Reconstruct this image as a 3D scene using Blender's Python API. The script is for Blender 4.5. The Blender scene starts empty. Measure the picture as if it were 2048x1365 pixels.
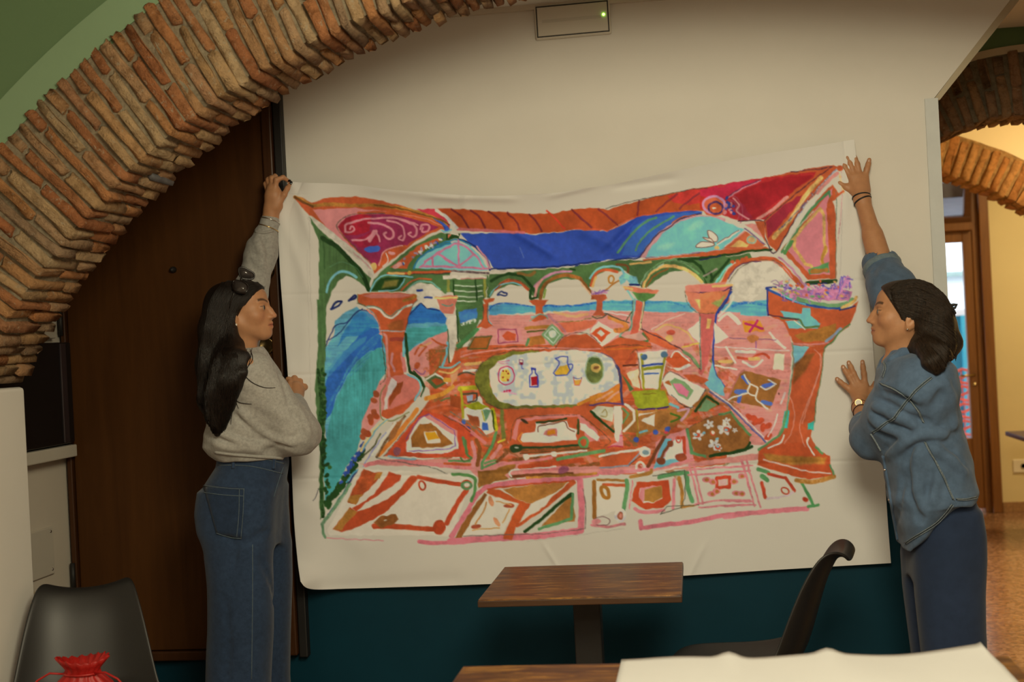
import bpy, bmesh, math, random
import numpy as np
from mathutils import Vector, Matrix

# ---------------------------------------------------------------- camera
F_PX = 2750.0; CAM_H = 1.47; YAW = math.radians(7.5); ROLL = 0.050
scene = bpy.context.scene
cam_data = bpy.data.cameras.new('camera'); cam = bpy.data.objects.new('camera', cam_data)
scene.collection.objects.link(cam)
cam_data.sensor_width = 36.0; cam_data.lens = F_PX * 36.0 / 2048.0
_r0 = Vector((math.cos(YAW), math.sin(YAW), 0)); _fw = Vector((-math.sin(YAW), math.cos(YAW), 0)); _z = Vector((0, 0, 1))
_right = _r0 * math.cos(ROLL) - _z * math.sin(ROLL); _up = _r0 * math.sin(ROLL) + _z * math.cos(ROLL)
cam.matrix_world = Matrix(((_right.x, _up.x, -_fw.x, 0), (_right.y, _up.y, -_fw.y, 0), (_right.z, _up.z, -_fw.z, CAM_H), (0, 0, 0, 1)))
cam_data.dof.use_dof = True; cam_data.dof.focus_distance = 4.48; cam_data.dof.aperture_fstop = 3.4
cam_data.clip_start = 0.05
scene.camera = cam

# ---------------------------------------------------------------- world (overcast daylight, seen through the glazed door)
world = bpy.data.worlds.new('world'); scene.world = world; world.use_nodes = True
bg = world.node_tree.nodes['Background']; bg.inputs[0].default_value = (0.86, 0.93, 1.0, 1); bg.inputs[1].default_value = 5.0

# ---------------------------------------------------------------- lamps of the rooms, one added for the far arch
def area_lamp(name, loc, size, power, color, target=None, shape='DISK'):
    l = bpy.data.lights.new(name, 'AREA'); l.shape = shape; l.size = size; l.energy = power; l.color = color
    o = bpy.data.objects.new(name, l); scene.collection.objects.link(o); o.location = loc
    d = Vector(target) - Vector(loc) if target else Vector((0, 0, -1))
    o.rotation_euler = d.to_track_quat('-Z', 'Y').to_euler()
    return o
WARM = (1.0, 0.895, 0.62)
area_lamp('ceiling_lamp_dining', (0.25, 1.45, 2.48), 0.90, 48, WARM, (-0.1, 4.4, 1.5))
area_lamp('ceiling_lamp_entrance', (0.7, -0.9, 2.62), 0.9, 62, WARM)
area_lamp('ceiling_lamp_side', (-1.5, 0.3, 2.6), 0.8, 24, WARM)
area_lamp('ceiling_lamp_next_room', (2.9, 9.35, 2.86), 0.35, 37, (1.0, 0.80, 0.45))
area_lamp('added_arch_lamp', (2.9, 6.75, 2.86), 0.35, 95, (1.0, 0.74, 0.37))  # second lamp, added to light the face of the far arch

# ---------------------------------------------------------------- exposure
vs = scene.view_settings
vs.view_transform = 'Standard'; vs.look = 'None'; vs.exposure = 0.0; vs.gamma = 1.0; vs.use_curve_mapping = False
scene.cycles.max_bounces = 8
scene.cycles.use_denoising = True

# ---------------------------------------------------------------- helpers
RNG = random.Random(7); NR = np.random.RandomState(11)
COL = scene.collection
def ray(px, py):
    u = (px - 1024) / F_PX; v = (682.5 - py) / F_PX
    return _right * u + _up * v + _fw
CAMP = Vector((0, 0, CAM_H))
def on_y(px, py, y): d = ray(px, py); return CAMP + d * (y / d.y)
def on_x(px, py, x): d = ray(px, py); return CAMP + d * (x / d.x)
def on_z(px, py, z): d = ray(px, py); return CAMP + d * ((z - CAM_H) / d.z)
def s2l(c): return tuple(((v / 255.0) / 12.92 if v / 255.0 <= 0.04045 else ((v / 255.0 + 0.055) / 1.055) ** 2.4) for v in c)
_REF = s2l((197, 185, 162))
def alb(r, g, b, gain=0.82):
    """the surface colour of something that shows as r,g,b under the room's warm light"""
    l = s2l((r, g, b)); return tuple(min(0.95, l[i] / _REF[i] * gain) for i in range(3)) + (1.0,)

def tag(o, label=None, cat=None, group=None, kind=None):
    if label: o['label'] = label
    if cat: o['category'] = cat
    if group: o['group'] = group
    if kind: o['kind'] = kind
    return o
def empty(name, loc=(0, 0, 0), rz=0):
    o = bpy.data.objects.new(name, None); COL.objects.link(o); o.location = loc; o.rotation_euler = (0, 0, rz); o.empty_display_size = 0.1
    return o
def link(name, me, mat=None, parent=None, loc=None, smooth=False):
    o = bpy.data.objects.new(name, me); COL.objects.link(o)
    if mat and not me.materials: me.materials.append(mat)
    if parent: o.parent = parent
    if loc is not None: o.location = loc
    if smooth: me.polygons.foreach_set('use_smooth', [True] * len(me.polygons))
    return o
def copy_tree(o, parent=None):
    c = o.copy(); COL.objects.link(c)
    if parent: c.parent = parent
    for ch in list(o.children): copy_tree(ch, c)
    return c

# ---- materials
def new_mat(name):
    m = bpy.data.materials.new(name); m.use_nodes = True
    nt = m.node_tree; b = nt.nodes['Principled BSDF']
    return m, nt, b
def N(nt, typ, **kw):
    n = nt.nodes.new(typ)
    for k, v in kw.items(): setattr(n, k, v)
    return n
def mix(nt, fac, a, b, blend='MIX'):
    n = N(nt, 'ShaderNodeMix', data_type='RGBA', blend_type=blend)
    for sock, v in ((n.inputs[0], fac), (n.inputs[6], a), (n.inputs[7], b)):
        if hasattr(v, 'links'): nt.links.new(v, sock)
        else: sock.default_value = v
    return n.outputs[2]
def noise(nt, scale, detail=4, rough=0.55, vec=None, stretch=None, dist=0.0):
    n = N(nt, 'ShaderNodeTexNoise'); n.inputs['Scale'].default_value = scale; n.inputs['Detail'].default_value = detail
    n.inputs['Roughness'].default_value = rough; n.inputs['Distortion'].default_value = dist
    if vec is None: vec = N(nt, 'ShaderNodeTexCoord').outputs['Object']
    if stretch:
        mp = N(nt, 'ShaderNodeMapping'); mp.inputs['Scale'].default_value = stretch; nt.links.new(vec, mp.inputs['Vector']); vec = mp.outputs['Vector']
    nt.links.new(vec, n.inputs['Vector'])
    return n.outputs['Fac']
def ramp(nt, fac, stops):
    n = N(nt, 'ShaderNodeValToRGB'); el = n.color_ramp.elements
    while len(el) < len(stops): el.new(0.5)
    for e, (p, c) in zip(el, stops):
        e.position = p; e.color = c if len(c) == 4 else tuple(c) + (1,)
    nt.links.new(fac, n.inputs['Fac']); return n.outputs['Color']
def bump(nt, b, height, strength=0.3, dist=0.01):
    n = N(nt, 'ShaderNodeBump'); n.inputs['Strength'].default_value = strength; n.inputs['Distance'].default_value = dist
    nt.links.new(height, n.inputs['Height']); nt.links.new(n.outputs['Normal'], b.inputs['Normal']); return n
def surf(name, col, rough=0.6, var=0.12, scale=6, bump_s=0.0, bump_scale=80, metal=0.0, spec=0.5, stretch=None, bdist=0.004):
    m, nt, b = new_mat(name)
    c = tuple(col[:3]) + (1,)
    d = tuple(max(0, v * (1 - var)) for v in col[:3]) + (1,); e = tuple(min(1, v * (1 + var)) for v in col[:3]) + (1,)
    f = noise(nt, scale, 5, 0.6, stretch=stretch)
    nt.links.new(ramp(nt, f, [(0.3, d), (0.7, e)]), b.inputs['Base Color'])
    b.inputs['Roughness'].default_value = rough; b.inputs['Metallic'].default_value = metal; b.inputs['Specular IOR Level'].default_value = spec
    if bump_s > 0: bump(nt, b, noise(nt, bump_scale, 5, 0.6, stretch=stretch), bump_s, bdist)
    return m

# ---- mesh builders
def bm_to(name, bm, mat=None, parent=None, loc=None, smooth=False):
    me = bpy.data.meshes.new(name); bm.normal_update(); bm.to_mesh(me); bm.free()
    return link(name, me, mat, parent, loc, smooth)
def box_bm(bm, lo, hi, bev=0.0, seg=2):
    lo = Vector(lo); hi = Vector(hi)
    r = bmesh.ops.create_cube(bm, size=1.0, matrix=Matrix.Translation((lo + hi) / 2) @ Matrix.Diagonal((*(hi - lo), 1)))
    if bev > 0:
        es = list({e for v in r['verts'] for e in v.link_edges})
        bmesh.ops.bevel(bm, geom=es, offset=bev, segments=seg, affect='EDGES', profile=0.5)
    return bm
def box(name, lo, hi, mat, parent=None, bev=0.0, seg=2):
    return bm_to(name, box_bm(bmesh.new(), lo, hi, bev, seg), mat, parent)
def prism(name, pts, axis, a, b, mat, parent=None, bev=0.0):
    """polygon pts in the two other axes, extruded along axis from a to b"""
    bm = bmesh.new()
    def P(p, t):
        if axis == 'y': return (p[0], t, p[1])
        if axis == 'x': return (t, p[0], p[1])
        return (p[0], p[1], t)
    v0 = [bm.verts.new(P(p, a)) for p in pts]; v1 = [bm.verts.new(P(p, b)) for p in pts]
    bm.faces.new(v0); bm.faces.new(v1[::-1]); n = len(pts)
    for i in range(n): bm.faces.new((v0[i], v1[i], v1[(i + 1) % n], v0[(i + 1) % n]))
    bmesh.ops.recalc_face_normals(bm, faces=bm.faces)
    if bev: bmesh.ops.bevel(bm, geom=list(bm.edges), offset=bev, segments=2, affect='EDGES')
    return bm_to(name, bm, mat, parent)
def tube_bm(bm, pts, rad, seg=8, closed=False, flat=1.0):
    pts = [Vector(p) for p in pts]; n = len(pts)
    rads = rad if isinstance(rad, (list, tuple)) else [rad] * n
    rings = []; prev = None
    for i, p in enumerate(pts):
        if closed: t = pts[(i + 1) % n] - pts[i - 1]
        else: t = pts[min(i + 1, n - 1)] - pts[max(i - 1, 0)]
        t.normalize()
        if prev is None:
            ref = Vector((0, 0, 1)) if abs(t.z) < 0.9 else Vector((1, 0, 0))
            nn = t.cross(ref).normalized()
        else:
            nn = (prev - t * prev.dot(t)).normalized()
        prev = nn; bn = t.cross(nn)
        rings.append([bm.verts.new(p + (nn * math.cos(2 * math.pi * k / seg) + bn * flat * math.sin(2 * math.pi * k / seg)) * rads[i]) for k in range(seg)])
    for i in range(n if closed else n - 1):
        a = rings[i]; b = rings[(i + 1) % n]
        for k in range(seg): bm.faces.new((a[k], a[(k + 1) % seg], b[(k + 1) % seg], b[k]))
    if not closed:
        bm.faces.new(rings[0][::-1]); bm.faces.new(rings[-1])
    return bm
def tube(name, pts, rad, mat, parent=None, seg=8, closed=False):
    return bm_to(name, tube_bm(bmesh.new(), pts, rad, seg, closed), mat, parent, smooth=True)
def lathe(name, prof, mat, parent=None, loc=(0, 0, 0), seg=24, axis='z'):
    bm = bmesh.new(); rings = []
    for r, h in prof:
        ring = []
        for k in range(seg):
            a = 2 * math.pi * k / seg; c = (r * math.cos(a), r * math.sin(a), h)
            if axis == 'y': c = (c[0], -h, c[1])
            if axis == 'x': c = (h, c[0], c[1])
            ring.append(bm.verts.new(Vector(c) + Vector(loc)))
        rings.append(ring)
    for a, b in zip(rings, rings[1:]):
        for k in range(seg): bm.faces.new((a[k], a[(k + 1) % seg], b[(k + 1) % seg], b[k]))
    bm.faces.new(rings[0][::-1]); bm.faces.new(rings[-1])
    bmesh.ops.recalc_face_normals(bm, faces=bm.faces)
    return bm_to(name, bm, mat, parent, smooth=True)

# ================================================================ THE SETTING
YW = 4.75            # front face of the back partition
YF, YB = 3.66, 3.95  # front and back of the brick arch
YFAR = 10.70         # wall of the next room
def plaster(name, col, bs=0.12):
    m, nt, b = new_mat(name)
    f = noise(nt, 1.3, 6, 0.6); c = tuple(col[:3])
    nt.links.new(ramp(nt, f, [(0.25, tuple(v * 0.94 for v in c)), (0.75, tuple(min(1, v * 1.05) for v in c))]), b.inputs['Base Color'])
    b.inputs['Roughness'].default_value = 0.85; b.inputs['Specular IOR Level'].default_value = 0.25
    bump(nt, b, noise(nt, 160, 6, 0.7), bs, 0.002)
    return m
M_CREAM = plaster('cream_plaster', (0.77, 0.745, 0.70))
M_WHITE = plaster('white_plaster', (0.66, 0.60, 0.51))
M_TEAL = surf('teal_paint', (0.0007, 0.036, 0.062), 0.6, 0.10, 3, 0.05, 120, spec=0.2)
M_GREEN = plaster('green_plaster', (0.115, 0.190, 0.095))
M_GREENL = plaster('light_green_plaster', (0.205, 0.310, 0.185))
M_YELLOW = plaster('yellow_plaster', (0.72, 0.60, 0.33))
M_BEIGE = plaster('beige_plaster', (0.50, 0.43, 0.31))
M_BLACK = surf('black_gloss', (0.006, 0.006, 0.007), 0.25, 0.2, 8)
M_BLACKM = surf('black_matt', (0.012, 0.011, 0.011), 0.55, 0.2, 8)
M_STEEL = surf('steel', (0.55, 0.53, 0.50), 0.3, 0.08, 20, metal=1.0)
M_BRASS = surf('brass', (0.42, 0.30, 0.13), 0.28, 0.12, 30, metal=1.0)

def wood(name, dark, light, rough=0.4, axis=2, sc=1.0, spec=0.4, coat=0.0):
    m, nt, b = new_mat(name)
    st = [9.0, 9.0, 9.0]; st[axis] = 0.7
    f1 = noise(nt, 3.0 * sc, 8, 0.65, stretch=tuple(st), dist=1.2)
    f2 = noise(nt, 12.0 * sc, 5, 0.6, stretch=tuple(st))
    c = ramp(nt, f1, [(0.30, dark), (0.72, light)])
    c2 = mix(nt, f2, c, tuple(v * 0.75 for v in dark[:3]) + (1,))
    n2 = nt.nodes[-1]; 
    cc = mix(nt, 0.35, c, c2)
    nt.links.new(cc, b.inputs['Base Color'])
    b.inputs['Roughness'].default_value = rough; b.inputs['Specular IOR Level'].default_value = spec
    b.inputs['Coat Weight'].default_value = coat; b.inputs['Coat Roughness'].default_value = 0.25
    bump(nt, b, f2, 0.05, 0.002)
    return m
M_DOOR = wood('dark_brown_door_wood', (0.056, 0.019, 0.003), (0.088, 0.032, 0.006), 0.55, 2, 0.6, 0.2)
M_DOORF = wood('dark_brown_frame_wood', (0.045, 0.016, 0.005), (0.080, 0.030, 0.010), 0.42, 2, 0.8, 0.3)
M_OAK = wood('orange_door_wood', (0.15, 0.055, 0.012), (0.27, 0.112, 0.026), 0.4, 2, 0.8, 0.4)

# --- back partition: cream above, teal wainscot below, raking end beside the opening
XL, XR = -2.27, 0.845
wp = prism('wall_back', [(XL, 1.015), (XR - .012, 1.015), (XR - .012, 2.205), (1.20, 2.64), (XL, 2.64)], 'y', YW, YW + 0.13, M_CREAM)
tag(wp, kind='structure')
tag(prism('wall_back_wainscot', [(XL, 0.0), (XR - .012, 0.0), (XR - .012, 1.015), (XL, 1.015)], 'y', YW - 0.004, YW + 0.13, M_TEAL), kind='structure')
tag(prism('trim_1', [(XR - .010, 2.205), (XR + .012, 2.205), (1.235, 2.64), (1.195, 2.64)], 'y', YW + 0.002, YW + 0.135, M_BEIGE), kind='structure')
# aluminium corner guard on the raw vertical end
M_GUARD = surf('pale_blue_grey_guard', (0.60, 0.63, 0.64), 0.45, 0.05, 10)
cg = prism('corner_guard', [(0.806, YW - .010), (0.849, YW - .010), (0.849, YW + .05), (0.843, YW + .05), (0.843, YW - .0045), (0.806, YW - .0045)], 'z', 0.02, 2.21, M_GUARD)
tag(cg, 'pale grey-blue corner guard strip on the end of the white wall', 'corner guard')

# ceiling behind the arch, floor, side walls, closed room around the camera
tag(box('ceiling', (-2.6, YB - 0.02, 2.63), (4.2, 5.75, 2.75), M_CREAM), kind='structure')
tag(box('ceiling_bead', (-2.27, YW - 0.018, 2.612), (1.18, YW, 2.63), M_WHITE), kind='structure')
m, nt, b = new_mat('terrazzo')
v = N(nt, 'ShaderNodeTexVoronoi'); v.inputs['Scale'].default_value = 55
nt.links.new(N(nt, 'ShaderNodeTexCoord').outputs['Object'], v.inputs['Vector'])
bwn = N(nt, 'ShaderNodeRGBToBW'); nt.links.new(v.outputs['Color'], bwn.inputs[0])
c1 = ramp(nt, bwn.outputs[0], [(0.15, (0.20, 0.092, 0.044)), (0.5, (0.31, 0.160, 0.082)), (0.85, (0.42, 0.25, 0.145))])
c2 = ramp(nt, noise(nt, 2.0, 4), [(0.3, (0.75, 0.72, 0.70)), (0.7, (1, 1, 1))])
nt.links.new(mix(nt, 1.0, c1, c2, 'MULTIPLY'), b.inputs['Base Color']); b.inputs['Roughness'].default_value = 0.22
M_TERR = m
tag(box('floor', (-3.4, -3.0, -0.12), (6.0, 13.5, 0.0), M_TERR), kind='structure')
tag(box('wall_front', (-3.4, -2.6, 0), (3.4, -2.5, 3.3), M_CREAM), kind='structure')
tag(box('wall_left', (-3.3, -2.5, 0), (-3.2, YF, 3.3), M_CREAM), kind='structure')
tag(box('wall_right', (3.2, -2.5, 0), (3.3, YF, 3.3), M_CREAM), kind='structure')
tag(box('ceiling_front', (-3.4, -2.6, 3.3), (3.4, YF + 0.4, 3.4), M_CREAM), kind='structure')
# recess beside the door (side wall) and the pier under the arch
tag(box('wall_recess_left', (-2.42, YB, 0), (XL, YW + 0.13, 2.64), M_WHITE), kind='structure')
tag(box('wall_pier_left', (-3.2, YF, 0), (-2.018, YB, 1.405), M_CREAM, bev=0.012), kind='structure')
tag(box('wall_pier_right', (2.4, YF, 0), (3.3, YB, 1.4), M_CREAM), kind='structure')

# --- the dark brown door with its frame, raised above the wainscot
door = empty('door_1', (-1.84, YW, 0.39)); tag(door, kind='structure')
def dpart(name, lo, hi, mat, bev=0.003, parent=door):
    o = box(name, Vector(lo) - door.location, Vector(hi) - door.location, mat, None, bev); o.parent = parent; return o
dpart('door_leaf', (-2.235, YW - 0.035, 0.425), (-1.475, YW - 0.004, 2.60), M_DOOR)
dpart('frame_side', (-1.472, YW - 0.055, 0.40), (-1.436, YW, 2.60), M_DOORF, 0.005)
dpart('frame_side', (-1.433, YW - 0.040, 0.39), (-1.402, YW, 2.60), M_BLACKM, 0.004)
dpart('frame_side', (-2.258, YW - 0.050, 0.40), (-2.238, YW, 2.60), M_DOORF, 0.004)
dpart('frame_side', (-2.268, YW - 0.030, 0.39), (-2.259, YW, 2.60), M_BLACKM, 0.002)
dpart('frame_bottom', (-2.235, YW - 0.048, 0.388), (-1.475, YW, 0.422), M_DOORF, 0.005)
kb = on_y(544, 545, YW - 0.035); lk = on_y(533, 692, YW - 0.035); pe = on_y(347, 540, YW - 0.035)
def at_door(o, p): o.parent = door; o.location = Vector(p) - door.location; return o
M_ROSE = surf('dark_bronze', (0.07, 0.045, 0.022), 0.4, 0.2, 30, metal=0.8)
at_door(lathe('knob_rose', [(0.0, 0), (0.034, 0.0), (0.034, 0.004), (0.030, 0.008), (0.0, 0.008)], M_ROSE, axis='y'), kb)
at_door(lathe('door_knob', [(0.0, 0.006), (0.012, 0.008), (0.011, 0.03), (0.020, 0.036), (0.024, 0.046), (0.022, 0.056), (0.012, 0.062), (0.0, 0.063)], M_BRASS, axis='y'), kb)
at_door(lathe('lock_ring', [(0.0, 0), (0.030, 0.0), (0.032, 0.006), (0.026, 0.010), (0.020, 0.006), (0.0, 0.005)], M_BRASS, axis='y'), lk)
at_door(lathe('hook', [(0.0, 0), (0.012, 0.0), (0.011, 0.010), (0.006, 0.022), (0.0, 0.024)], M_BLACKM, axis='y', seg=14), pe)
for zz in (0.70, 1.62):
    bm = bmesh.new(); tube_bm(bm, [(0, 0, -0.05), (0, 0, 0.05)], 0.009, 8)
    hg = bm_to('hinge', bm, M_BLACKM, None, smooth=True); at_door(hg, (-2.252, YW - 0.055, zz))

# --- things on the recess wall
bc = empty('wall_cabinet', (XL, 4.30, 1.18)); tag(bc, 'black glossy flat wall box above a white ledge beside the brown door', 'cabinet')
def lp(parent, name, lo, hi, mat, bev=0.004):
    o = box(name, Vector(lo) - parent.location, Vector(hi) - parent.location, mat, None, bev); o.parent = parent; return o
lp(bc, 'body', (XL, 4.06, 1.185), (XL + 0.055, 4.690, 1.545), M_BLACK, 0.006)
M_GLINT = surf('plum_highlight', (0.035, 0.024, 0.028), 0.15, 0.2, 8)
lp(bc, 'highlight_strip', (XL + 0.050, 4.600, 1.19), (XL + 0.060, 4.640, 1.54), M_GLINT, 0.002)  # plum strip colours in the highlight along the glossy edge
M_LEDGE = surf('off_white_lacquer', (0.62, 0.58, 0.50), 0.4, 0.04, 5)
lg = box('ledge', (XL, 4.02, 1.135), (XL + 0.06, 4.690, 1.178), M_LEDGE, None, 0.004)
tag(lg, 'white ledge under the black wall box', 'ledge')
lg2 = box('cable_box', (XL, 4.30, 1.56), (XL + 0.035, 4.62, 1.60), M_LEDGE, None, 0.004)
tag(lg2, 'small white cable box above the black wall box', 'cable box')
ap = empty('access_panel', (XL, 4.42, 0.74)); tag(ap, 'white square access panel with screws on the recess wall', 'access panel')
lp(ap, 'cover', (XL, 4.30, 0.735), (XL + 0.010, 4.575, 0.900), M_LEDGE, 0.003)
for yy, zz in ((4.555, 0.885), (4.555, 0.752), (4.325, 0.752), (4.325, 0.885)):
    s = lathe('screw', [(0, 0), (0.005, 0), (0.004, 0.003), (0, 0.003)], M_STEEL, axis='x', seg=10); s.parent = ap; s.location = Vector((XL + 0.010, yy, zz)) - ap.location
tag(box('wire_clip', (XL, 4.33, 0.66), (XL + 0.014, 4.42, 0.70), M_BEIGE, None, 0.003), 'beige clip below the white access panel', 'clip')

# --- emergency light
el = empty('emergency_light', (-0.357, YW, 2.567)); tag(el, 'white rectangular emergency light with green diode high on the cream wall', 'emergency light')
el.rotation_euler = (0, math.radians(-0.6), 0)
M_PLW = surf('white_plastic', (0.66, 0.62, 0.54), 0.35, 0.03, 5)
def ep(name, lo, hi, mat, bev=0.002, par=el): return box(name, lo, hi, mat, par, bev)
ep('housing', (-0.131, -0.022, -0.060), (0.131, 0.0, 0.060), M_PLW, 0.006)
for nm, lo, hi in (('seal', (-0.125, -0.0245, 0.0505), (0.125, -0.018, 0.0535)), ('seal', (-0.125, -0.0245, -0.0535), (0.125, -0.018, -0.0505)),
                   ('seal', (-0.125, -0.0245, -0.0535), (-0.122, -0.018, 0.0535)), ('seal', (0.122, -0.0245, -0.0535), (0.125, -0.018, 0.0535))):
    ep(nm, lo, hi, M_BLACKM, 0.0005)
df = ep('diffuser', (-0.121, -0.026, -0.0495), (0.121, -0.02, 0.0495), M_PLW, 0.002)
M_TUBE = surf('grey_tube', (0.50, 0.47, 0.41), 0.4, 0.03, 5)
for k, zz in enumerate((0.004, 0.0, -0.004)): ep('tube_line', (-0.105, -0.0268, zz - 0.0006), (0.100, -0.0255, zz + 0.0006), M_TUBE, 0.0002)
m, nt, b = new_mat('green_diode'); b.inputs['Base Color'].default_value = (0.2, 0.9, 0.1, 1); b.inputs['Emission Color'].default_value = (0.35, 1.0, 0.08, 1); b.inputs['Emission Strength'].default_value = 9.0
led = lathe('diode', [(0, 0), (0.0045, 0), (0.004, 0.003), (0, 0.004)], m, axis='y', seg=12); led.parent = el; led.location = (0.108, -0.026, 0.006)

# ================================================================ THE NEXT ROOM seen through the opening
tag(box('wall_far', (-0.5, YFAR, 0), (1.30, YFAR + 0.15, 3.0), M_YELLOW), kind='structure')
tag(box('wall_far_right', (2.235, YFAR, 0), (5.5, YFAR + 0.15, 3.0), M_YELLOW), kind='structure')
tag(box('wall_far_lintel', (1.30, YFAR, 2.62), (2.235, YFAR + 0.15, 3.0), M_YELLOW), kind='structure')
tag(box('wall_next_room_right', (4.4, 4.88, 0), (4.5, YFAR, 3.0), M_YELLOW), kind='structure')
tag(box('wall_next_room_left', (0.05, 4.9, 0), (0.15, YFAR, 3.0), M_YELLOW), kind='structure')
tag(box('wall_beside_opening', (1.95, YB, 0), (3.3, YW + 0.13, 3.3), M_CREAM), kind='structure')
tag(box('wall_beside_opening_far', (3.3, YW, 0), (4.5, YW + 0.13, 3.0), M_CREAM), kind='structure')
M_WARMC = plaster('warm_white_ceiling', (0.80, 0.70, 0.48))
tag(box('ceiling_next_room', (-0.5, 5.70, 2.92), (5.5, YFAR + 0.2, 3.02), M_WARMC), kind='structure')
bbm = surf('brown_terrazzo_skirting', (0.33, 0.18, 0.08), 0.3, 0.35, 60)
tag(box('baseboard_far', (2.24, YFAR - 0.018, 0), (4.4, YFAR, 0.078), bbm, None, 0.002), kind='structure')
# wall socket
so = empty('wall_socket', (2.40, YFAR, 0.345)); tag(so, 'ivory wall socket above the terrazzo skirting', 'socket')
M_IVORY = surf('ivory_plastic', (0.80, 0.72, 0.55), 0.35, 0.03, 5)
box('plate', (-0.075, -0.012, -0.05), (0.075, 0, 0.05), M_IVORY, so, 0.006)
lathe('socket_well', [(0, 0.011), (0.022, 0.011), (0.022, 0.016), (0.018, 0.016), (0.018, 0.012), (0, 0.012)], M_BEIGE, so, axis='y', seg=18)

# glazed wooden door, its frame and the tilted transom
d2 = empty('door_2', (1.80, YFAR, 0)); tag(d2, kind='structure')
def d2p(name, lo, hi, mat, bev=0.006, parent=None):
    o = box(name, Vector(lo) - d2.location, Vector(hi) - d2.location, mat, None, bev); o.parent = parent or d2; return o
d2p('door_jamb', (2.165, YFAR - 0.03, 0), (2.235, YFAR + 0.15, 2.62), M_OAK)
d2p('door_jamb', (2.115, YFAR + 0.02, 0), (2.165, YFAR + 0.15, 2.62), M_OAK)
d2p('door_jamb', (1.30, YFAR - 0.03, 0), (1.37, YFAR + 0.15, 2.62), M_OAK)
d2p('door_head', (1.37, YFAR - 0.03, 2.56), (2.165, YFAR + 0.15, 2.62), M_OAK)
d2p('transom_bar', (1.37, YFAR - 0.02, 2.13), (2.115, YFAR + 0.13, 2.19), M_OAK)
YD = YFAR + 0.03
d2p('stile', (2.046, YD, 0.03), (2.115, YD + 0.05, 2.13), M_OAK); d2p('stile', (1.375, YD, 0.03), (1.445, YD + 0.05, 2.13), M_OAK)
d2p('rail', (1.445, YD, 2.045), (2.046, YD + 0.05, 2.13), M_OAK); d2p('rail', (1.445, YD, 0.03), (2.046, YD + 0.05, 0.565), M_OAK)
m, nt, b = new_mat('door_glass'); b.inputs['Base Color'].default_value = (0.97, 0.98, 1, 1); b.inputs['Roughness'].default_value = 0.02; b.inputs['Transmission Weight'].default_value = 1.0; b.inputs['IOR'].default_value = 1.02
M_GLASS = m
d2p('pane', (1.44, YD + 0.022, 0.56), (2.05, YD + 0.028, 2.05), M_GLASS, 0)
hl = tube('door_handle', [(0.277, 0.03, 1.043), (0.277, -0.035, 1.043), (0.20, -0.04, 1.040), (0.17, -0.038, 1.038)], 0.009, M_BRASS, d2)
lathe('keyhole_plate', [(0, 0), (0.018, 0), (0.016, 0.005), (0, 0.006)], M_BRASS, d2, loc=(0.285, 0.03, 0.97), axis='y', seg=12)
M_SASH = wood('dark_transom_wood', (0.075, 0.028, 0.008), (0.13, 0.05, 0.014), 0.4, 0, 0.8)
# tilted hopper window above the door
tr = empty('transom_window', (1.80, YFAR + 0.02, 2.19)); tr.parent = d2; tr.location = (0, 0.02, 2.19); tr.rotation_euler = (math.radians(22), 0, 0)
for lo, hi in (((-0.36, -0.02, 0.0), (0.31, 0.03, 0.055)), ((-0.36, -0.02, 0.33), (0.31, 0.03, 0.385)), ((0.255, -0.02, 0.055), (0.31, 0.03, 0.33)), ((-0.36, -0.02, 0.055), (-0.305, 0.03, 0.33))):
    box('sash', lo, hi, M_SASH, tr, 0.005)
box('pane', (-0.306, 0.0, 0.054), (0.256, 0.006, 0.331), M_GLASS, tr)

# outside: pale building, blue-green gate, orange safety netting
M_BLDG = surf('pale_building_wall', (0.80, 0.80, 0.80), 0.7, 0.05, 2)
ob = empty('outside_building', (2.3, 15.4, 0)); tag(ob, 'pale grey-white building outside beyond the glazed door', 'building')
box('facade', (-3.4, 0, -0.1), (3.6, 0.3, 4.5), M_BLDG, ob); box('ledge', (-3.4, -0.12, 1.93), (3.6, 0, 1.98), surf('grey_green_ledge', (0.25, 0.33, 0.30), 0.6), ob)
M_GATE = surf('blue_green_metal', (0.03, 0.25, 0.36), 0.5, 0.1, 4)
gt = empty('outside_gate', (2.3, 13.9, 0)); tag(gt, 'blue-green metal gate outside behind the orange netting', 'gate')
box('sheet', (-2.6, 0.02, 0.0), (2.6, 0.05, 1.52), M_GATE, gt); box('top_rail', (-2.6, -0.02, 1.50), (2.6, 0.06, 1.56), M_BLDG, gt)
M_GATE2 = surf('light_turquoise_metal', (0.06, 0.42, 0.55), 0.5, 0.1, 4)
for k in range(13): box('gate_post', (-2.5 + 0.4 * k, -0.03, 0.0), (-2.42 + 0.4 * k, 0.02, 1.50), M_GATE2, gt)
M_NET = surf('orange_red_plastic_net', (0.75, 0.10, 0.045), 0.5, 0.25, 12)
bm = bmesh.new()
for j in range(19):
    zz = 0.06 + j * 0.052
    tube_bm(bm, [(-1.5 + 0.05 * i, 0.012 * math.sin(i * 0.9 + j), zz + 0.016 * math.sin(i * 1.7 + j * 2.1)) for i in range(61)], 0.012, 4)
for i in range(60):
    tube_bm(bm, [(-1.5 + 0.05 * i + 0.01 * math.sin(j + i), 0.0, 0.06 + 0.104 * j) for j in range(10)], 0.005, 3)
nto = bm_to('safety_net', bm, M_NET); nto.location = (2.2, 12.9, 0); tag(nto, 'orange plastic safety netting outside the glazed door', 'netting')
bm = bmesh.new(); M_GRAV = surf('pale_gravel', (0.50, 0.52, 0.58), 0.9, 0.3, 30)
tag(box('ground_outside', (-4, 11.0, -0.10), (9, 16, 0.004), M_GRAV), kind='structure')
cn = empty('transom_backing', (2.0, 12.2, 2.40)); tag(cn, 'grey added canopy outside above the glazed door', 'backing')  # slab added outside so the transom pane reads dim
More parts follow.
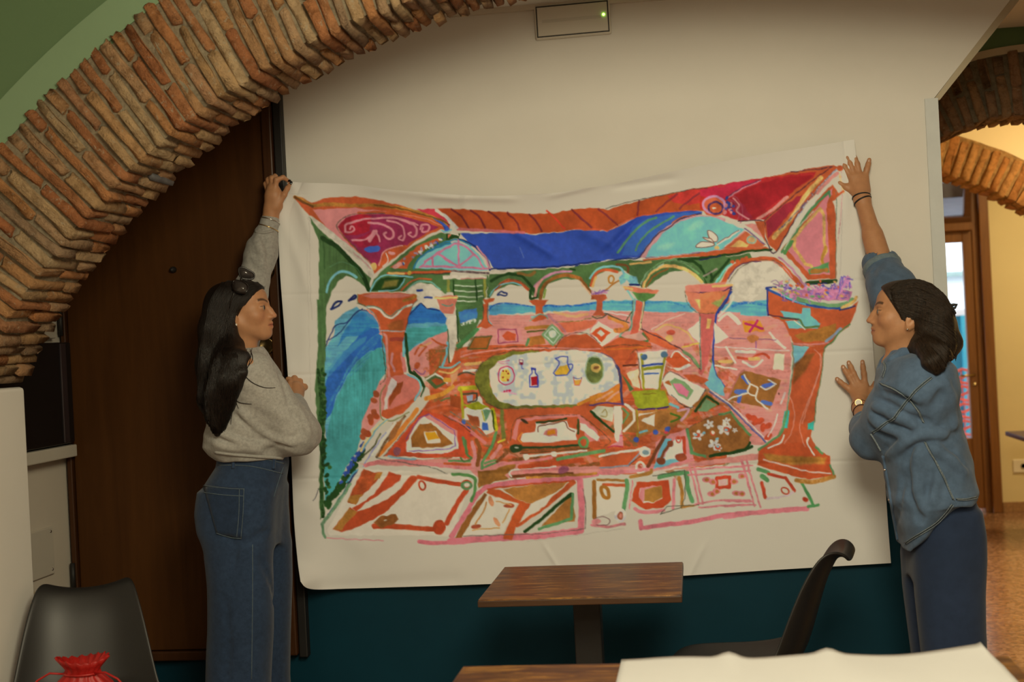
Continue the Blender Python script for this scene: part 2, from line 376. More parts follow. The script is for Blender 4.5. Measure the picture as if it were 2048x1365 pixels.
box('slab', (-2.5, -1.3, 0.0), (2.5, 1.3, 0.12), surf('grey_concrete', (0.20, 0.19, 0.21), 0.9), cn); box('fascia', (-2.5, 1.3, -0.05), (2.5, 1.35, 0.14), M_BLDG, cn)
# a sliver of a table in the next room
nt2 = empty('small_purple_table', (3.05, 9.4, 0)); tag(nt2, 'dark purple table edge near the wall socket', 'table')
M_PURP = surf('dark_purple_laminate', (0.055, 0.03, 0.065), 0.35, 0.15, 8)
q = on_y(2034, 871, 9.4)
box('table_top', (q.x - 3.05, -0.35, q.z - 0.03), (q.x - 3.05 + 0.7, 0.35, q.z), M_PURP, nt2, 0.005)
for sx in (q.x - 3.05 + 0.35,): box('table_leg', (sx - 0.03, -0.03, 0.02), (sx + 0.03, 0.03, q.z - 0.03), M_BLACKM, nt2); box('table_base', (sx - 0.2, -0.2, 0), (sx + 0.2, 0.2, 0.02), M_BLACKM, nt2)

# ================================================================ BRICK ARCHES
def brick_mat(name, cols, mortar=(0.42, 0.36, 0.26), warm=1.0):
    m, nt, b = new_mat(name)
    oi = N(nt, 'ShaderNodeObjectInfo')
    base = ramp(nt, oi.outputs['Random'], [(i / (len(cols) - 1), c) for i, c in enumerate(cols)])
    tc = N(nt, 'ShaderNodeTexCoord').outputs['Object']
    add = N(nt, 'ShaderNodeVectorMath', operation='ADD'); sc = N(nt, 'ShaderNodeVectorMath', operation='SCALE'); sc.inputs['Scale'].default_value = 37.0
    cmb = N(nt, 'ShaderNodeCombineXYZ')
    for k in range(3): nt.links.new(oi.outputs['Random'], cmb.inputs[k])
    nt.links.new(cmb.outputs[0], sc.inputs[0]); nt.links.new(tc, add.inputs[0]); nt.links.new(sc.outputs[0], add.inputs[1]); vec = add.outputs[0]
    f1 = noise(nt, 30, 6, 0.65, vec=vec)
    c = mix(nt, 1.0, base, ramp(nt, f1, [(0.28, (0.50, 0.46, 0.40)), (0.52, (1, 1, 1)), (0.78, (1.28, 1.22, 1.10))]), 'MULTIPLY')
    f2 = noise(nt, 55, 5, 0.7, vec=vec)
    c = mix(nt, ramp(nt, f2, [(0.58, (0, 0, 0)), (0.68, (0.75, 0.75, 0.75))]), c, tuple(mortar) + (1,))
    f3 = noise(nt, 130, 4, 0.7, vec=vec)
    c = mix(nt, ramp(nt, f3, [(0.66, (0, 0, 0)), (0.72, (0.6, 0.6, 0.6))]), c, (0.08, 0.05, 0.03, 1))
    nt.links.new(c, b.inputs['Base Color']); b.inputs['Roughness'].default_value = 0.95; b.inputs['Specular IOR Level'].default_value = 0.15
    h = mix(nt, 0.5, f1, f3); bump(nt, b, h, 1.0, 0.018)
    return m
M_BRICK = brick_mat('eroded_orange_brick', [(0.40, 0.165, 0.070), (0.45, 0.225, 0.095), (0.43, 0.27, 0.135), (0.45, 0.325, 0.19), (0.41, 0.195, 0.09), (0.36, 0.14, 0.06), (0.42, 0.275, 0.16), (0.30, 0.205, 0.13), (0.46, 0.24, 0.10)])
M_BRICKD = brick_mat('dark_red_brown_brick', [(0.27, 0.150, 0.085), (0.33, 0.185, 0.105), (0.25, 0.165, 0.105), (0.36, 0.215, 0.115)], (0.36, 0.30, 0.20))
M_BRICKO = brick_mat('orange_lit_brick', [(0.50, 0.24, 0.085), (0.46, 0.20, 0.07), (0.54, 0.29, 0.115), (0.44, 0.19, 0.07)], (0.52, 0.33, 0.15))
def mortar_mat(name, c):
    m, nt, b = new_mat(name)
    f = noise(nt, 40, 7, 0.7); nt.links.new(ramp(nt, f, [(0.25, tuple(v * 0.45 for v in c)), (0.5, c), (0.8, tuple(min(1, v * 1.45) for v in c))]), b.inputs['Base Color'])
    b.inputs['Roughness'].default_value = 0.98; b.inputs['Specular IOR Level'].default_value = 0.1
    bump(nt, b, noise(nt, 110, 6, 0.75), 1.0, 0.012); return m
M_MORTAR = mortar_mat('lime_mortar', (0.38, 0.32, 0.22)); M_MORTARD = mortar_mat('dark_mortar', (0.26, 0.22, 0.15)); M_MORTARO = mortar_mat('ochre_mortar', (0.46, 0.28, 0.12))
M_SLATE = surf('grey_slate', (0.10, 0.10, 0.105), 0.6, 0.3, 30, 0.3, 90)

def brick_mesh(name, dims, rnd, nv=3, nw=2, rough=1.0, bev=0.0055):
    """a worn brick: bevelled box, its long sides divided, surface uneven"""
    bm = bmesh.new(); a, b_, c = dims
    bmesh.ops.create_cube(bm, size=1.0, matrix=Matrix.Diagonal((a, b_, c, 1)))
    bmesh.ops.bevel(bm, geom=bm.edges[:], offset=bev, segments=1, affect='EDGES')
    def cut(axis, n, L):
        for k in range(1, n):
            co = Vector((0, 0, 0)); co[axis] = (-0.5 + k / n) * L; no = Vector((0, 0, 0)); no[axis] = 1
            bmesh.ops.bisect_plane(bm, geom=bm.verts[:] + bm.edges[:] + bm.faces[:], plane_co=co, plane_no=no)
    cut(1, nv, b_); cut(2, nw, c)
    bend = (rnd.random() - 0.5) * 0.008; ph = rnd.random() * 6
    for v in bm.verts:
        u = v.co[2] / c + v.co[1] / b_
        v.co[0] += bend * math.cos(u * 3 + ph) * 0.5
        v.co += Vector(((rnd.random() - 0.5) * 0.0065, (rnd.random() - 0.5) * 0.014, (rnd.random() - 0.5) * 0.014)) * rough
    me = bpy.data.meshes.new(name); bm.normal_update(); bm.to_mesh(me); bm.free()
    me.polygons.foreach_set('use_smooth', [True] * len(me.polygons)); return me

def arch_core(name, curve, thick, y0, y1, mat, inset=0.0075, jit=0.008, nr=5, nd=5):
    """mortar body: curve = list of (x, z, nx, nz)"""
    bm = bmesh.new(); rnd = random.Random(3); grid = []
    sect = [(inset + (thick - inset) * k / nr, y0 + inset) for k in range(nr, -1, -1)] + [(inset, y0 + inset + (y1 - y0 - 2 * inset) * k / nd) for k in range(1, nd + 1)] + [(thick, y1 - inset)]
    for (x, z, nx, nz) in curve:
        row = []
        for (r, y) in sect:
            j = (rnd.random() - 0.5) * jit
            row.append(bm.verts.new((x + nx * (r + j), y + (rnd.random() - 0.5) * jit, z + nz * (r + j))))
        grid.append(row)
    n = len(sect)
    for a, b in zip(grid, grid[1:]):
        for k in range(n): bm.faces.new((a[k], b[k], b[(k + 1) % n], a[(k + 1) % n]))
    bm.faces.new(grid[0]); bm.faces.new(grid[-1][::-1])
    bmesh.ops.recalc_face_normals(bm, faces=bm.faces)
    o = bm_to(name, bm, mat); tag(o, kind='structure'); return o

def sample_curve(fn, n=2000):
    """fn(t) -> (x,z); returns arc length table"""
    P = np.array([fn(t) for t in np.linspace(0, 1, n)]); d = np.hypot(*np.diff(P, axis=0).T); s = np.concatenate([[0], np.cumsum(d)])
    def at(q, cx_sign=1):
        x = np.interp(q, s, P[:, 0]); z = np.interp(q, s, P[:, 1]); e = 0.01
        tx = np.interp(q + e, s, P[:, 0]) - np.interp(q - e, s, P[:, 0]); tz = np.interp(q + e, s, P[:, 1]) - np.interp(q - e, s, P[:, 1]); L = math.hypot(tx, tz)
        return x, z, -tz / L, tx / L       # outward normal when moving left to right over the arch
    return at, s[-1]

ACX, ACZ, AR = -0.174, 0.323, 2.154
def main_curve(t):
    T0 = math.pi - math.asin((1.405 - ACZ) / AR)
    if t < 0.5:
        a = T0 + (math.pi / 2 - T0) * (t / 0.5); return (ACX + AR * math.cos(a), ACZ + AR * math.sin(a))
    a = math.pi / 2 * (1 - (t - 0.5) / 0.5); return (ACX + 2.574 * math.cos(a), 1.40 + (ACZ + AR - 1.40) * math.sin(a))
cur, LEN = sample_curve(main_curve)
TH = 0.34
pts = [cur(min(max(q, 0.011), LEN - 0.011)) for q in np.arange(0, LEN + 0.03, 0.03)]
core = arch_core('wall_arch', pts, TH, YF, YB, M_MORTAR)
core['label'] = 'rough brick arch over the room'
# spandrel of green plaster above it, with the lighter band along the bricks
def spandrel(name, curve, r0, r1, y0, y1, mat, ztop=None, x0=None, x1=None):
    bm = bmesh.new(); A = []; B = []
    for (x, z, nx, nz) in curve:
        lo = (x + nx * r0, z + nz * r0)
        hi = (x + nx * r1, z + nz * r1) if ztop is None else (lo[0], ztop)
        A.append((lo, hi))
    for (l0, h0), (l1, h1) in zip(A, A[1:]):
        if abs(l0[0] - l1[0]) < 1e-5 and ztop is not None: continue
        for (y, fl) in ((y0, 0), (y1, 1)):
            vs_ = [bm.verts.new((p[0], y, p[1])) for p in (l0, l1, h1, h0)]
            bm.faces.new(vs_ if fl == 0 else vs_[::-1])
        bm.faces.new([bm.verts.new((p[0], y, p[1])) for p, y in ((l0, y0), (l0, y1), (l1, y1), (l1, y0))])
    bmesh.ops.remove_doubles(bm, verts=bm.verts, dist=1e-5)
    o = bm_to(name, bm, mat); tag(o, kind='structure'); return o
spandrel('wall_spandrel', pts, TH - 0.03, 0, YF + 0.010, YB - 0.01, M_GREEN, ztop=3.3)
_, zz0, nx0, nz0 = pts[0]
tag(box('wall_spandrel_left', (-3.2, YF + 0.010, 1.40), (pts[0][0] + pts[0][2] * (TH - .03) + 0.002, YB - 0.01, 3.3), M_GREEN), kind='structure')
tag(box('wall_spandrel_right', (2.4, YF + 0.010, 1.40), (3.2, YB - 0.01, 3.3), M_GREEN), kind='structure')
spandrel('trim_2', pts, TH - 0.02, TH + 0.075, YF + 0.004, YF + 0.03, M_GREENL)

VAR = {}
def brick_var(kind, dims, n=5, **kw):
    if kind not in VAR: VAR[kind] = [brick_mesh('brick', tuple(d * (1 + 0.05 * (RNG.random() - 0.5)) for d in dims), RNG, **kw) for _ in range(n)]
    return RNG.choice(VAR[kind])
def lay_bricks(cur, q0, q1, pitch, y0, thick, depth, mat, parent, rows, jit=1.0, special=None):
    """rows: function(course index) -> list of (r0, r1, d0, d1) pieces"""
    q = q0; i = 0; out = []
    while q < q1:
        p = pitch * (1 + 0.16 * (RNG.random() - 0.5) * jit); qc = q + p / 2
        x, z, nx, nz = cur(qc)
        rot = Matrix(((nz, 0, nx), (0, 1, 0), (-nx, 0, nz))).to_3x3()   # columns: tangent, y, radial
        tilt = (RNG.random() - 0.5) * 0.05 * jit
        for (r0, r1, d0, d1) in rows(i):
            r0 -= (RNG.random() * 0.012 * jit if r0 < 0.01 else 0); d0 -= (RNG.random() * 0.010 * jit if d0 < 0.01 else 0)
            kind = (mat.name, 'hd' if (r1 - r0) < 0.15 else 'lg', 'sh' if (d1 - d0) < 0.15 else 'dp')
            dims = (pitch * 0.77, 0.12 if kind[2] == 'sh' else 0.24, 0.12 if kind[1] == 'hd' else 0.22)
            me = brick_var(kind, dims, 6, nv=1 if kind[2] == 'sh' else 2, nw=1 if kind[1] == 'hd' else 3)
            o = bpy.data.objects.new('brick', me); COL.objects.link(o); o.parent = parent
            if not me.materials: me.materials.append(mat)
            rc = (r0 + r1) / 2; dc = (d0 + d1) / 2
            o.location = (x + nx * rc, y0 + dc, z + nz * rc)
            M = rot @ Matrix.Rotation(tilt + (RNG.random() - 0.5) * 0.05 * jit, 3, 'Y')
            o.rotation_euler = M.to_euler(); wj = 0.88 + 0.24 * RNG.random()
            o.scale = (wj, (d1 - d0) / dims[1], (r1 - r0) / dims[2])
            out.append(o)
        q += p; i += 1
    return out
def main_rows(i):
    j = lambda a: (RNG.random() - 0.5) * a
    if i % 2 == 0:
        k = 0.245 + j(0.04); d = 0.125 + j(0.03); return [(0, k, 0, d), (0, 0.12, d + 0.008, 0.295 + j(0.02)), (k + 0.008, TH - 0.012 + j(0.014), 0, 0.12)]
    k = 0.125 + j(0.05); d = 0.20 + j(0.06); return [(0, k, 0, d), (0, 0.12, d + 0.008, 0.295 + j(0.02)), (k + 0.008, TH - 0.012 + j(0.014), 0, 0.12)]
bricks = lay_bricks(cur, 0.01, 2.02, 0.0365, YF, TH, 0.29, M_BRICK, core, main_rows)
# the rest of the arch (out over the camera's side) as one roughened course mass
bm = bmesh.new(); q = 2.03; i = 0
while q < LEN - 0.02:
    x, z, nx, nz = cur(q)
    for (r0, r1, d0, d1) in main_rows(i):
        M = Matrix(((nz, 0, nx, x + nx * (r0 + r1) / 2), (0, 1, 0, YF + (d0 + d1) / 2), (-nx, 0, nz, z + nz * (r0 + r1) / 2), (0, 0, 0, 1)))
        bmesh.ops.create_cube(bm, size=1.0, matrix=M @ Matrix.Diagonal((0.029, d1 - d0, r1 - r0, 1)))
    q += 0.0365; i += 1
rest = bm_to('further_bricks', bm, M_BRICK, core); rest['kind'] = 'stuff'
# the slate wedge in the joints
qs = min(np.arange(0.3, 1.8, 0.005), key=lambda s: (cur(s)[0] - on_y(318, 352, 3.9).x) ** 2 + (cur(s)[1] - on_y(318, 352, 3.9).z) ** 2)
x, z, nx, nz = cur(qs)
sl = link('slate_wedge', brick_mesh('slate_wedge', (0.02, 0.17, 0.06), RNG, 3, 2, 0.4), M_SLATE, core); sl.location = (x + nx * 0.02, YF + 0.225, z + nz * 0.02)
sl.rotation_euler = Matrix(((nz, 0, nx), (0, 1, 0), (-nx, 0, nz))).to_euler()

# --- dark arch just beyond the opening
Y2 = 5.75
c2x, c2z, c2r = 1.40, 1.435, 0.85
def dark_curve(t):
    a = math.radians(165) + (math.radians(15) - math.radians(165)) * t; return (c2x + c2r * math.cos(a), c2z + c2r * math.sin(a))
cur2, L2 = sample_curve(dark_curve)
pts2 = [cur2(q) for q in np.arange(0.011, L2, 0.04)]
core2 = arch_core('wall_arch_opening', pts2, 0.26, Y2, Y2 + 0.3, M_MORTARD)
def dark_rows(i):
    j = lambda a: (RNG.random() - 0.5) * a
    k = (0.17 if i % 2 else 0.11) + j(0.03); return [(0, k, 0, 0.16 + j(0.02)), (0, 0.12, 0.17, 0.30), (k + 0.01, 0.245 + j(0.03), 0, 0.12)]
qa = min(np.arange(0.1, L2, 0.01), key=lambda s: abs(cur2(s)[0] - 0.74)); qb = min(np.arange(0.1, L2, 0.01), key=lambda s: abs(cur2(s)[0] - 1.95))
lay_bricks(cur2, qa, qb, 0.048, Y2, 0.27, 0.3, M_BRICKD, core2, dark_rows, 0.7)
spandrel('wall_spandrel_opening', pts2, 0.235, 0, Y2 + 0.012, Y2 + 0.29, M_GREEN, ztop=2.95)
tag(box('wall_arch_opening_pier_left', (-0.6, Y2 + .01, 0), (pts2[0][0] + 0.03, Y2 + 0.29, 3.0), M_CREAM), kind='structure')
tag(box('wall_arch_opening_pier_right', (pts2[-1][0] - 0.03, Y2 + .01, 0), (4.5, Y2 + 0.29, 3.0), M_CREAM), kind='structure')
spandrel('trim_3', pts2, 0.245, 0.275, Y2 + 0.004, Y2 + 0.03, M_BEIGE)

# --- orange arch deeper in the next room
Y3 = 8.0
def fit_circle(P):
    P = np.array(P); A = np.c_[2 * P[:, 0], 2 * P[:, 1], np.ones(len(P))]; s = np.linalg.lstsq(A, (P ** 2).sum(1), rcond=None)[0]
    return s[0], s[1], math.sqrt(s[2] + s[0] ** 2 + s[1] ** 2)
c3x, c3z, c3r = 0.78, 0.42, 1.983
def orange_curve(t):
    a = math.radians(111) + (math.radians(26) - math.radians(111)) * t; return (c3x + c3r * math.cos(a), c3z + c3r * math.sin(a))
cur3, L3 = sample_curve(orange_curve)
pts3 = [cur3(q) for q in np.arange(0.011, L3, 0.04)]
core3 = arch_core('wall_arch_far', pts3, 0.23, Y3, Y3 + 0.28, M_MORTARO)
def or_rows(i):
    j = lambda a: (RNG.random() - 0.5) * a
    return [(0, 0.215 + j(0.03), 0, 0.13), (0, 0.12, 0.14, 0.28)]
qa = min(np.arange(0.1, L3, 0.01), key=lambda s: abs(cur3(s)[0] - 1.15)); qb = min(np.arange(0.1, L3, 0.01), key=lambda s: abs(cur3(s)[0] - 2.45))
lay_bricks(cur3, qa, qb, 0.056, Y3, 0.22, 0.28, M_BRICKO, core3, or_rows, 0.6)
tag(box('wall_arch_far_pier', (pts3[-1][0] - 0.02, Y3 + 0.01, 0), (4.4, Y3 + 0.27, pts3[-1][1] + 0.1), M_YELLOW), kind='structure'); tag(box('wall_spandrel_far_right', (pts3[-1][0] + 0.19, Y3 + 0.012, pts3[-1][1] + 0.1), (4.4, Y3 + 0.27, 2.95), M_WARMC), kind='structure')
spandrel('wall_spandrel_far', pts3, 0.20, 0, Y3 + 0.012, Y3 + 0.27, M_WARMC, ztop=2.95)

# ================================================================ FURNITURE
M_TOP = wood('rustic_brown_table_laminate', (0.070, 0.024, 0.008), (0.34, 0.145, 0.030), 0.30, 0, 0.8, 0.4)
def rustic(name):
    m, nt, b = new_mat(name); tc = N(nt, 'ShaderNodeTexCoord').outputs['Object']
    f1 = noise(nt, 2.2, 8, 0.72, vec=tc, stretch=(1.6, 11.0, 4.0), dist=1.6); f2 = noise(nt, 7.0, 6, 0.7, vec=tc, stretch=(1.2, 16.0, 4.0), dist=0.6); f3 = noise(nt, 3.0, 4, 0.6, vec=tc)
    c = ramp(nt, f1, [(0.36, (0.030, 0.011, 0.005)), (0.46, (0.115, 0.042, 0.013)), (0.53, (0.200, 0.080, 0.018)), (0.62, (0.50, 0.240, 0.045))])
    c = mix(nt, ramp(nt, f2, [(0.42, (0, 0, 0)), (0.62, (0.7, 0.7, 0.7))]), c, (0.050, 0.018, 0.008, 1)); c = mix(nt, 1.0, c, ramp(nt, f3, [(0.3, (0.7, 0.66, 0.62)), (0.7, (1.15, 1.12, 1.05))]), 'MULTIPLY')
    nt.links.new(c, b.inputs['Base Color']); b.inputs['Roughness'].default_value = 0.36; b.inputs['Specular IOR Level'].default_value = 0.25; bump(nt, b, f2, 0.08, 0.002); return m
M_TOP = rustic('rustic_streaked_laminate')
M_TOPE = wood('dark_table_edge', (0.050, 0.022, 0.010), (0.10, 0.045, 0.018), 0.45, 0, 1.0)
M_IRON = surf('black_powder_coat', (0.011, 0.010, 0.010), 0.5, 0.15, 20)
# square bistro table in front of the sheet
T = empty('bistro_table', (-0.35, 4.075, 0)); tag(T, 'square wooden bistro table on a black column below the painting', 'table')
tp = box('table_top', (-0.283, -0.273, 0.728), (0.283, 0.273, 0.750), M_TOP, T, 0.0025)
box('edge_band', (-0.2845, -0.2745, 0.7285), (0.2845, 0.2745, 0.7465), M_TOPE, T, 0.002)
box('column', (-0.040, -0.040, 0.02), (0.040, 0.040, 0.715), M_IRON, T, 0.004)
box('top_plate', (-0.12, -0.12, 0.715), (0.12, 0.12, 0.7285), M_IRON, T, 0.003)
box('base_plate', (-0.21, -0.21, 0.0), (0.21, 0.21, 0.02), M_IRON, T, 0.006)
# long table at the front with the spare sheet lying on it
T2 = empty('dining_table', (0.03, 2.68, 0)); tag(T2, 'long brown wooden table partly covered by a blank white sheet', 'table')
box('table_top', (-0.575, -0.35, 0.726), (0.60, 0.345, 0.750), M_TOP, T2, 0.003)
box('edge_band', (-0.5765, -0.3515, 0.7265), (0.6015, 0.3465, 0.7465), M_TOPE, T2, 0.002)
for sx in (-0.30, 0.32):
    box('column', (sx - 0.04, -0.04, 0.02), (sx + 0.04, 0.04, 0.726), M_IRON, T2, 0.004)
    box('base_plate', (sx - 0.2, -0.22, 0.0), (sx + 0.2, 0.22, 0.02), M_IRON, T2, 0.006)
M_PAPER = surf('white_canvas', (0.79, 0.79, 0.79), 0.75, 0.02, 3, 0.10, 300, spec=0.2)
bm = bmesh.new(); nx_, ny_ = 60, 24; g = []
for i in range(nx_ + 1):
    row = []
    for j in range(ny_ + 1):
        u, w = i / nx_, j / ny_
        x = -0.192 + 0.785 * u; y = 2.34 + 0.70 * w
        e = max(0, (w - 0.72) / 0.28)
        z = 0.7535 + 0.004 * math.sin(u * 9 + w * 3) ** 2 + e ** 2 * (0.013 * math.exp(-((u - 0.30) / 0.03) ** 2) + 0.012 * math.exp(-((u - 0.57) / 0.03) ** 2) + 0.020 * max(0, (u - 0.75) / 0.25) ** 2)
        if u > 0.97: x -= 0.04 * max(0, w - 0.8) * (u - 0.97) / 0.03 * 2
        row.append(bm.verts.new((x, y + 0.006 * math.sin(u * 14) * w, z)))
    g.append(row)
for i in range(nx_):
    for j in range(ny_): bm.faces.new((g[i][j], g[i + 1][j], g[i + 1][j + 1], g[i][j + 1]))
ps = bm_to('blank_sheet', bm, M_PAPER, smooth=True); sm = ps.modifiers.new('thick', 'SOLIDIFY'); sm.thickness = 0.0012; sm.offset = 1
tag(ps, 'blank white canvas sheet lying on the long table', 'sheet')

# --- black shell chairs
M_SHELL = surf('black_shell_plastic', (0.014, 0.0135, 0.0135), 0.42, 0.1, 4, 0.03, 200)
def shell_mesh():
    prof = [(0.245, 0.405), (0.238, 0.432), (0.20, 0.447), (0.10, 0.440), (0.0, 0.432), (-0.09, 0.434), (-0.155, 0.446), (-0.190, 0.475), (-0.212, 0.520), (-0.232, 0.580), (-0.254, 0.650), (-0.276, 0.715), (-0.297, 0.765), (-0.312, 0.790), (-0.330, 0.801), (-0.349, 0.796), (-0.358, 0.782)]
    half = [0.160, 0.180, 0.195, 0.207, 0.216, 0.220, 0.220, 0.214, 0.204, 0.192, 0.178, 0.164, 0.150, 0.140, 0.126, 0.106, 0.084]
    rim = [0.0, 0.0, 0.012, 0.025, 0.036, 0.046, 0.055, 0.060, 0.060, 0.056, 0.050, 0.042, 0.034, 0.026, 0.016, 0.006, 0.0]
    dr = [(-.02, -1), (-.3, .95), (0, 1), (0, 1), (0, 1), (0.05, 1), (0.3, 0.95), (0.75, .65), (0.93, .3), (.95, .28), (.95, .28), (.95, .28), (.9, .35), (.75, .6), (.3, .95), (-.3, .95), (-.7, .7)]
    bm = bmesh.new(); rows = []; nu = 20
    for (p, h, r, d) in zip(prof, half, rim, dr):
        row = []
        for k in range(nu + 1):
            u = -1 + 2 * k / nu; lift = r * abs(u) ** 2.6
            dip = -0.010 * math.cos(u * math.pi / 2) if p[1] > 0.76 else 0
            row.append(bm.verts.new((p[0] + d[0] * lift, u * h, p[1] + d[1] * lift + dip)))
        rows.append(row)
    for a, b in zip(rows, rows[1:]):
        for k in range(nu): bm.faces.new((a[k], a[k + 1], b[k + 1], b[k]))
    me = bpy.data.meshes.new('shell'); bm.normal_update(); bm.to_mesh(me); bm.free()
    me.polygons.foreach_set('use_smooth', [True] * len(me.polygons)); me.materials.append(M_SHELL); return me
SHELL = shell_mesh()
def chair(loc, rz, label):
    c = empty('shell_chair', loc, rz); tag(c, label, 'chair', 'black shell chairs')
    s = bpy.data.objects.new('shell', SHELL); COL.objects.link(s); s.parent = c
    so_ = s.modifiers.new('thick', 'SOLIDIFY'); so_.thickness = 0.010; so_.offset = 0
    ss = s.modifiers.new('sub', 'SUBSURF'); ss.levels = 1; ss.render_levels = 2
    for sx in (-1, 1):
        for sy in (-1, 1):
            tube('leg', [(0.13 * sx, 0.13 * sy, 0.425), (0.20 * sx + 0.0, 0.205 * sy, 0.006)], [0.016, 0.010], M_IRON, c)
    tube('leg_brace', [(0.15, 0.15, 0.30), (-0.15, -0.15, 0.30)], 0.006, M_IRON, c); tube('leg_brace', [(0.15, -0.15, 0.30), (-0.15, 0.15, 0.30)], 0.006, M_IRON, c)
    return c
chair((0.085, 4.25, 0), math.pi - 0.22, 'black shell chair with curled backrest beside the bistro table')
chair((-1.735, 3.62, 0), -math.pi / 2 + 0.34, 'black shell chair holding the red drawstring bag')
# --- red drawstring bag on that chair
M_RED = surf('red_satin', (0.42, 0.012, 0.010), 0.42, 0.25, 14, 0.25, 90)
bm = bmesh.new(); rings = []; seg = 64
HB_ = (on_y(163, 1318, 3.60).z - 0.4365) / 0.176
prof = [(0.0, 0.0), (0.07, 0.0), (0.100, 0.015), (0.112, 0.05), (0.106, 0.085), (0.080, 0.118), (0.052, 0.138), (0.047, 0.150), (0.060, 0.163), (0.074, 0.176), (0.070, 0.178), (0.040, 0.150)]
for (r, h) in prof:
    ring = []
    for k in range(seg):
        a = 2 * math.pi * k / seg; pl = max(0, (h - 0.05) / 0.12)
        rr = r * (1 + 0.06 * pl * math.sin(a * 17) + 0.04 * math.sin(a * 3 + 1)); ring.append(bm.verts.new((rr * math.cos(a), rr * 0.72 * math.sin(a), h * HB_ + 0.003 * pl * math.sin(a * 17 + 1) + (0.006 * math.sin(a * 2 + 0.4) * pl))))
    rings.append(ring)
for a, b in zip(rings, rings[1:]):
    for k in range(seg): bm.faces.new((a[k], a[(k + 1) % seg], b[(k + 1) % seg], b[k]))
bmesh.ops.remove_doubles(bm, verts=bm.verts, dist=1e-5)
bgp = on_y(163, 1318, 3.60)
BG = empty('drawstring_bag', (bgp.x, 3.60, 0.4365)); tag(BG, 'red gathered satin drawstring bag on the black chair', 'bag')
bm_to('pouch', bm, M_RED, BG, smooth=True)
ring = [(0.050 * math.cos(a), -0.002 + 0.038 * math.sin(a), 0.145 * HB_) for a in np.linspace(0, 2 * math.pi, 24, endpoint=False)]
tube('cord', ring, 0.0035, M_RED, BG, 6, True)
for sg in (-1, 1): tube('cord', [(0.045 * sg, -0.02, 0.146 * HB_), (0.08 * sg, -0.03, 0.150 * HB_), (0.115 * sg, -0.03, 0.135 * HB_), (0.145 * sg, -0.035, 0.110 * HB_), (0.165 * sg, -0.04, 0.09 * HB_)], 0.003, M_RED, BG, 6)
# --- black shoulder bag half out of frame
SB = empty('shoulder_bag', (-1.405, 3.60, 0)); tag(SB, 'slouched black shoulder bag with grey buckle on the floor beside the chair', 'bag')
bm = bmesh.new(); box_bm(bm, (-0.115, -0.07, 0.0), (0.115, 0.07, 0.55), 0.05, 3)
for v in bm.verts:
    t_ = v.co.z / 0.5; v.co.x *= 1 - 0.35 * t_ ** 2; v.co.y *= 1 - 0.5 * t_ ** 2; v.co.x += 0.02 * math.sin(v.co.z * 20) ; v.co.z += 0.02 * math.sin(v.co.x * 25)
bm_to('bag_body', bm, M_BLACKM, SB, smooth=True)
box('buckle', (-0.06, -0.05, 0.520), (-0.02, -0.025, 0.536), surf('grey_buckle', (0.10, 0.10, 0.10), 0.4), SB, 0.002)
tube('strap', [(-0.06, 0.0, 0.46), (-0.05, 0.01, 0.52), (0.0, 0.02, 0.535), (0.05, 0.01, 0.52), (0.06, 0.0, 0.46)], 0.010, M_BLACKM, SB)

# ================================================================ THE PAINTED SHEET
# The sheet is one woven canvas; its flat painting is laid down stroke by stroke as colours on the weave.
PX0, PY0, PX1, PY1, PS = 540.0, 268.0, 1800.0, 1192.0, 1.42
PW = int((PX1 - PX0) / PS) + 1; PH = int((PY1 - PY0) / PS) + 1
GX, GY = np.meshgrid(PX0 + PS * np.arange(PW), PY0 + PS * np.arange(PH))
GX = GX.astype(np.float32); GY = GY.astype(np.float32)
def vnoise(sx, sy, seed):
    r = np.random.RandomState(seed); nx_, ny_ = int((PX1 - PX0) / sx) + 3, int((PY1 - PY0) / sy) + 3
    g = r.rand(ny_, nx_).astype(np.float32); x = (GX - PX0) / sx; y = (GY - PY0) / sy
    xi = x.astype(int); yi = y.astype(int); fx = x - xi; fy = y - yi; fx = fx * fx * (3 - 2 * fx); fy = fy * fy * (3 - 2 * fy)
    return (g[yi, xi] * (1 - fx) + g[yi, xi + 1] * fx) * (1 - fy) + (g[yi + 1, xi] * (1 - fx) + g[yi + 1, xi + 1] * fx) * fy
n_big = vnoise(46, 46, 1) - 0.5; n_mid = vnoise(13, 13, 2) - 0.5; n_fin = vnoise(3.2, 3.2, 3) - 0.5
n_dia = vnoise(7, 7, 9) - 0.5; n_dia = np.roll(n_dia, 3, 0) * 0.5 + 0.5 * (np.roll(n_dia, 6, 0) + np.roll(n_dia, 5, 1)) * 0.5
n_str = vnoise(30, 2.6, 4) - 0.5; n_stv = vnoise(2.6, 30, 5) - 0.5
WOBX = (vnoise(9, 9, 6) - 0.5) * 3.0; WOBY = (vnoise(9, 9, 7) - 0.5) * 3.0
IMG = np.zeros((PH, PW, 3), np.float32); IMG[:] = (197, 185, 162)
def spl(pts, n=6, closed=False):
    P = np.array(pts, float); m = len(P); out = []
    if m < 3: return P
    for i in range(m if closed else m - 1):
        if closed: a, b, c, d = P[i - 1], P[i], P[(i + 1) % m], P[(i + 2) % m]
        else: a, b, c, d = P[max(i - 1, 0)], P[i], P[i + 1], P[min(i + 2, m - 1)]
        for t in np.arange(n) / n:
            out.append(0.5 * ((2 * b) + (c - a) * t + (2 * a - 5 * b + 4 * c - d) * t * t + (3 * b - a - 3 * c + d) * t ** 3))
    if not closed: out.append(P[-1])
    return np.array(out)
